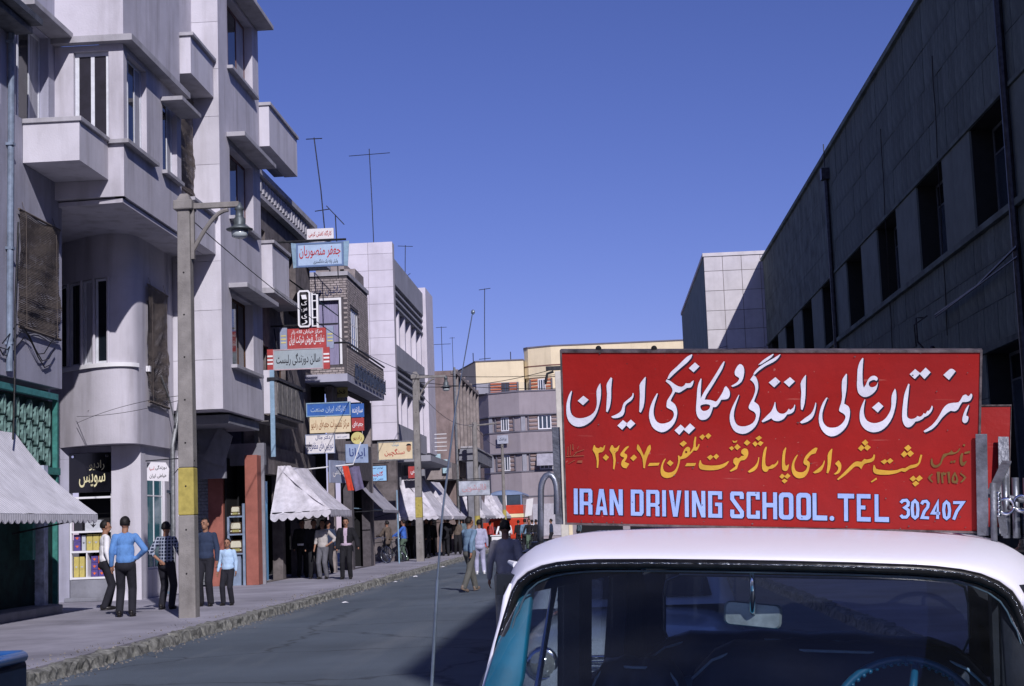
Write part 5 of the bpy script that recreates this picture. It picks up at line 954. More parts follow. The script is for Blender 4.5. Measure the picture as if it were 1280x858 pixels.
for t in (0,.012,.03,.06,.1,.16,.24,.34,.46,.6,.8,1.0,1.2,1.4,1.55,1.68,1.78,1.86,1.9):
    e=min(1,t/.5); ez=math.sin(PI/2*e)**.62; ex=math.sin(PI/2*e)**.8; back=max(0,(t-1.3)/.6); r=[]
    half=[]
    for i,((fx,fz),(mx_,mz)) in enumerate(zip(FP,MP)):
        x=lerp(fx,mx_,ex)*(1-.10*back*back); z=lerp(fz,mz,ez)-.11*back**2.2*(1-.25*(x/.7)**2); y=t+bow(fx)*(1-e); half.append((x,y,z))
    rows.append([(-x,y,z) for x,y,z in reversed(half[1:])]+half)
roof=grid(rows,'roof',whp,thick=.02)
mb=MB()
for s in(-1,1):
    pts=[(s*(.655+.0),bow(.66)+.01,1.335),(s*(.655+.01),bow(.66),1.302),(s*.676,bow(.66)+.0,1.24),(s*.695,bow(.66)-.01,1.16),(s*.712,bow(.66)-.03,1.07),(s*.735,bow(.66)-.06,.93)]
    mb2=MB(); mb2.tube(pts,[.006,.010,.010,.010,.010,.011],8); mb2.build('pillar_trim',whp,car,local=True,smooth=True)
    g=[(s*.662,.12,1.298),(s*.70,.22,1.33),(s*.722,.35,1.345),(s*.73,.5,1.35),(s*.73,1.0,1.35),(s*.722,1.45,1.335),(s*.69,1.75,1.27),(s*.67,1.95,1.12),(s*.66,2.1,.95)]
    mb2=MB(); mb2.tube(g,.011,8); mb2.build('drip_rail',chrome if False else whp,car,local=True,smooth=True)
mb=MB(); mb.tube([(-.735,.45,1.372),(-.77,.5,1.379)],[.011,.006],8); mb.build('gutter_tip',white_paint,car,local=True)
# gasket following the windscreen opening
def loop_(off,zoff,bot=.95):
    L=[]
    for x,z in reversed(FP): L.append((-max(0,x-off),bow(x)-.004,z-zoff))
    for x,z in FP[1:]: L.append((x-off,bow(x)-.004,z-zoff))
    lo=[(.672-off,bow(.66)-.005,1.25),(.69-off,bow(.66)-.015,1.18),(.705-off,bow(.66)-.03,1.09),(.73-off,bow(.66)-.06,.95)]
    return [(-x,y,z) for x,y,z in reversed(lo)]+L+lo
mb=MB(); mb.tube(loop_(.012,.012),.0135,8); mb.build('windscreen_gasket',rubber,car,local=True,smooth=True)
mb=MB(); mb.tube([(x,y-.011,z) for x,y,z in loop_(.010,.010)],.0022,6); mb.build('gasket_glint_strip',mat('gasket glint metal',(.25,.27,.3),.22,.6,55,.8,90,metal=.9,dark=(.01,.01,.012)),car,local=True,smooth=True)  # mottled bright strip stands in for glints along the rubber gasket
mb=MB(); mb.tube([(x,y+.004,z) for x,y,z in loop_(.032,.030)],.0026,6); mb.build('inner_bead',mat('blue grey bead',(.1,.16,.2),.4,.2,10,0),car,local=True,smooth=True)
# windscreen
rows=[]
for k in range(9):
    v=k/8; r=[]
    L0=[(x-.02 if x>0 else 0,bow(x),z-.02) for x,z in FP]
    half=[]
    for i,(x,y,z) in enumerate(L0):
        xb=x*1.13; yb=-.36+.20*(x/.66)**2; zb=.93
        half.append((lerp(x,xb,v),lerp(y,yb,v)-.03*math.sin(PI*v),lerp(z,zb,v)))
    rows.append([(-x,y,z) for x,y,z in reversed(half[1:])]+half)
grid(rows,'windscreen',CG)
# headliner, inner pillars, side frames and side glass
rows=[]
for y in(.06,.3,.8,1.3,1.75): rows.append([(x,y+.05*(abs(x)/.6)**2,1.385+.07*min(1,y/.5)-.09*(abs(x)/.66)**5-(.08 if y>1.7 else 0)) for x in(-.64,-.6,-.5,-.3,0,.3,.5,.6,.64)])
grid(rows,'headliner',inn,thick=-.01)
for s in(-1,1):
    mb=MB(); a=[(.60,.13,1.345),(.655,.14,1.335),(.70,.02,1.09),(.72,-.05,.93),(.635,-.02,.93),(.610,.06,1.09)]
    V=[(s*x,y,z) for x,y,z in a]+[(s*x,y+.035,z) for x,y,z in a]; k=len(a); mb.add(V,[tuple(range(k)),tuple(range(2*k-1,k-1,-1))]+[(i,k+i,k+(i+1)%k,(i+1)%k) for i in range(k)]); mb.build('inner_pillar',mat('dull teal pillar paint',(.0,.12,.2),.55,.15,6,.05,spec=.3) if s<0 else inn,car,local=True,bevel=.006,smooth=True)
    mb=MB(); mb.tube([(s*.665,.66,1.335),(s*.675,.60,1.2),(s*.69,.52,1.0),(s*.69,.5,.95)],.010,8); mb.build('vent_divider',chrome,car,local=True,smooth=True)
    mb=MB(); mb.box(s*.63,s*.7,.82,1.0,.94,1.35); mb.build('centre_pillar',inn,car,local=True)
    mb=MB(); mb.add([(s*.63,1.5,.94),(s*.63,1.62,1.33),(s*.63,1.9,1.30),(s*.63,2.2,.94),(s*.7,1.5,.94),(s*.7,1.62,1.33),(s*.7,1.88,1.28),(s*.7,2.2,.94)],[(0,1,2,3),(4,7,6,5),(0,4,5,1),(1,5,6,2),(2,6,7,3),(3,7,4,0)]); mb.build('rear_pillar',inn,car,local=True)
    mb=MB(); mb.box(s*.655,s*.7,.1,1.9,.90,.975); mb.box(s*.64,s*.70,.12,1.75,1.305,1.36); mb.build('door_frame',inn,car,local=True)
    for a,b in((.12,.80),(1.02,1.55)): mb=MB(); mb.box(s*.675,s*.679,a,b,.97,1.33); mb.build('side_glass',CG,car,local=True)
mb=MB(); wall(mb,Fr((0,1.98,0),(1,0,0),(0,-1,0)),-.66,.66,.94,1.36,[(-.56,.56,1.02,1.285)],.03); mb.build('rear_panel',inn,car,local=True)
mb=MB(); mb.box(-.565,.565,1.99,1.995,1.015,1.29); mb.build('rear_glass',CG,car,local=True)
mb=MB(); mb.tube([(-.5,1.965,1.28),(-.55,1.965,1.26),(-.562,1.965,1.2),(-.562,1.965,1.08),(-.54,1.965,1.03),(-.4,1.965,1.018),(.4,1.965,1.018),(.54,1.965,1.03),(.562,1.965,1.08),(.562,1.965,1.2),(.55,1.965,1.26),(.5,1.965,1.285),(-.5,1.965,1.285)],.006,6); mb.build('rear_glass_trim',mat('dull trim',(.2,.25,.3),.35,.2,9,0,metal=.7),car,local=True,smooth=True)
# seats
def seat(y,x0,x1,zt,name):
    rows=[]
    for yy,dz in((y-.05,-.25),(y-.045,-.05),(y-.02,-.012),(y+.03,0),(y+.09,-.02),(y+.12,-.07),(y+.13,-.3)):
        rows.append([(lerp(x0,x1,i/14),yy+.02*math.cos(i*.9),zt+dz-.10*abs(2*i/14-1)**6-.006*math.cos(i*1.8)) for i in range(15)])
    grid(rows,name,seatm,thick=.02)
    mb=MB(); mb.tube([(lerp(x0,x1,i/14),y-.03,zt-.03-.10*abs(2*i/14-1)**6) for i in range(15)],.005,6); mb.build('seat_piping',bluep,car,local=True,smooth=True)
seat(1.0,-.30,.60,1.135,'front_seat'); seat(1.75,-.6,.6,1.10,'rear_seat'); seat(.95,-.62,-.32,1.07,'front_passenger_seat')
# dashboard, wheel, mirror
rows=[]
for y,z in((-.33,.955),(-.2,1.0),(0,1.03),(.1,1.02),(.16,.98),(.17,.86)): rows.append([(x,y+.1*(x/.7)**2,z-.03*(abs(x)/.7)**3) for x in(-.68,-.5,-.3,0,.3,.5,.68)])
grid(rows,'dashboard',padm)
WC=Vector((.37,.30,.957)); WR=Matrix.Rotation(math.radians(-20),3,'X')
def wp(a,r,off=0): return WC+WR@Vector((r*math.sin(a),off,r*math.cos(a)))
mb=MB(); mb.tube([wp(2*PI*i/48,.2) for i in range(49)],.011,10); mb.build('steering_wheel_rim',wheelm,car,local=True,smooth=True)
mb=MB()
for i in range(60):
    a=2*PI*i/60; mb.ell(wp(a,.1895),(.0068,.0095,.0068),8,6)
o=mb.build('finger_grips',wheelm,car,local=True,smooth=True); o['kind']='stuff'
for a in(.12,PI*.62,-PI*.55): mb=MB(); mb.tube([wp(a,.03),wp(a,.11,-.004),wp(a,.195)],[.016,.012,.009],8); mb.build('wheel_spoke',wheelm,car,local=True,smooth=True)
mb=MB(); mb.lathe((WC.x,WC.y,WC.z),[(.03,-.03),(.045,0),(.03,.02)],14,axis='y'); mb.build('wheel_hub',wheelm,car,local=True,smooth=True)
mb=MB(); mb.ell((.50,.16,1.02),(.075,.08,.055),18,12); mb.build('instrument_pod',mat('turquoise pod',(.015,.10,.15),.4,.1,8,0),car,local=True,smooth=True)
# mirror
mb=MB(); rx,rz=.074,.030; pts=[]
for (cx,cz,a0) in((rx-.014,rz-.014,0),(-rx+.014,rz-.014,90),(-rx+.014,-rz+.014,180),(rx-.014,-rz+.014,270)):
    for k in range(4): a=math.radians(a0+30*k); pts.append((cx+.014*math.cos(a),cz+.014*math.sin(a)))
MR=Matrix.Rotation(math.radians(4),3,'Y'); MC=Vector((-.008,.12,1.270))
V=[tuple(MC+MR@Vector((x*sc,y,z*sc))) for sc,y in((.93,-.012),(1,-.006),(1,.006)) for x,z in pts]; n=len(pts)
mb.add(V,[tuple(range(n))]+[(i,(i+1)%n,n+(i+1)%n,n+i) for i in range(n)]+[(n+i,n+(i+1)%n,2*n+(i+1)%n,2*n+i) for i in range(n)]+[tuple(range(3*n-1,2*n-1,-1))]); mb.build('rear_view_mirror',mat('mirror back metal',(.30,.36,.36),.4,.25,12,.05,metal=.4),car,local=True)
mb=MB(); mb.tube([(.0,.03,1.385),(.0,.05,1.33),(-.006,.085,1.285),(-.006,.11,1.272)],[.006,.008,.009,.006],8); mb.build('mirror_stalk',chrome,car,local=True,smooth=True)
mb=MB(); mb.ell((.235,.055,1.421),(.004,.004,.003),8,5); mb.build('roof_chip',darkint,car,local=True)
# lower body
def body(par,secs,name,m,n=26,pw=3.2):
    rows=[]
    for (y,w_,z0,z1) in secs:
        zc=(z0+z1)/2; hz=(z1-z0)/2; r=[]
        for k in range(n):
            a=2*PI*k/n; c=math.cos(a); s=math.sin(a); r.append((w_*abs(c)**(2/pw)*(1 if c>0 else -1),y,zc+hz*abs(s)**(2/pw)*(1 if s>0 else -1)))
        rows.append(r)
    mb=MB(); mb.add([p for r in rows for p in r],[(i*n+j,i*n+(j+1)%n,(i+1)*n+(j+1)%n,(i+1)*n+j) for i in range(len(rows)-1) for j in range(n)]+[tuple(range(n)),tuple((len(rows)-1)*n+j for j in range(n-1,-1,-1))]); return mb.build(name,m,par,local=True,smooth=True)
SECS=[(-1.62,.5,.42,.66),(-1.58,.68,.34,.76),(-1.45,.74,.28,.82),(-1.1,.78,.24,.87),(-.6,.80,.22,.91),(-.3,.80,.22,.93),(0,.80,.22,.94),(1,.81,.22,.95),(2,.79,.22,.95),(2.5,.76,.25,.92),(2.85,.72,.28,.86),(3.0,.62,.34,.76),(3.04,.45,.42,.66)]
def carbody(par,paint):
    body(par,SECS,'lower_body',paint)
    for s in(-1,1):
        for y in(-1.0,1.95):
            mb=MB(); mb.lathe((s*.68,y,.31),[(.20,-.09),(.30,-.085),(.315,-.05),(.315,.05),(.30,.085),(.20,.09)],24,axis='x'); w_=mb.build('tyre',rubber,par,local=True,smooth=True)
            mb=MB(); mb.lathe((s*.69,y,.31),[(.19,-.085),(.19,.085),(.12,.10),(.05,.11)],20,axis='x'); mb.build('wheel_rim',chrome,par,local=True,smooth=True)
        mb=MB(); mb.lathe((s*.56,-1.60,.66),[(.02,-.05),(.075,-.03),(.092,0),(.095,.04)],18,axis='y'); mb.build('headlight',mat('headlight glass',(.5,.53,.5),.08,.1,10,0,metal=.6),par,local=True,smooth=True)
        mb=MB(); mb.lathe((s*.56,-1.585,.66),[(.094,-.03),(.108,-.02),(.112,.02)],18,axis='y'); mb.build('headlight_rim',chrome,par,local=True,smooth=True)
        mb=MB(); mb.ell((s*.60,3.0,.66),(.05,.03,.07),10,8); mb.build('tail_light',redb,par,local=True,smooth=True)
    mb=MB()
    for k in range(7): mb.tube([(-.38,-1.63,.46+k*.035),(0,-1.66,.46+k*.035),(.38,-1.63,.46+k*.035)],.007,6)
    mb.tube([(-.4,-1.62,.44),(-.4,-1.62,.7),(.4,-1.62,.7),(.4,-1.62,.44),(-.4,-1.62,.44)],.013,6); mb.build('grille',chrome,par,local=True,smooth=True)
    for y in(-1.72,3.12): mb=MB(); mb.tube([(-.78,y+(.12 if y<0 else -.12),.42),(-.6,y,.42),(0,y-(.02 if y<0 else -.02),.42),(.6,y,.42),(.78,y+(.12 if y<0 else -.12),.42)],.045,10); mb.build('bumper',chrome,par,local=True,smooth=True)
carbody(car,tur)
# whip aerial of the car
an=thing('car_aerial','thin telescopic car radio aerial leaning right, left of the white car','aerial',(-.41,3.4,1.0))
mb=MB(); p0=Vector((-.41,3.4,.93)); pts=[(-.412,3.4,.93),(-.398,3.4,1.22),(-.378,3.4,1.45)]; mb.tube(pts,[.0042,.004,.0038],8); mb.build('lower_tube',mat('dull steel tube',(.3,.36,.42),.35,.15,20,0,metal=.8),an)
mb=MB(); mb.tube([(-.378,3.4,1.45),(-.362,3.4,1.6),(-.325,3.4,1.83)],[.0026,.0026,.0022],8); mb.build('middle_tube',MATS['dull steel tube'],an)
mb=MB(); mb.tube([(-.325,3.4,1.83),(-.281,3.4,2.04)],[.0014,.0013],6); mb.ell((-.279,3.4,2.046),(.0045,.0045,.006),8,6); mb.build('tip_rod',MATS['dull steel tube'],an)

# ------------------------------------------------------------------ roof rack fittings
rk=thing('roof_rack','grey steel roof rack clamps and posts holding the sign, right roof edge','roof rack',(.297,3.9134,.0415)); rk.rotation_euler=CARR.to_euler()
steel=mat('worn grey steel strap',(.19,.20,.23),.5,.3,14,.3,60,metal=.35); tubem=mat('pale steel tube',(.26,.28,.32),.4,.2,12,.1,metal=.75)
def bar(p0,p1,w_,th,name,m=steel,par=rk,bv=.001):
    p0=Vector(p0);p1=Vector(p1); d=(p1-p0).normalized(); sx=Vector((1,0,0)); sx=(sx-d*sx.dot(d)).normalized() if abs(d.x)<.9 else Vector((0,1,0)); n=d.cross(sx); V=[]
    for p in(p0,p1):
        for a,b in((-1,-1),(1,-1),(1,1),(-1,1)): V.append(tuple(p+sx*a*w_/2+n*b*th/2))
    mb=MB(); mb.add(V,[(0,3,2,1),(4,5,6,7),(0,1,5,4),(1,2,6,5),(2,3,7,6),(3,0,4,7)]); return mb.build(name,m,par,local=True,bevel=bv)
bar((-.655,.655,1.49),(-.648,.575,1.782),.024,.006,'upright_strap'); bar((.583,.722,1.47),(.583,.64,1.758),.032,.006,'upright_strap')
bar((.655,1.02,1.47),(.662,1.10,1.77),.032,.006,'rear_strap'); bar((.605,.72,1.58),(.665,.98,1.69),.028,.006,'diagonal_strap'); bar((.622,.74,1.60),(.645,.78,1.47),.02,.005,'diagonal_strap')
def foot(x,y,z,r=.034,par=rk):
    mb=MB(); mb.lathe((x,y,z),[(r*1.1,0),(r*1.15,.006),(r*.75,.014),(r*.7,.022),(r*.62,.024),(r*.6,.034),(r*.35,.036)],18); mb.build('rubber_foot',rubber,par,local=True,smooth=False)
def post(x,y,z,h,par=rk,hook=0):
    mb=MB(); pts=[(x,y,z+.02),(x,y,z+h)]
    if hook: pts=[(x,y,z+.02),(x,y,z+h-.05)]+[(x+hook*(1-math.cos(PI*k/8))*.5,y,z+h-.05+.05*math.sin(PI*k/8)) for k in range(1,9)]+[(x+hook,y,z+h-.12)]
    mb.tube(pts,.0095,10); mb.build('post',tubem if hook else steel,par,local=True,smooth=True)
post(.613,.70,1.415,.205); foot(.61,.70,1.405)
post(-.70,.6,1.40,.24,hook=.05); foot(-.70,.6,1.402,.05)
for x,y in((.655,.9),(.685,.92),(.72,.98)): mb=MB(); mb.tube([(x,y,1.46),(x,y,1.64)],.011,10); mb.build('rack_tube',tubem,rk,local=True,smooth=True)
for x,y,z in((.650,.76,1.554),(.695,.8,1.563)): mb=MB(); mb.tube([(x+.022*math.cos(a*PI/8),y,z+.022*math.sin(a*PI/8)) for a in range(17)],.0045,8); mb.build('ring',chrome,rk,local=True,smooth=True)
for k in range(6): mb=MB(); mb.ell((.628,.74,1.53+k*.012),(.0085,.0085,.0065),8,6); mb.build('spring_coil',chrome,rk,local=True,smooth=True)
for z in(1.56,1.59): mb=MB(); mb.tube([(.66,.8,z-.01),(.80,.96,z-.04)],.008,8); mb.build('side_rod',steel,rk,local=True,smooth=True)
mb=MB(); mb.tube([(.70,.7,1.44),(.71,.7,1.58),(.72,.72,1.60)],.008,8); mb.build('hook_rod',tubem,rk,local=True,smooth=True); foot(.70,.72,1.425,.03)
sg2=thing('rear_roof_sign','plain red back sign standing behind the large sign, right side showing','sign',(.297,3.9134,.0415)); sg2.rotation_euler=CARR.to_euler()
mb=MB(); mb.add([(-.5,1.08,1.49),(.665,1.08,1.49),(.688,1.14,1.868),(-.5,1.14,1.868),(-.5,1.1,1.49),(.665,1.1,1.49),(.688,1.16,1.868),(-.5,1.16,1.868)],[(0,1,2,3),(7,6,5,4),(0,4,5,1),(1,5,6,2),(2,6,7,3),(3,7,4,0)]); mb.build('board',SR_,sg2,local=True)
mb=MB(); mb.tube([(-.5,1.14,1.87),(.69,1.14,1.87),(.667,1.08,1.49)],.004,6); mb.build('edge_strip',edge,sg2,local=True)
# ------------------------------------------------------------------ awnings
def scallop(mb, P0, P1, z0, drop, n, th=.012, mi=0):
    """valance with rounded scallops hanging from the line P0-P1"""
    P0=Vector(P0); P1=Vector(P1); d=(P1-P0)/n; nrm=Vector((-d.y,d.x,0)).normalized()*th
    for k in range(n):
        a=P0+d*k; pts=[a,a+d]; m=6
        low=[a+d*(1-i/m)-Vector((0,0,drop*(.55+.45*math.sin(PI*i/m)))) for i in range(m+1)]
        poly=[a,a+d]+low; V=[p-nrm for p in poly]+[p+nrm for p in poly]; k_=len(poly)
        mb.add(V,[(i,(i+1)%k_,k_+(i+1)%k_,k_+i) for i in range(k_)]+[tuple(range(k_-1,-1,-1)),tuple(range(k_,2*k_))],mi)
def cloth(mb,A,B,C,D,nu=14,nv=8,sag=.06,fold=.02,seed=0):
    """sheet A-B (top edge) to D-C (bottom edge) with folds and sag, double skinned"""
    A,B,C,D=map(Vector,(A,B,C,D)); r=random.Random(seed); ph=[r.uniform(0,6) for _ in range(4)]
    nrm=(B-A).cross(D-A); nrm=(nrm if nrm.length>1e-6 else (C-A).cross(D-A)).normalized(); 
    if nrm.z<0: nrm=-nrm
    V=[]
    for s in(0,1):
        for j in range(nv+1):
            for i in range(nu+1):
                u=i/nu; v=j/nv; p=(A*(1-u)+B*u)*(1-v)+(D*(1-u)+C*u)*v
                h=-sag*4*v*(1-v)+fold*math.sin(u*nu*1.7+ph[0]+v*1.5)*(.3+v*.7)+fold*.6*math.sin(u*9+v*6+ph[1])*math.sin(PI*v)
                V.append(p+nrm*(h-.012*s))
    w=nu+1; n=w*(nv+1); F=[]
    for j in range(nv):
        for i in range(nu): F+=[(j*w+i,j*w+i+1,(j+1)*w+i+1,(j+1)*w+i),(n+j*w+i,n+(j+1)*w+i,n+(j+1)*w+i+1,n+j*w+i+1)]
    mb.add(V,F)
def awning(name,label,X0,X1,Y0,Y1,zt,zb,dy,m,group,hip=True,nsc=7,seed=0,zt0=None,topin=.0,drop=.22,sag=.08,dz=0):
    t=thing(name,label,'awning',((X0+X1)/2,(Y0+Y1)/2,zb),group)
    mb=MB(); A=(X0,Y0+dy,zt);B=(X0+topin,Y1,zt);C=(X1,Y1,zb);D=(X1,Y0,zb)
    cloth(mb,A,B,C,D,seed=seed,sag=sag); mb.build('canopy_cloth',m,t,smooth=True,fixn=False)
    if hip:
        mb=MB(); cloth(mb,(X0,Y0+dy,zt),(X0+topin+.02,Y0+dy,zt),(X1,Y0,zb),(X0-.05,Y0,zb-dz),sag=sag*.8,seed=seed+1,fold=.03); mb.build('end_cloth',m,t,smooth=True,fixn=False)
        mb=MB(); scallop(mb,(X0-.05,Y0,zb-dz),(X1,Y0,zb),zb,drop,nsc); mb.build('end_valance',m,t)
    mb=MB(); scallop(mb,(X1,Y0,zb),(X1,Y1,zb),zb,drop,max(4,int((Y1-Y0)/.26))); mb.build('front_valance',m,t)
    mb=MB(); mb.tube([(X1-.01,Y0,zb-.01),(X1-.01,Y1,zb-.01)],.02,6); mb.tube([(X0,Y0+.03,zb-.04),(X1,Y0+.03,zb-.02)],.018,6); mb.tube([(X0,Y1-.1,zb-.3),(X1,Y1-.1,zb-.03)],.018,6); mb.build('awning_frame',metal_d,t)
    return t
G='canvas awnings over the left shopfronts'
strip=mat('grey striped canvas',(.78,.77,.82),.95,.1,3,.3,18,stain=.15)
n_=strip.node_tree; tcx=n_.nodes.new('ShaderNodeTexCoord'); wv=n_.nodes.new('ShaderNodeTexWave'); wv.wave_type='BANDS'; wv.bands_direction='Y'; wv.inputs['Scale'].default_value=3.2; wv.inputs['Distortion'].default_value=.3
n_.links.new(tcx.outputs['Object'],wv.inputs[0]); src_=n_.nodes['Principled BSDF'].inputs['Base Color'].links[0].from_socket
mxx=n_.nodes.new('ShaderNodeMix'); mxx.data_type='RGBA'; mxx.blend_type='MULTIPLY'; mrr=n_.nodes.new('ShaderNodeMapRange'); mrr.inputs[1].default_value=.35; mrr.inputs[2].default_value=.65; mrr.inputs[3].default_value=0; mrr.inputs[4].default_value=.6
n_.links.new(wv.outputs[0],mrr.inputs[0]); n_.links.new(mrr.outputs[0],mxx.inputs[0]); n_.links.new(src_,mxx.inputs[6]); mxx.inputs[7].default_value=(.55,.55,.6,1); n_.links.new(mxx.outputs[2],n_.nodes['Principled BSDF'].inputs['Base Color'])
awning('shop_awning','grey striped canvas awning of the lattice shop at left edge',-11.1,-9.52,21.5,28.2,3.6,2.0,0,strip,G,hip=False,nsc=6,seed=1,drop=.16,sag=.1)
awning('shop_awning','white scalloped awning over the standing men, nearest the brick red pillars',-9.45,-7.78,43.0,46.6,3.45,2.12,.9,canvas_w,G,hip=True,seed=2,topin=.35,dz=.1,drop=.2)
awning('shop_awning','thin pale sloping awning above the bicycle group',-9.2,-8.1,55.6,59.6,3.55,2.2,0,canvas_g,G,hip=False,seed=3,drop=.1)
awning('shop_awning','broad white awning right behind the second lamp post',-8.75,-7.0,64.0,69.5,3.75,1.95,1.6,canvas_w,G,hip=True,seed=4,topin=.5,drop=.15)
awning('shop_awning','white awning following the broad one behind the lamp post',-8.75,-6.95,70.0,76.5,3.7,1.95,1.6,canvas_w,G,hip=True,seed=5,topin=.5,drop=.15)
awning('shop_awning','far white awning under the long faded signboard',-8.2,-6.6,84.0,92,3.6,2.0,1.5,canvas_w,G,hip=True,seed=6,topin=.5,drop=.15)
awning('shop_awning','farthest small white awning by the bus',-7.7,-6.4,97.0,104,3.4,2.0,1.5,canvas_w,G,hip=True,seed=7,topin=.4,drop=.15)
# pole frame of the thin awning
fr_=thing('awning_pole','thin upright pole with crossbar under the pale sloping awning','pole',(-8.08,59.5,.15)); mb=MB(); mb.tube([(-8.1,59.55,.15),(-8.12,59.55,3.0)],.03,6); mb.tube([(-9.8,54.6,2.35),(-8.1,59.5,2.2)],.02,6); mb.build('pole',bluep,fr_)

# ------------------------------------------------------------------ signs
ink=mat('black lettering paint',(.012,.012,.02),.6,.2,8,0); red=mat('red lettering paint',(.48,.03,.03),.6,.15,8,0); whl=mat('white lettering paint',(.8,.8,.82),.6,.05,8,0)
goldl=mat('cream lettering paint',(.75,.7,.42),.6,.1,8,0); sgw=mat('white sign board',(.72,.70,.72),.6,.05,4,.03); sgb=mat('pale blue sign board',(.40,.52,.70),.6,.08,4,.03); blu=mat('blue sign board',(.04,.13,.42),.55,.12,4,.03)
redb=mat('red sign board',(.42,.06,.06),.6,.12,4,.05); creamb=mat('cream sign board',(.72,.60,.40),.6,.06,4,.03); greyb=mat('grey blue sign board',(.30,.34,.46),.6,.1,4,.03); blackb=mat('black glass sign board',(.008,.008,.012),.12,.2,4,0,spec=.5)
yelb=mat('yellow sign board',(.62,.55,.22),.6,.08,4,.03); brownl=mat('brown lettering paint',(.30,.12,.05),.6,.15,8,0); dbl=mat('navy lettering paint',(.03,.05,.2),.6,.15,8,0)
s=sign('shop_sign','black glass sign with cream Persian lettering above radio shop window',FC(34.16),-12.17,-11.19,2.6,3.5,blackb,[('رادیو',.66,.68,.36,.26,goldl),('سویس',.55,.3,.62,.34,goldl)],n0=.03,th=.05)
for x in(-12.07,-11.29): mb=MB(); mb.lathe((x,34.12,3.42),[(.03,-.03),(.04,-.01),(.015,.02)],10,axis='y'); mb.build('sign_bolt',chrome,s)
# small hanging sign on the lamp post
hs_=thing('hanging_sign','small white arched sign hanging from an arm of the nearest lamp post','sign',(-7.75,26.3,2.7))
fh=FC(26.2); mb=MB(); mb.fprism(fh,[(-7.95,2.53),(-7.57,2.5),(-7.56,2.72),(-7.62,2.83),(-7.88,2.85),(-7.95,2.74)],-.015,.01); mb.build('board',sgw,hs_)
text_on(hs_,fh,'دوزندگی',-7.7,2.745,.2,.085,ink,n=.014); text_on(hs_,fh,'آسیا',-7.86,2.73,.09,.07,red,n=.014); text_on(hs_,fh,'خیاطی ایران',-7.755,2.6,.3,.08,ink,n=.014)
mb=MB(); mb.tube([(-7.97,26.18,2.87),(-7.4,26.18,2.89),(-7.08,26.1,2.84)],.012,6); mb.tube([(-7.48,26.2,2.62),(-7.3,26.15,2.8)],.008,5); mb.build('arm',metal_d,hs_)
S=sign
fs44=FC(43.9)
s=S('shop_sign','small white sign with red writing on top of the blue framed sign bracket',fs44,-8.46,-7.66,10.1,10.42,sgw,[('کارگاه کفش کرمی',.5,.5,.86,.6,red)],n0=0)
s=S('shop_sign','pale blue hanging sign with red name and blue end wings below rooftop cornice',fs44,-8.78,-7.38,9.28,10.0,sgb,[('جعفر منصوریان',.5,.62,.88,.55,red),('وکیل پایه یک دادگستری',.62,.2,.52,.22,ink)],border=mat('blue sign frame',(.13,.2,.36),.5,.1,5,0),bw=.05)
mb=MB(); f4=fs44; mb.fprism(f4,[(-8.94,10.02),(-8.79,10.0),(-8.79,9.28),(-8.88,9.26)],-.03,0); mb.build('wing',bluep,s); mb=MB(); mb.fprism(f4,[(-7.37,10.0),(-7.2,10.02),(-7.26,9.26),(-7.37,9.28)],-.03,0); mb.build('wing',bluep,s)
mb=MB(); mb.tube([(-9.5,43.95,10.07),(-7.3,43.95,10.07)],.035,6); mb.tube([(-9.5,43.95,8.9),(-8.9,43.95,9.7)],.02,5); mb.build('bracket',metal_d,s)
# vertical neon-like sign
s=thing('neon_sign','white upright boxed letter sign beside the white framed door','sign',(-8.6,43.9,8.0))
mb=MB()
out=[(-8.76,7.55),(-8.7,7.48),(-8.44,7.48),(-8.38,7.55),(-8.38,8.5),(-8.44,8.58),(-8.7,8.58),(-8.76,8.5)]
inn=[(-8.71,7.57),(-8.68,7.53),(-8.46,7.53),(-8.43,7.57),(-8.43,8.48),(-8.46,8.53),(-8.68,8.53),(-8.71,8.48)]
V=[f4.P(a,b,n) for n in(0,.08) for a,b in out+inn]; F=[]
for i in range(8):
    j=(i+1)%8; F+=[(16+i,16+j,24+j,24+i),(i,8+i,8+j,j),(i,j,16+j,16+i),(8+i,24+i,24+j,8+j)]
mb.add(V,F); mb.build('frame',white_paint,s)
for z,tx in((8.38,'ا'),(8.2,'ک'),(8.0,'س'),(7.8,'ی'),(7.63,'ر')): text_on(s,f4,tx,-8.57,z,.17,.13,whl,n=.06)
mb=MB(); mb.fbox(f4,-8.36,-8.32,7.5,8.5,-.02,.02); mb.fbox(f4,-8.22,-8.16,7.48,8.45,-.02,.02)
for z in(7.5,7.75,8.0,8.25,8.44): mb.fbox(f4,-8.319,-8.221,z,z+.03,-.015,.015)
mb.build('side_ladder_frame',white_paint,s)
s=S('shop_sign','red sign with white writing and blue striped ends, above the grey tailor sign',fs44,-9.1,-7.95,6.86,7.46,redb,[('نمایندگی فروش شرکت ایران',.5,.45,.9,.55,whl),('مرکز خیابان لاله زار',.5,.82,.8,.22,whl)])
for a,b in((-9.32,-9.11),(-7.94,-7.73)):
    mb=MB(); mb.fbox(fs44,a,b,6.84,7.5,-.06,0); mb.build('end_panel',greyb,s)
    for z in(7.04,7.14,7.24): mb=MB(); mb.fbox(fs44,a+.03,b-.03,z,z+.04,.001,.008); mb.build('stripe',yelb,s)
mb=MB(); mb.tube([(-9.7,43.95,7.56),(-7.6,43.95,7.56)],.03,6); mb.tube([(-9.5,43.95,7.5),(-9.4,43.95,6.7),(-9.7,43.95,6.2)],.02,5); mb.build('bracket',metal_d,s)
f5=FC(43.4)
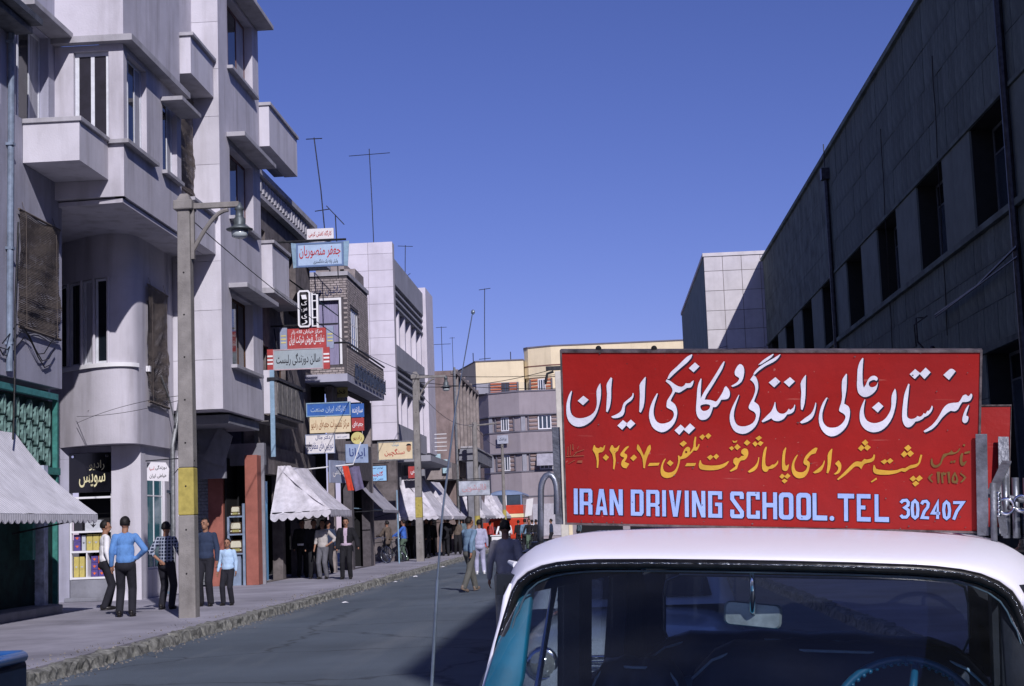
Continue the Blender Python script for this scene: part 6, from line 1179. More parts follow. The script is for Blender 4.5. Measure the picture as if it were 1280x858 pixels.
s=S('shop_sign','grey tailor sign with black writing and red and white end panels',f5,-9.42,-7.96,6.2,6.8,mat('grey green sign board',(.36,.42,.46),.6,.08,4,.03),[('سالن دوزندگی رلیست',.5,.5,.88,.6,ink)],border=mat('pinkish sign frame',(.5,.38,.42),.6,.1,5,0),bw=.025)
for a,b in((-9.6,-9.425),(-7.955,-7.77)):
    mb=MB(); mb.fbox(f5,a,b,6.18,6.82,-.06,-.002); mb.build('end_panel',redb,s)
    for z in(6.37,6.48,6.59): mb=MB(); mb.fbox(f5,a+.008,b-.008,z,z+.05,.001,.008); mb.build('stripe',whl,s)
f6=FC(48.6)
s=S('shop_sign','small yellow sign half in shade under the brick balcony',FC(51.0),-9.3,-8.54,6.0,6.34,yelb,[('فخریان',.5,.5,.8,.6,ink)],n0=0)
s=S('shop_sign','long blue sign with pale writing over the cream repair sign',f6,-9.5,-8.06,5.2,5.64,blu,[('کارگاه ایران صنعت',.5,.5,.8,.55,sgb)],border=bluep,bw=.03)
s=S('shop_sign','cream repair centre sign with brown Persian writing below long blue sign',f6,-9.4,-8.06,4.66,5.18,creamb,[('مرکز تعمیرات جعبه‌ای رادیو',.5,.5,.92,.62,brownl)],n0=.01)
s=S('shop_sign','white sign with dark blue binocular shop writing, lowest of the sign stack',f6,-9.55,-8.6,4.0,4.62,sgw,[('دوربین‌های مظفریان',.5,.38,.9,.5,dbl),('دکتر جلال',.6,.82,.5,.26,dbl)],border=greyb,bw=.02)
s=S('shop_sign','tiny white arrow shaped sign right below the cream repair sign',f6,-8.58,-8.12,4.44,4.6,sgw,[('تعمیر رادیو',.5,.5,.7,.5,greyb)],n0=0)
s=S('shop_sign','rounded blue sign with white writing, top of the short right stack',f6,-8.04,-7.62,5.12,5.56,blu,[('سازنده',.5,.5,.8,.6,whl)],n0=.02)
s=S('shop_sign','small red square sign between the blue and round cream signs',f6,-8.03,-7.63,4.68,5.1,redb,[('جعبه‌ای',.5,.5,.85,.5,whl)],n0=.02)
s=thing('shop_sign','round cream sign with brown writing below the small red sign','sign',(-7.84,48.6,4.45))
mb=MB(); mb.fprism(f6,[(-7.85+.21*math.cos(a*PI/9),4.45+.2*math.sin(a*PI/9)) for a in range(18)],-.05,.03); mb.build('board',yelb,s); text_on(s,f6,'رادیو',-7.85,4.45,.28,.16,brownl,n=.036)
s=S('shop_sign','pale blue slanted sign with dark strokes below the round sign',AF((-8.3,48.4),(-7.6,48.9)),0,.8,3.65,4.25,mat('faded blue sign board',(.3,.38,.55),.6,.12,4,.03),[('ایرانا',.5,.5,.7,.6,dbl)],n0=.2)
s=S('shop_sign','white and blue sign hanging edge on beside the cloth banner',AF((-8.5,46.9),(-8.1,48.3)),0,1.1,3.0,3.7,greyb,[('عکاسی',.5,.5,.7,.5,whl)],n0=.05)
# flag-like hanging cloths
s=thing('hanging_banner','red and violet cloth banner hanging from a pole over the pavement','banner',(-7.9,47.6,3.6))
mb=MB(); cloth(mb,(-8.15,47.3,3.55),(-7.95,47.3,3.5),(-7.8,47.35,2.75),(-8.0,47.35,2.75),6,8,.02,.03,3); mb.build('red_cloth',mat('bright red cloth',(.62,.06,.03),.9,.1,5,.1),s,smooth=True,fixn=False)
mb=MB(); cloth(mb,(-7.95,47.4,3.5),(-7.62,47.4,3.5),(-7.5,47.45,2.8),(-7.78,47.45,2.72),6,8,.02,.03,4); mb.build('violet_cloth',mat('dull violet cloth',(.16,.14,.24),.9,.2,5,.1),s,smooth=True,fixn=False)
mb=MB(); mb.tube([(-9.8,47.2,3.42),(-7.8,47.3,3.56),(-7.55,47.35,4.25)],.022,6); mb.build('pole',white_paint,s)
f8=FC(60.2)
s=S('shop_sign','cream shop sign with red lettering and a painted face at its end',f8,-8.93,-7.5,4.2,4.95,creamb,[('سنگچین',.47,.4,.56,.42,red),('عینک',.5,.82,.2,.24,bluep)],border=metal_g,bw=.04)
mb=MB(); mb.fprism(f8,[(-7.68+.09*math.cos(a*PI/8),4.66+.14*math.sin(a*PI/8)) for a in range(16)],.01,.016); mb.build('painted_face',mat('painted face ochre',(.45,.22,.12),.7,.1,10,0),s)
mb=MB(); mb.fprism(f8,[(-7.68+.1*math.cos(a*PI/8),4.76+.08*math.sin(a*PI/8)) for a in range(9)],.017,.02); mb.build('painted_hair',ink,s)
s=S('shop_sign','light blue square sign with dark frame and red writing, below the cream face sign',FC(58.8),-9.2,-8.35,3.32,3.98,mat('light blue sign board',(.3,.55,.82),.6,.06,4,0),[('گلچین',.5,.45,.6,.34,red),('لوازم تحریر',.5,.8,.6,.16,dbl),('تلفن ۳۲۴۵',.5,.15,.6,.14,dbl)],border=dwood,bw=.04,n0=.1)
mb=MB(); mb.tube([(-9.5,58.8,4.02),(-8.3,58.8,4.05)],.02,5); mb.build('bracket',metal_d,s)
s=S('shop_sign','small red and blue sign in the shade behind the second lamp post',FC(64.6),-8.3,-7.75,3.6,4.1,redb,[('پپسی',.5,.5,.6,.5,whl)])
mb=MB(); mb.fbox(FC(64.6),-7.98,-7.76,3.62,4.08,.003,.012); mb.build('blue_half',blu,s)
s=S('shop_sign','long faded pale signboard on the farther pavement poles',AF((-7.2,75.2),(-5.7,75.6)),0,1.62,2.95,3.72,mat('faded pale sign board',(.42,.45,.52),.6,.25,2,.05),[('قالیشویی',.5,.5,.75,.5,mat('faded red paint',(.45,.25,.28),.7,.2,5,0))],border=metal_d,bw=.03)
mb=MB(); mb.tube([(-7.15,75.3,.15),(-7.15,75.3,3.0)],.03,6); mb.tube([(-8.4,75.2,3.75),(-5.8,75.5,3.8)],.02,5); mb.build('bracket',metal_d,s)
for k,(x,y,z,tx,lb) in enumerate(((-10.35,40.2,4.02,'رادیو','slanted grey board leaning under the tower soffit'),)):
    t=thing('leaning_board',lb,'board',(x,y,z)); mb=MB(); f_=FC(39.3); mb.fprism(f_,[(-10.45,3.5),(-9.9,3.3),(-9.65,4.08),(-10.0,4.35)],-.05,.0); mb.build('board',greyconc,t)

# ------------------------------------------------------------------ lamp posts
yel=mat('faded yellow band paint',(.46,.38,.10),.8,.18,4,.1); pc=mat('weathered concrete post',(.26,.245,.235),.9,.15,3,.3,40,stain=.6)
def lamp_post(label,x,y,h,arm=.98,side=1,full=True):
    t=thing('lamp_post',label,'lamp post',(x,y,.15 if x<0 else .15),'concrete lamp posts')
    def sq(z0,z1,w0,w1,d0,d1,m,name):
        mb=MB(); V=[(x-w0,y-d0,z0),(x+w0,y-d0,z0),(x+w0,y+d0,z0),(x-w0,y+d0,z0),(x-w1,y-d1,z1),(x+w1,y-d1,z1),(x+w1,y+d1,z1),(x-w1,y+d1,z1)]
        mb.add(V,[(0,3,2,1),(4,5,6,7),(0,1,5,4),(1,2,6,5),(2,3,7,6),(3,0,4,7)]); mb.build(name,m,t,bevel=.02)
    W=lambda z: .15-(z/h)*.04
    sq(.1,1.9,W(0),W(1.9),W(0),W(1.9),pc,'post_foot'); sq(1.9,2.72,W(1.9)+.0015,W(2.72)+.0015,W(1.9)+.0015,W(2.72)+.0015,yel,'yellow_band'); sq(2.72,h,W(2.72),W(h),W(2.72),W(h),pc,'post')
    sq(h-.22,h-.05,.17,.17,.17,.17,pc,'cap'); sq(h-.05,h+.08,.13,.07,.13,.07,pc,'cap_top')
    z=.9
    while z<h-.8 and full: 
        mb=MB(); mb.lathe((x,y-W(z)-.001,z),[(.016,-.004),(.014,.006)],8,axis='y'); mb.build('bolt_hole',darkint,t); z+=.75
    s=side
    mb=MB(); V=[]; mb.box(x+s*.1,x+s*arm,y-.045,y+.045,h-.2,h-.1); mb.build('arm',pc,t,bevel=.01)
    mb=MB(); pts=[(x+s*(.12+.66*i/8),y,h-.98+.74*math.sin(PI/2*i/8)) for i in range(9)]; mb.tube(pts,.04,8); mb.box(x+s*.1,x+s*.17,y-.04,y+.04,h-1.1,h-.2); mb.build('arm_brace',pc,t)
    xl=x+s*arm; mb=MB(); mb.lathe((xl,y,h-.62),[(.22,0),(.24,.02),(.11,.08),(.1,.1),(.11,.2),(.07,.24),(.065,.36),(.09,.38),(.05,.44),(.03,.5)],14); mb.build('lamp_housing',mat('lamp housing grey',(.12,.14,.15),.5,.2,8,.05,metal=.4),t,smooth=True)
    mb=MB(); mb.lathe((xl,y,h-.76),[(.09,0),(.14,.03),(.15,.13)],14); mb.build('lamp_glass',mat('milky lamp glass',(.45,.5,.52),.15,.1,6,0,spec=.5),t,smooth=True)
    return t
lamp_post('tall concrete lamp post with yellow band, nearest on left pavement',-7.22,26.16,7.5)
lamp_post('second concrete lamp post with yellow band beside the broad white awning',-7.5,61.5,7.75,1.25)
# other poles
def pole(label,x,y,h,r0=.13,r1=.08,m=pc,band=True,arm=None):
    t=thing('utility_pole',label,'pole',(x,y,.1),'utility poles'); mb=MB(); mb.tube([(x,y,.1),(x,y,h)],[r0,r1],10); mb.build('shaft',m,t)
    if band: mb=MB(); mb.tube([(x,y,1.5),(x,y,2.4)],[r0*.95+.004,r0*.9+.004],10); mb.build('yellow_band',yel,t)
    if arm: mb=MB(); mb.tube([(x-arm[0],y,h-.2),(x+arm[1],y,h-.1)],.05,6); mb.build('crossarm',m,t)
    return t
pole('grey pole with yellow foot band before the arcade house',-6.7,80,6.9,.16,.13,arm=(.3,1.2))
pole('slim bare pole standing in front of the red bus',-6.45,98,6.6,.14,.09)
# lamp post beyond the big sign, arm pointing left
t=thing('street_lamp','dark lamp bracket arm on a pale column behind the red roof sign','street lamp',(-1.55,60,0)); mb=MB(); mb.box(-1.75,-1.45,59.9,60.1,0,7.45); mb.build('post',mat('pale lamp column',(.6,.57,.52),.8,.1,3,.1),t,bevel=.02)
mb=MB(); mb.box(-2.1,-.9,59.92,60.08,7.5,7.66); mb.tube([(-1.8,60,7.45),(-2.05,60,7.38),(-2.12,60,7.1),(-2.14,60,6.95)],[.05,.05,.06,.03],8); mb.build('arm',metal_d,t)
# round knobs seen above the sign belong to a far rooftop
# ------------------------------------------------------------------ aerials and wires
def aerial(label,x,y,z,h,bars,lean=0,r=.02):
    t=thing('roof_aerial',label,'aerial',(x,y,z),'rooftop television aerials'); mb=MB(); mb.tube([(x,y,z),(x+lean*.4,y,z+h*.5),(x+lean,y,z+h)],r,5); mb.build('mast',metal_d,t)
    for (dz,w,ang) in bars:
        c=math.cos(ang)*w; s=math.sin(ang)*w; X=x+lean*(1-dz/h); mb=MB(); mb.tube([(X-c,y,z+h-dz-s),(X+c,y,z+h-dz+s)],r*.8,5); mb.build('crossbar',metal_d,t)
    return t
aerial('tallest leaning aerial above the patterned cornice',-9.1,50.6,11.25,3.7,[(.04,.28,0),(2.55,.25,.1)],-.33,.022)
aerial('aerial with slanted bar right of the small white rooftop sign',-8.6,50,9.9,2.2,[(.02,.45,-.85)],-.05)
aerial('tall thin aerial rising behind the white stone panels',-9.5,64.5,13.3,4.7,[(.25,.9,.03)],-.1)
aerial('T shaped aerial on the white building roof behind louvres',-8.75,69,12.9,1.6,[(.05,.35,-.08),(1.5,.3,.6)],.05,.018)
aerial('first thin aerial over the rough brick house roof',-8.7,84,9.6,3.0,[(.05,.3,0),(1.0,.5,0)],0,.018)
aerial('second thin aerial over the rough brick house roof',-8.2,85,9.6,2.5,[(.05,.15,0)],0,.015)
aerial('tall aerial on the cream corner building roof',-9.6,127.5,15.0,6.4,[(.05,.5,.1),(6.0,.5,.05)],.2,.035)
aerial('short stub aerial on the cream corner building roof',-10.7,129,15.1,1.0,[],0,.04)
aerial('short rod aerial near the taller cream block',-7.4,127.5,15.1,.8,[],0,.04)
tk=thing('roof_tank','whitewashed rooftop tank behind the patterned cornice','tank',(-9.3,50,10.9)); mb=MB(); mb.box(-9.9,-8.95,49.5,50.5,10.3,11.25); mb.build('tank',mat('patchy whitewash',(.5,.52,.6),.9,.3,3,.2),tk); mb=MB(); mb.box(-9.95,-8.9,49.45,50.55,11.255,11.3); mb.build('lid',slabconc,tk)
for k,(a,b,sg) in enumerate((((-7.3,26.2,7.3),(-7.4,61.5,7.7),.5),((-7.4,61.5,7.7),(6.5,76.6,10.0),.6),((-7.4,61.5,7.4),(6.5,77,9.2),.7),((-7.4,61.5,7.2),(-2,60,7.5),.2),((-7.35,61.5,7.0),(-6.7,80,6.8),.5),((-6.7,80,6.8),(-6.4,98,6.5),.4),((-10.37,34.4,5.1),(-11.5,33.45,4.4),.03),((-11.8,33.6,4.3),(-7.2,26.2,3.95),.08),((-11.8,33.6,4.15),(-7.2,26.2,4.0),-.1))):
    mb=MB(); a=Vector(a);b=Vector(b); pts=[a.lerp(b,i/14)-Vector((0,0,sg*4*(i/14)*(1-i/14))) for i in range(15)]; mb.tube(pts,.012 if k<6 else .005,4)
    lbs=['overhead wire between the two left lamp posts','overhead wire crossing the street towards the pale stone block','second lower wire crossing the street to the pale block','short wire from second lamp post to street lamp','overhead wire from second lamp post to grey pole','farthest overhead wire between the two slim poles','thin slanting wire on the rounded bay face','thin wire from lamp post across rounded bay','second thin wire from lamp post across rounded bay']
    tag(mb.build('overhead_wire',rubber),lbs[k],'wire','overhead wires')

# ------------------------------------------------------------------ goods in the radio shop window
goods=[]
bxm={'y':mat('yellow carton',(.55,.46,.14),.7,.15,8,.05),'v':mat('violet carton',(.10,.07,.26),.6,.15,8,.05),'o':mat('orange carton',(.75,.15,.03),.6,.1,8,.05),'w':mat('pale box',(.5,.52,.56),.6,.1,8,.05),'k':mat('dark box',(.03,.03,.04),.5,.2,8,.05)}
def carton(x,z,w,h,c,label,d=.26,y=34.3):
    K=.934; x=x*K; w=w*K; z=(.692+(z-.67)*K) if z<1.2 else (1.287+(z-1.27)*K) if z<1.7 else (1.737+(z-1.77)*K); h=h*K
    t=thing('goods_box',label,'box',(x+w/2,y,z),'boxed goods on the radio shop shelves')
    mb=MB(); mb.box(x,x+w-.006,y,y+d,z,z+h-.006); mb.build('box',bxm[c],t,bevel=.004)
    if c in 'vyw':
        mb=MB(); f_=FC(y); cx=x+w/2; cz=z+h/2; q=min(w,h)*.3
        mb.fprism(f_,[(cx-q,cz+q*.4),(cx-q*.3,cz+q*.1),(cx,cz+q*.7),(cx+q*.3,cz+q*.1),(cx+q,cz+q*.4),(cx,cz-q*.8)],.001,.004); mb.build('printed_emblem',bxm['o' if c=='v' else 'w' if c=='y' else 'k'],t)
    return t
rowsn=['bottom shelf','middle shelf','upper shelf']
cn={'y':'yellow','v':'violet','o':'orange','w':'pale','k':'dark'}
lay=[(0,-12.98,.67,.13,.5,'y'),(0,-12.84,.67,.13,.5,'y'),(0,-12.55,.67,.17,.17,'v'),(0,-12.55,.84,.17,.17,'v'),(0,-12.55,1.01,.17,.17,'v'),(0,-12.37,.67,.17,.17,'v'),(0,-12.37,.84,.33,.34,'o'),(0,-12.2,.67,.17,.17,'v'),
 (1,-12.98,1.27,.17,.22,'v'),(1,-12.98,1.49,.17,.18,'v'),(1,-12.78,1.27,.1,.38,'w'),(1,-12.66,1.27,.15,.4,'y'),(1,-12.5,1.27,.15,.4,'y'),(1,-12.34,1.27,.15,.4,'y'),(2,-12.98,1.77,.22,.24,'k'),(2,-12.7,1.77,.42,.26,'w'),(2,-12.2,1.77,.18,.2,'k')]
tone={}
for i,(rw,x,z,w_,h,c) in enumerate(lay):
    pos='at left' if x<-12.8 else 'left of centre' if x<-12.6 else 'in centre' if x<-12.45 else 'right of centre' if x<-12.3 else 'near the men'
    lv={.84:', second row up',1.01:', top row',1.49:', stacked on another'}.get(z,'')+(' (inner one)' if False else '')
    if (rw,c)==(0,'y'): pos='farthest left' if x<-12.9 else 'beside the leftmost one'
    carton(x,z,w_,h,c,f'{cn[c]} goods box {pos} on {rowsn[rw]} of radio shop window{lv}')
# ------------------------------------------------------------------ people
def cloth_m(name,c,var=.12,rough=.9): return mat(name,c,rough,var,9,1.0,12,stretch=(1,1,.6))
skinm=mat('skin',(.33,.17,.11),.6,.12,9,.05); hairm=mat('black hair',(.012,.01,.01),.6,.3,30,.3,80); shoem=mat('black shoe leather',(.02,.018,.018),.35,.3,10,.05); leather=mat('brown belt leather',(.1,.06,.03),.5,.2,20,.05)
def capsules(segs,ells,voxel,name,m,smooth=2,cut=None):
    mb=MB()
    for (a,ra,b,rb) in segs:
        a=Vector(a);b=Vector(b); mb.tube([a.lerp(b,t) for t in(0,.5,1)],[ra,(ra+rb)/2,rb],12); mb.ell(a,(ra,ra,ra),12,8); mb.ell(b,(rb,rb,rb),12,8)
    for e in ells:
        mb.ell(e[0],e[1],16,10,rot=e[2] if len(e)>2 else None)
    me=mb.mesh(name,m); o=bpy.data.objects.new(name,me); COL.objects.link(o)
    r=o.modifiers.new('r','REMESH'); r.mode='VOXEL'; r.voxel_size=voxel; r.use_smooth_shade=True
    if smooth: sm=o.modifiers.new('s','SMOOTH'); sm.iterations=smooth; sm.factor=.5
    bpy.context.view_layer.update()
    out=bpy.data.meshes.new_from_object(o.evaluated_get(bpy.context.evaluated_depsgraph_get()))
    bpy.data.objects.remove(o); bpy.data.meshes.remove(me); out.name=name
    out.materials.clear(); out.materials.append(m)
    if cut is not None:
        bm=bmesh.new(); bm.from_mesh(out)
        bmesh.ops.delete(bm,geom=[v for v in bm.verts if cut(v.co)],context='VERTS'); bm.to_mesh(out); bm.free()
    out.polygons.foreach_set('use_smooth',[True]*len(out.polygons)); return out
def person(label,x,y,z,head,h=1.72,shirt=None,trou=None,arms=('down','down'),stride=(0,0),lean=0,jacket=None,hair=True,turn=0,vox=.016,hand_d=True,shoes=None,bald=False,sleeve='long',group='people walking and standing in the street',seat=0,belt=True,build=1.0,moustache=False,crouch=0,open_j=False):
    """standing figure; local +Y is the direction the person faces; head = heading angle (0 faces +Y, pi faces the camera)"""
    k=h/1.75; t=thing('person',label,'person',(x,y,z),group,rot=(0,0,head))
    S=lambda p:(p[0]*k,p[1]*k,p[2]*k)
    hip=.93; sway=lean
    sh_z=1.43; nz=1.50
    off=Vector((0,sway,0))
    ny=sway
    def L(side):
        st=stride[0] if side<0 else stride[1]
        hipj=Vector((.092*side,0,hip-.02)); foot=Vector((.11*side+.0,st,.085+ (abs(st)*.12 if st<0 else 0)))
        d=foot-hipj; Lh=.44; Ls=.42; D=min(d.length,Lh+Ls-.001); a=(Lh*Lh-Ls*Ls+D*D)/(2*D); hh=math.sqrt(max(0,Lh*Lh-a*a)); n=d.normalized(); f=Vector((0,1,0))-n*n.y; f.normalize()
        return hipj, hipj+n*a+f*hh, hipj+n*D
    legs=[L(-1),L(1)]
    poses={'down':((.235,-.02,1.15),(.255,.06,.90)),'hip':((.37,-.12,1.17),(.19,.03,1.02)),'back':((.27,-.17,1.16),(.07,-.17,1.0)),'fwd':((.22,.18,1.16),(.16,.42,1.12)),'swing':((.22,.12,1.17),(.22,.3,1.0)),'swingb':((.22,-.17,1.17),(.23,-.2,.93)),'fold':((.24,.1,1.17),(.02,.22,1.13)),'bar':((.24,.2,1.2),(.25,.45,1.05)),'side':((.3,-.03,1.16),(.36,.08,.93))}
    A=[]
    for side,nm in((-1,arms[0]),(1,arms[1])):
        e,w_=poses[nm]; s=Vector((.176*side*build,ny*.9,sh_z-.02)); A.append((s,Vector((e[0]*side,e[1]+ny*.8,e[2])),Vector((w_[0]*side,w_[1]+ny*.6,w_[2]))))
    hc=Vector((0,.015+ny*1.1,1.635)); R=Matrix.Rotation(turn,3,'Z')
    seg=[];el=[]
    # head: skull, jaw, nose, ears, neck
    el+=[(S(hc+Vector((0,-.01,.02))),(.077*k,.096*k,.108*k)),(S(hc+R@Vector((0,.022,-.055))),(.057*k,.068*k,.062*k)),(S(hc+R@Vector((0,.092,-.012))),(.0135*k,.02*k,.026*k)),(S(hc+R@Vector((0,.062,-.052))),(.03*k,.03*k,.012*k)),(S(hc+R@Vector((.078,-.005,-.005))),(.012*k,.02*k,.032*k)),(S(hc+R@Vector((-.078,-.005,-.005))),(.012*k,.02*k,.032*k)),(S(hc+R@Vector((0,.07,.03))),(.055*k,.02*k,.016*k))]
    seg+=[(S((0,-.01+ny,1.46)),.058*k,S(hc+Vector((0,-.01,-.06))),.054*k)]
    seg+=[(S((-.11,ny*.9,1.37)),.045*k,S((.11,ny*.9,1.37)),.045*k)]
    el+=[(S((0,ny*.7,1.26)),(.13*k,.08*k,.17*k)),(S((0,ny*.3,1.06)),(.13*k,.085*k,.15*k)),(S((0,0,.94)),(.14*k,.095*k,.11*k))]
    for hj,kn,an in legs: seg+=[(S(hj),.068*k,S(kn),.048*k),(S(kn),.048*k,S(an),.034*k)]
    for (s,e,w_),side in zip(A,(-1,1)):
        seg+=[(S(s),.036*k,S(e),.034*k),(S(e),.036*k,S(w_),.026*k)]
        d=(w_-e).normalized(); per=Vector((0,0,1)).cross(d); per=(per if per.length>.2 else Vector((0,1,0))).normalized() if True else per
        palm=w_+d*.055; el.append((S(palm),(.024*k,.036*k,.045*k),d.to_track_quat('Z','Y').to_matrix()))
        if hand_d:
            q=d.to_track_quat('Z','Y').to_matrix(); fy=q@Vector((0,1,0)); fx=q@Vector((1,0,0)); inw=fx if (fx.x*side)<0 else -fx
            for i,(o_,ln) in enumerate(((-.026,.055),(-.009,.066),(.009,.062),(.025,.048))):
                b0=w_+d*.09+fy*o_; b1=b0+d*ln*.55+inw*.008; b2=b1+d*ln*.35+inw*.02
                seg+=[(S(b0),.0092*k,S(b1),.0088*k),(S(b1),.0088*k,S(b2),.0075*k)]
            sgn=1 if fy.y>0 else -1
            t0=w_+d*.03+fy*.026*sgn; t1=t0+d*.035+fy*.025*sgn; seg+=[(S(t0),.012*k,S(t1),.0105*k),(S(t1),.0105*k,S(t1+d*.03+inw*.008),.009*k)]
    body=capsules(seg,el,vox*.62 if hand_d else vox,'body',skinm,1)
    o=bpy.data.objects.new('body',body); COL.objects.link(o); o.parent=t
    # shirt / jacket
    def top(name,m,infl,hem,sl,opn=False):
        s2=[];e2=[]
        i=infl
        e2+=[(S((0,ny*.8,1.33)),((.165*build+i)*k,(.112+i)*k,(.155+i)*k)),(S((0,ny*.5,1.15)),((.166*build+i)*k,(.122+i)*k,(.24+i)*k)),(S((0,.0,hem+.11)),((.170*build+i)*k,(.13+i)*k,(.15+i)*k))]
        s2+=[(S((-.13*build,ny*.9,1.405)),(.06+i)*k,S((.13*build,ny*.9,1.405)),(.06+i)*k),(S((0,ny*.95-.01,1.45)),(.062+i*.5)*k,S((-.15,ny*.9,1.40)),(.05+i)*k),(S((0,ny*.95-.01,1.45)),(.062+i*.5)*k,S((.15,ny*.9,1.40)),(.05+i)*k)]
        for (s,e,w_) in A:
            s2.append((S(s),(.064+i)*k,S(e),(.056+i)*k))
            if sl=='long': s2.append((S(e),(.056+i)*k,S(e.lerp(w_,.93)),(.041+i)*k))
            elif sl=='roll': s2.append((S(e),(.05+i)*k,S(e.lerp(w_,.35)),(.046+i)*k))
            else: pass
        hz=hem*k
        me=capsules(s2,e2,vox,name,m,2,cut=(lambda c: (c.z<hz and abs(c.x)<.215*k and abs(c.y)<.17*k) or (opn and c.y>.02*k and abs(c.x)<(.035+.05*abs(c.z/k-1.15))*k and c.z<1.5*k)))
        q=bpy.data.objects.new(name,me); COL.objects.link(q); q.parent=t
        # wrinkles
        tx=bpy.data.textures.get('crease') or bpy.data.textures.new('crease','CLOUDS'); tx.noise_scale=.09
        return q
    if shirt: top('shirt',shirt,.0,.90 if jacket is None else .92,sleeve)
    if jacket: top('jacket',jacket,.022,.76,'long',open_j)
    # trousers
    s3=[];e3=[(S((0,0,.95)),(.16*k,.12*k,.1*k)),(S((0,-.02,.88)),(.158*k,.125*k,.1*k))]
    for hj,kn,an in legs:
        s3+=[(S(hj),.098*k,S(kn),.079*k),(S(kn),.079*k,S(an+Vector((0,0,-.005))),.069*k)]
    me=capsules(s3,e3,vox,'trousers',trou,2,cut=lambda c:c.z>1.02*k)
    q=bpy.data.objects.new('trousers',me); COL.objects.link(q); q.parent=t
    if belt and not jacket:
        mb=MB(); n=20; V=[]
        for zz in(.975,1.005):
            for a in range(n): V.append(S((.158*math.cos(2*PI*a/n),.116*math.sin(2*PI*a/n)+ny*.1,zz)))
        mb.add(V,[(a,(a+1)%n,n+(a+1)%n,n+a) for a in range(n)]); mb.build('belt',leather,t,local=True,smooth=True)
    # shoes
    for (hj,kn,an),side in zip(legs,(-1,1)):
        mb=MB(); fwd=Vector((.12*side,1,0)).normalized(); st=stride[0] if side<0 else stride[1]; pit=-.35 if st<-.1 else (.15 if st>.2 else 0)
        q_=Matrix.Rotation(-math.atan2(fwd.x,fwd.y),3,'Z')@Matrix.Rotation(pit,3,'X')
        c=Vector(an)+q_@Vector((0,.045,-.045)); mb.ell(S(c),(.047*k,.135*k,.04*k),14,8,rot=q_); c2=Vector(an)+q_@Vector((0,-.03,-.01)); mb.ell(S(c2),(.042*k,.06*k,.055*k),12,8,rot=q_)
        c3=Vector(an)+q_@Vector((0,.04,-.072)); mb.ell(S(c3),(.05*k,.14*k,.012*k),14,4,rot=q_)
        mb.build('shoe',shoes or shoem,t,local=True,smooth=True)
    if hair:
        mb=MB(); c=hc+Vector((0,-.012,.03)); n=0
        nu,nv=22,14; V=[];F=[]
        rx,ry,rz=.0805,.099,.103
        for j in range(nv+1):
            for i in range(nu):
                th=PI*j/nv; ph=2*PI*i/nu; p=Vector((math.sin(th)*math.cos(ph)*rx,math.sin(th)*math.sin(ph)*ry,math.cos(th)*rz)); p*=1+.03*math.sin(ph*3+j*.9+h*7)*math.sin(th*2.2)+.02*math.sin(ph*7+j*1.7); V.append(p)
        keep=lambda p:(p.z>.045 or (p.y<.01 and p.z>-.055) or (p.y<.035 and p.z>-.005 and abs(p.x)>.06)) and not (p.y>.055 and p.z<.062)
        for j in range(nv):
            for i in range(nu):
                f=(j*nu+i,j*nu+(i+1)%nu,(j+1)*nu+(i+1)%nu,(j+1)*nu+i)
                if all(keep(V[q]) for q in f): F.append(f)
        mb.add([S(c+R@p) for p in V],F)
        hb=mb.build('hair',hairm,t,local=True,smooth=True)
        so_=hb.modifiers.new('thick','SOLIDIFY'); so_.thickness=.012
    # eyes and brows
    mb=MB()
    for s in(-1,1):
        mb.ell(S(hc+R@Vector((.03*s,.083,.008))),(.012*k,.006*k,.006*k),8,6); mb.ell(S(hc+R@Vector((.032*s,.088,.034))),(.02*k,.006*k,.005*k),8,6)
    mb.ell(S(hc+R@Vector((0,.088,-.06))),(.024*k,.006*k,.005*k),8,6)
    if moustache: mb.ell(S(hc+R@Vector((0,.09,-.042))),(.03*k,.01*k,.009*k),8,6)
    e_=mb.build('facial_features',hairm,t,local=True,smooth=True); e_['kind']='stuff'
    return t
def plaid():
    m=mat('dark checked shirt cloth',(.03,.04,.07),.9,.1,9,.2); n=m.node_tree;N=n.nodes;Lk=n.links
    tc=N.new('ShaderNodeTexCoord'); sx=N.new('ShaderNodeSeparateXYZ'); Lk.new(tc.outputs['Object'],sx.inputs[0]); outs=[]
    for ax in(0,2):
        mm=N.new('ShaderNodeMath'); mm.operation='MULTIPLY'; mm.inputs[1].default_value=16; Lk.new(sx.outputs[ax],mm.inputs[0])
        fr=N.new('ShaderNodeMath'); fr.operation='FRACT'; Lk.new(mm.outputs[0],fr.inputs[0]); lt=N.new('ShaderNodeMath'); lt.operation='LESS_THAN'; lt.inputs[1].default_value=.3; Lk.new(fr.outputs[0],lt.inputs[0]); outs.append(lt)
    mx=N.new('ShaderNodeMath'); mx.operation='MAXIMUM'; Lk.new(outs[0].outputs[0],mx.inputs[0]); Lk.new(outs[1].outputs[0],mx.inputs[1])
    b=N['Principled BSDF']; c=N.new('ShaderNodeMix'); c.data_type='RGBA'; Lk.new(mx.outputs[0],c.inputs[0]); c.inputs[6].default_value=(.02,.03,.06,1); c.inputs[7].default_value=(.32,.36,.45,1); Lk.new(c.outputs[2],b.inputs['Base Color']); return m
navy=cloth_m('dark trouser cloth',(.018,.018,.026)); blk=cloth_m('black suit cloth',(.014,.014,.018)); gry=cloth_m('grey trouser cloth',(.13,.13,.15)); 
W_=cloth_m('white shirt cloth',(.78,.78,.82),.06); B_=cloth_m('bright blue shirt cloth',(.12,.27,.58),.15); LB=cloth_m('light blue shirt cloth',(.42,.58,.78),.08); DB=cloth_m('navy shirt cloth',(.03,.045,.09)); PK=cloth_m('pinkish shirt cloth',(.5,.4,.5),.1); TN=cloth_m('tan shirt cloth',(.45,.42,.40),.1)
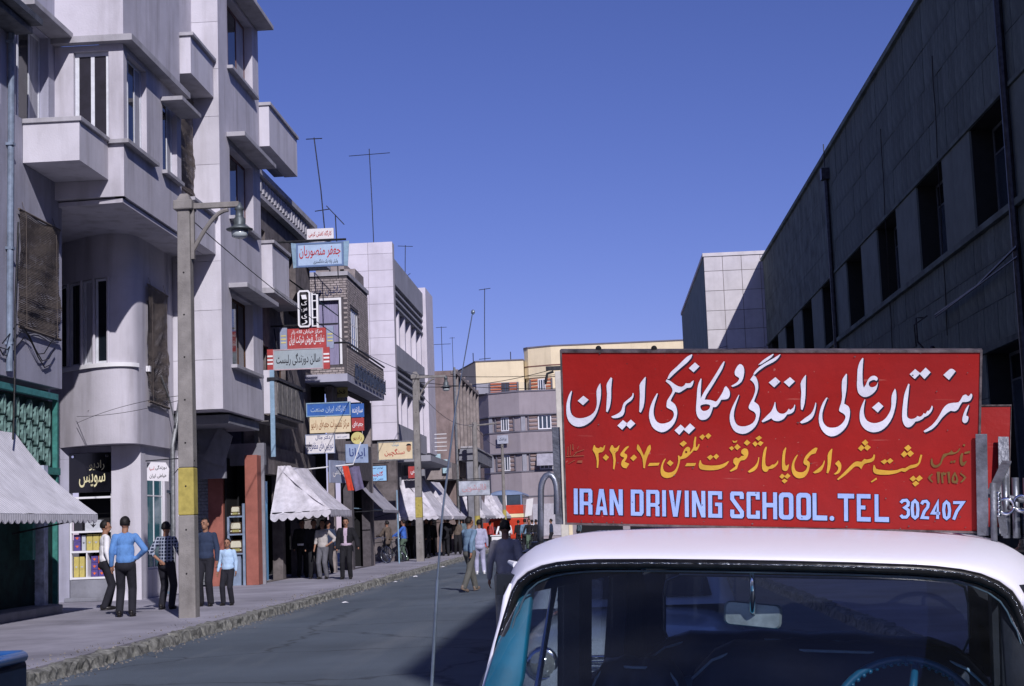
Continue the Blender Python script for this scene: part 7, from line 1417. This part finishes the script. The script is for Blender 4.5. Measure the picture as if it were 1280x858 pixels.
LV=cloth_m('lavender shirt cloth',(.4,.4,.55),.1); TL=cloth_m('blue grey shirt cloth',(.16,.25,.36),.15); OL=cloth_m('olive trouser cloth',(.11,.11,.10)); GN=cloth_m('dull green trouser cloth',(.10,.15,.11)); BR=cloth_m('brown checked coat cloth',(.14,.11,.09),.3); SB=cloth_m('slate shirt cloth',(.06,.075,.10)); GB=cloth_m('grey blue coat cloth',(.11,.16,.19),.15)
ZP=.15
person('man in white shirt and dark trousers standing before the radio shop window',-9.88,29.75,ZP,math.radians(-62),1.74,W_,navy,arms=('down','down'),turn=-.15,vox=.014,stride=(.06,-.04))
person('man in bright blue shirt seen from behind, hand on hip',-8.62,27.05,ZP,math.radians(8),1.76,B_,navy,arms=('down','hip'),turn=-.1,vox=.014,stride=(0,.03))
person('man in checked shirt from behind with arms akimbo, left of lamp post',-8.5,29.2,ZP,math.radians(-12),1.66,plaid(),navy,arms=('back','side'),sleeve='roll',vox=.014)
person('man in navy shirt facing camera, half hidden behind nearest lamp post',-7.93,29.97,ZP,math.radians(176),1.72,DB,navy,arms=('down','down'),turn=-.3,vox=.014,stride=(.05,0))
person('boy in light blue shirt with dark trousers beside the navy shirted man',-7.5,30.0,ZP,math.radians(172),1.3,LB,navy,arms=('down','down'),turn=.2,vox=.013,stride=(0,.06))
person('man in black suit standing in shade under the white awning',-9.2,46.0,ZP,math.radians(200),1.72,W_,blk,jacket=blk,arms=('down','down'),hand_d=False,vox=.018)
person('man in pale shirt and grey trousers, one hand on hip, under awning edge',-8.18,43.9,ZP,math.radians(165),1.68,TN,gry,arms=('hip','down'),sleeve='roll',hand_d=False,vox=.018,jacket=None)
person('dark clothed man behind the pale shirted man in the awning shade',-8.55,44.5,ZP,math.radians(190),1.7,blk,blk,jacket=blk,arms=('down','down'),hand_d=False,vox=.018)
person('moustached man in dark jacket and open pinkish shirt facing camera',-7.38,43.2,ZP,math.radians(180),1.7,PK,blk,arms=('side','down'),hand_d=False,vox=.016,jacket=blk,open_j=True,moustache=True,stride=(0,.1))
person('man in dark blue jersey leaning by the first bicycle',-9.55,64.0,ZP,math.radians(-60),1.7,DB,navy,arms=('fold','fold'),hand_d=False,vox=.02)
person('man in long brown checked coat between the bicycles',-8.9,62.0,ZP,math.radians(60),1.66,BR,navy,jacket=BR,arms=('fwd','down'),hand_d=False,vox=.02)
person('man in bright blue sweater and green trousers holding a bicycle',-8.28,62.4,ZP,math.radians(80),1.68,cloth_m('royal blue sweater',(.05,.14,.5)),GN,arms=('bar','bar'),hand_d=False,vox=.02,stride=(.12,-.1))
person('man in dark suit walking away past the second lamp post',-7.42,70.6,ZP,math.radians(5),1.78,blk,blk,jacket=blk,arms=('down','swing'),hand_d=False,vox=.022,stride=(.15,-.15))
person('man in blue grey coat farther along the pavement',-7.5,79.4,ZP,math.radians(10),1.72,GB,GB,jacket=GB,hand_d=False,vox=.022,stride=(.1,-.1))
for k,(x,y,lb) in enumerate(((-8.6,67.0,'dark figure in shade left of the second lamp post'),(-8.0,68.2,'dark figure in shade right behind the second lamp post'),(-7.8,66.6,'dark coated figure at the broad awning front'),(-8.3,72.5,'dark figure beneath the following white awning'),(-7.9,76.5,'dark figure standing past the awnings'))):
    person(lb,x,y,ZP,math.radians((30,170,100,200,10)[k]),1.68+.03*(k%3),blk,navy,jacket=blk if k!=1 else None,hand_d=False,vox=.024,arms=('down','swing'))
for k,(x,y,hd,a,c1,c2,lb) in enumerate(((-9.0,49.3,170,('down','down'),DB,navy,'navy clothed man standing left of the open awning pole'),(-8.9,52.0,20,('down','hip'),blk,blk,'black clothed man in shade near the pole crossbar'),(-8.6,65.2,90,('fwd','down'),W_,navy,'white shirted figure in the deep shade of broad awning'),(-7.1,73.0,190,('down','down'),BR,blk,'brown coated walker near the kerb past second lamp'),(-7.9,82.0,175,('down','swing'),blk,navy,'black clothed walker by the grey pole'))):
    person(lb,x,y,ZP,math.radians(hd),1.7-.02*(k%3),c1,c2,arms=a,hand_d=False,vox=.022,stride=(.08*(k%2),-.06*(k%2)))
person('man striding across road in blue shirt and dark green vest back',-3.22,35.9,0,math.radians(-38),1.72,TL,OL,arms=('swing','swingb'),stride=(.3,-.34),vox=.014,turn=-.3,lean=.02,shoes=mat('tan shoe leather',(.2,.15,.12),.5,.2,10,.05))
person('person in lavender shirt and white shoes right behind the striding man',-3.95,47.7,0,math.radians(10),1.68,LV,LV,arms=('down','down'),stride=(.12,-.1),vox=.018,hand_d=False,shoes=white_paint)
person('man in slate shirt from behind, walking in shade behind white car roof',-1.37,20.8,0,math.radians(4),1.6,cloth_m('slate work shirt',(.42,.40,.38)),cloth_m('khaki trouser cloth',(.5,.48,.38)),arms=('down','down'),stride=(.12,-.1),vox=.014,build=.94)
person('white shirted man riding the delivery tricycle towards camera',-5.0,73.8,.02,math.radians(178),1.66,W_,navy,arms=('bar','bar'),hand_d=False,vox=.02,stride=(.15,.05))
person('man in blue shirt walking beyond the slate shirted man',-4.3,81.5,0,math.radians(5),1.72,TL,navy,hand_d=False,vox=.022,stride=(.12,-.12))
person('dark dressed cyclist pushing bicycle, near the white roof corner',-3.9,78.0,0,math.radians(176),1.7,blk,GN,hand_d=False,arms=('bar','bar'),vox=.022)
for k,(x,y,c,lb) in enumerate(((-5.9,92,W_,'distant person in white below the red bus, left one'),(-5.3,93,blk,'distant person in black by the bus door'),(-4.6,96,W_,'distant person in white below the red bus, right one'),(-4.0,88,blk,'distant dark person left of the kerbside crowd'),(-3.2,90,DB,'distant person in navy near the shuttered shop'),(-2.4,91,blk,'distant person in black before the cream pilaster'),(-1.6,92,GB,'distant person in grey blue right of the cream pilaster'),(-6.8,90,redb,'distant person in red beside the farthest awning'))):
    person(lb,x,y,0,math.radians(20*k),1.68,c,navy,hand_d=False,vox=.03)
# ------------------------------------------------------------------ other vehicles
# a parked car seen through the windscreen
c2=thing('parked_car','pale parked car standing behind the sign car, seen dimly through its windows','car',(.2,11.5,0)); c2.rotation_euler=(0,0,math.radians(-3))
gp=mat('pale grey car paint',(.35,.4,.45),.3,.06,2,.02,coat=.5)
carbody(c2,gp)
rows=[]
for t in (-.35,-.1,.1,.4,.9,1.4,1.7,1.95,2.2):
    zt={-.35:.94,-.1:1.16,.1:1.36,.4:1.45,.9:1.48,1.4:1.45,1.7:1.36,1.95:1.18,2.2:.94}[t]; w_=.60+.12*(1.5-zt)/.55
    rows.append([(-w_-.06,t,.93),(-w_,t,lerp(.93,zt,.8)),(-w_*.85,t,lerp(.93,zt,.96)),(-.3,t,zt),(.3,t,zt),(w_*.85,t,lerp(.93,zt,.96)),(w_,t,lerp(.93,zt,.8)),(w_+.06,t,.93)])
grid(rows,'greenhouse',gp,c2)
mb=MB(); mb.add([(-.56,-.31,1.0),(.56,-.31,1.0),(.48,.06,1.34),(-.48,.06,1.34)],[(0,1,2,3)]); o=mb.build('windscreen',glassd,c2,local=True)
# blue vehicle corner at the bottom left edge
c3=thing('blue_pickup','dark blue vehicle corner with bright blue top edge at bottom left','vehicle',(-4.6,8.0,0))
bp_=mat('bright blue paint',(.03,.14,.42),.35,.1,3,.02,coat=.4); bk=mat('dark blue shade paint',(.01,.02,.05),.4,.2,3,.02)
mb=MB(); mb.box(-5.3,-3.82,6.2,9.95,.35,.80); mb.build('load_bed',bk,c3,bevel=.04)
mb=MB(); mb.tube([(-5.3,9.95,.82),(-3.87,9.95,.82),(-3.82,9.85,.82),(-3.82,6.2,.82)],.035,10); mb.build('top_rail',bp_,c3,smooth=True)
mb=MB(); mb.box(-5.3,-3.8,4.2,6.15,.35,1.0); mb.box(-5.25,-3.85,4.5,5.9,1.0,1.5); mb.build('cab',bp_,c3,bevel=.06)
for x in(-5.2,-3.9):
    for y in(4.9,9.0): mb=MB(); mb.lathe((x,y,.33),[(.18,-.09),(.31,-.08),(.33,-.04),(.33,.04),(.31,.08),(.18,.09)],20,axis='x'); mb.build('tyre',rubber,c3,smooth=True)
# red and cream bus far down the street
bus=thing('red_bus','red bus with cream stripe and rounded grey blue roof at the street end','bus',(-6.6,108,0))
rb_=mat('red bus paint',(.55,.05,.02),.4,.1,2,.02,coat=.3); cr_=mat('cream bus stripe',(.75,.65,.4),.5,.05,2,0); rf_=mat('grey blue bus roof',(.18,.24,.38),.4,.1,2,.02)
def secx(w,z0,z1,n=7): return None
X0,X1=-7.9,-5.55; Yb=104
mb=MB(); mb.box(X0,X1,Yb,Yb+9,.45,1.9); mb.build('lower_body',rb_,bus,bevel=.1)
mb=MB(); mb.box(X0-.01,X1+.01,Yb-.012,Yb+8.9,1.9,2.15); mb.build('cream_stripe',cr_,bus,bevel=.02)
mb=MB(); mb.box(X0,X1,Yb,Yb+9,2.15,2.75); mb.build('upper_body',rb_,bus,bevel=.04)
mb=MB(); mb.box(X0+.03,X1-.03,Yb+.1,Yb+8.9,2.75,3.45); mb.build('window_band',glassb,bus,bevel=.03)
for k in range(3): mb=MB(); x=X0+.08+k*1.05; mb.box(x,x+.09,Yb+.08,Yb+.14,2.752,3.46); mb.build('window_post',whl if k==1 else rf_,bus)
for k in range(8): mb=MB(); y=Yb+.9+k*1.1; mb.box(X1-.095,X1-.03,y,y+.1,2.752,3.46); mb.build('window_post',rf_,bus)
mb=MB()
rows_=[]
for y in(Yb+.05,Yb+.2,Yb+.6,Yb+9): 
    k_={Yb+.05:.55,Yb+.2:.85,Yb+.6:1}.get(y,1); rows_.append([(lerp(X0,X1,.5)+ (X1-X0)/2*math.cos(a*PI/12)*(.94+.06*k_),y,3.44+.36*k_*math.sin(a*PI/12)) for a in range(13)])
n=13; mb.add([p for r in rows_ for p in r],[(i*n+j,i*n+j+1,(i+1)*n+j+1,(i+1)*n+j) for i in range(3) for j in range(n-1)]+[tuple(range(n-1,-1,-1))]); mb.build('roof',rf_,bus,smooth=True)
for x in(X0+.3,X1-.3): mb=MB(); mb.lathe((x,Yb-.02,1.2),[(.05,-.04),(.12,-.02),(.13,.03)],12,axis='y'); mb.build('headlight',whl,bus)
for y in(Yb+1.4,Yb+7): mb=MB(); mb.lathe((X1-.1,y,.45),[(.25,-.12),(.44,-.1),(.45,.1),(.25,.12)],18,axis='x'); mb.build('tyre',rubber,bus,smooth=True)
# white poster board beside the bus
pb=thing('notice_board','slanted white board right of the red bus','board',(-5.1,100,0)); mb=MB(); mb.add([(-5.25,100,1.9),(-4.8,100,2.0),(-4.65,100,3.1),(-5.1,100,3.05),(-5.25,100.05,1.9),(-4.8,100.05,2.0),(-4.65,100.05,3.1),(-5.1,100.05,3.05)],[(0,1,2,3),(7,6,5,4),(0,4,5,1),(1,5,6,2),(2,6,7,3),(3,7,4,0)]); mb.build('board',sgw,pb); mb=MB(); mb.tube([(-5.0,100.1,0),(-5.0,100.1,2.5)],.04,6); mb.build('post',metal_d,pb)
rc=thing('red_crate_stack','red painted stall boxes below the bus beside the pavement','stall',(-7.2,94,0)); mb=MB(); mb.box(-7.7,-6.6,93.6,94.4,.0,.9); mb.build('counter',rb_,rc,bevel=.02); mb=MB(); mb.box(-7.5,-6.9,93.7,94.3,.902,1.6); mb.build('upper_box',rb_,rc,bevel=.02)
# bicycles
def bicycle(label,x,y,z,ang,lean=0,three=False):
    t=thing('bicycle' if not three else 'delivery_tricycle',label,'bicycle' if not three else 'tricycle',(x,y,z),'bicycles along the street',rot=(lean,0,ang))
    def wheel(cx,cy=0):
        R=.33; mb=MB(); mb.tube([(cx+R*math.cos(2*PI*i/28),cy,R+.01+R*math.sin(2*PI*i/28)) for i in range(29)],.017,6); w=mb.build('wheel',rubber,t,local=True,smooth=True)
        mb=MB(); mb.tube([(cx+(R-.02)*math.cos(2*PI*i/28),cy,R+.01+(R-.02)*math.sin(2*PI*i/28)) for i in range(29)],.009,6); mb.build('rim',chrome,w,local=True,smooth=True)
        mb=MB()
        for i in range(14): a=PI*i/14; mb.tube([(cx+(R-.02)*math.cos(a),cy,R+.01+(R-.02)*math.sin(a)),(cx-(R-.02)*math.cos(a),cy,R+.01-(R-.02)*math.sin(a))],.003,3)
        q=mb.build('spokes',chrome,w,local=True); q['kind']='stuff'
        mb=MB(); mb.tube([(cx,cy-.04,R+.01),(cx,cy+.04,R+.01)],.025,8); mb.build('hub',chrome,w,local=True)
    wheel(-.52); 
    if three: wheel(.45,-.35); wheel(.45,.35)
    else: wheel(.55)
    fr=metal_d; mb=MB(); zf=.34
    for a,b in(((-.52,0,zf),(-.05,0,.30)),((-.52,0,zf),(-.16,0,.82)),((-.16,0,.86),(-.05,0,.30)),((-.05,0,.30),(.38,0,.72)),((-.16,0,.8),(.36,0,.84)),((.36,0,.9),(.42,0,.66)),((.42,0,.66),(.55,0,zf))): mb.tube([a,b],.015,6)
    mb.build('frame',fr,t,local=True,smooth=True)
    mb=MB(); mb.tube([(.2,-.28,.98),(.33,-.24,1.02),(.37,0,1.0),(.33,.24,1.02),(.2,.28,.98)],.012,6); mb.tube([(.36,0,.9),(.37,0,1.0)],.012,6); mb.build('handlebar',chrome,t,local=True,smooth=True)
    mb=MB(); mb.ell((-.2,0,.92),(.13,.07,.035),12,6); mb.build('saddle',leather,t,local=True,smooth=True)
    mb=MB(); mb.tube([(-.05,-.06,.30),(-.05,.06,.30)],.05,10); mb.tube([(-.05,.08,.30),(.06,.08,.18)],.01,5); mb.tube([(-.05,-.08,.30),(-.16,-.08,.42)],.01,5); mb.build('crank',metal_g,t,local=True)
    if three:
        mb=MB(); mb.box(.2,.95,-.38,.38,.45,.95); mb.build('cargo_box',white_paint,t,local=True,bevel=.02); mb=MB(); mb.box(.15,1.0,-.43,.43,.955,1.0); mb.build('box_lid',white_paint,t,local=True,bevel=.01)
    return t
bicycle('bicycle with visible front wheel leaning nearest to the awning pole',-9.15,60.6,.15,math.radians(-35))
bicycle('bicycle held by the man in bright blue sweater',-8.55,61.4,.15,math.radians(60))
bicycle('bicycle pushed by dark dressed man in the road',-3.75,77.6,0,math.radians(-95))
bicycle('white box delivery tricycle coming towards the camera',-5.0,73.4,0,math.radians(-93),three=True)
# small things on the pavement and in the road
for k,(x,y,s,lb) in enumerate(((-6.05,43.5,.05,'crumpled white paper scrap in the gutter near the pale shirted man'),(-5.95,47.5,.08,'white rag lying by the kerb beyond the first men'),(-5.6,32.5,.05,'pale paper scrap flat on the asphalt'),(-6.1,57,.1,'white litter lump at the distant kerb'))):
    mb=MB(); r=random.Random(k); n=9; mb.add([(x+s*math.cos(2*PI*i/n)*r.uniform(.5,1.6),y+s*1.6*math.sin(2*PI*i/n)*r.uniform(.5,1.5),.006+s*.25*r.random()) for i in range(n)]+[(x,y,.02+s*.3)],[(i,(i+1)%n,n) for i in range(n)]); tag(mb.build('paper_scrap',W_),lb,'litter')
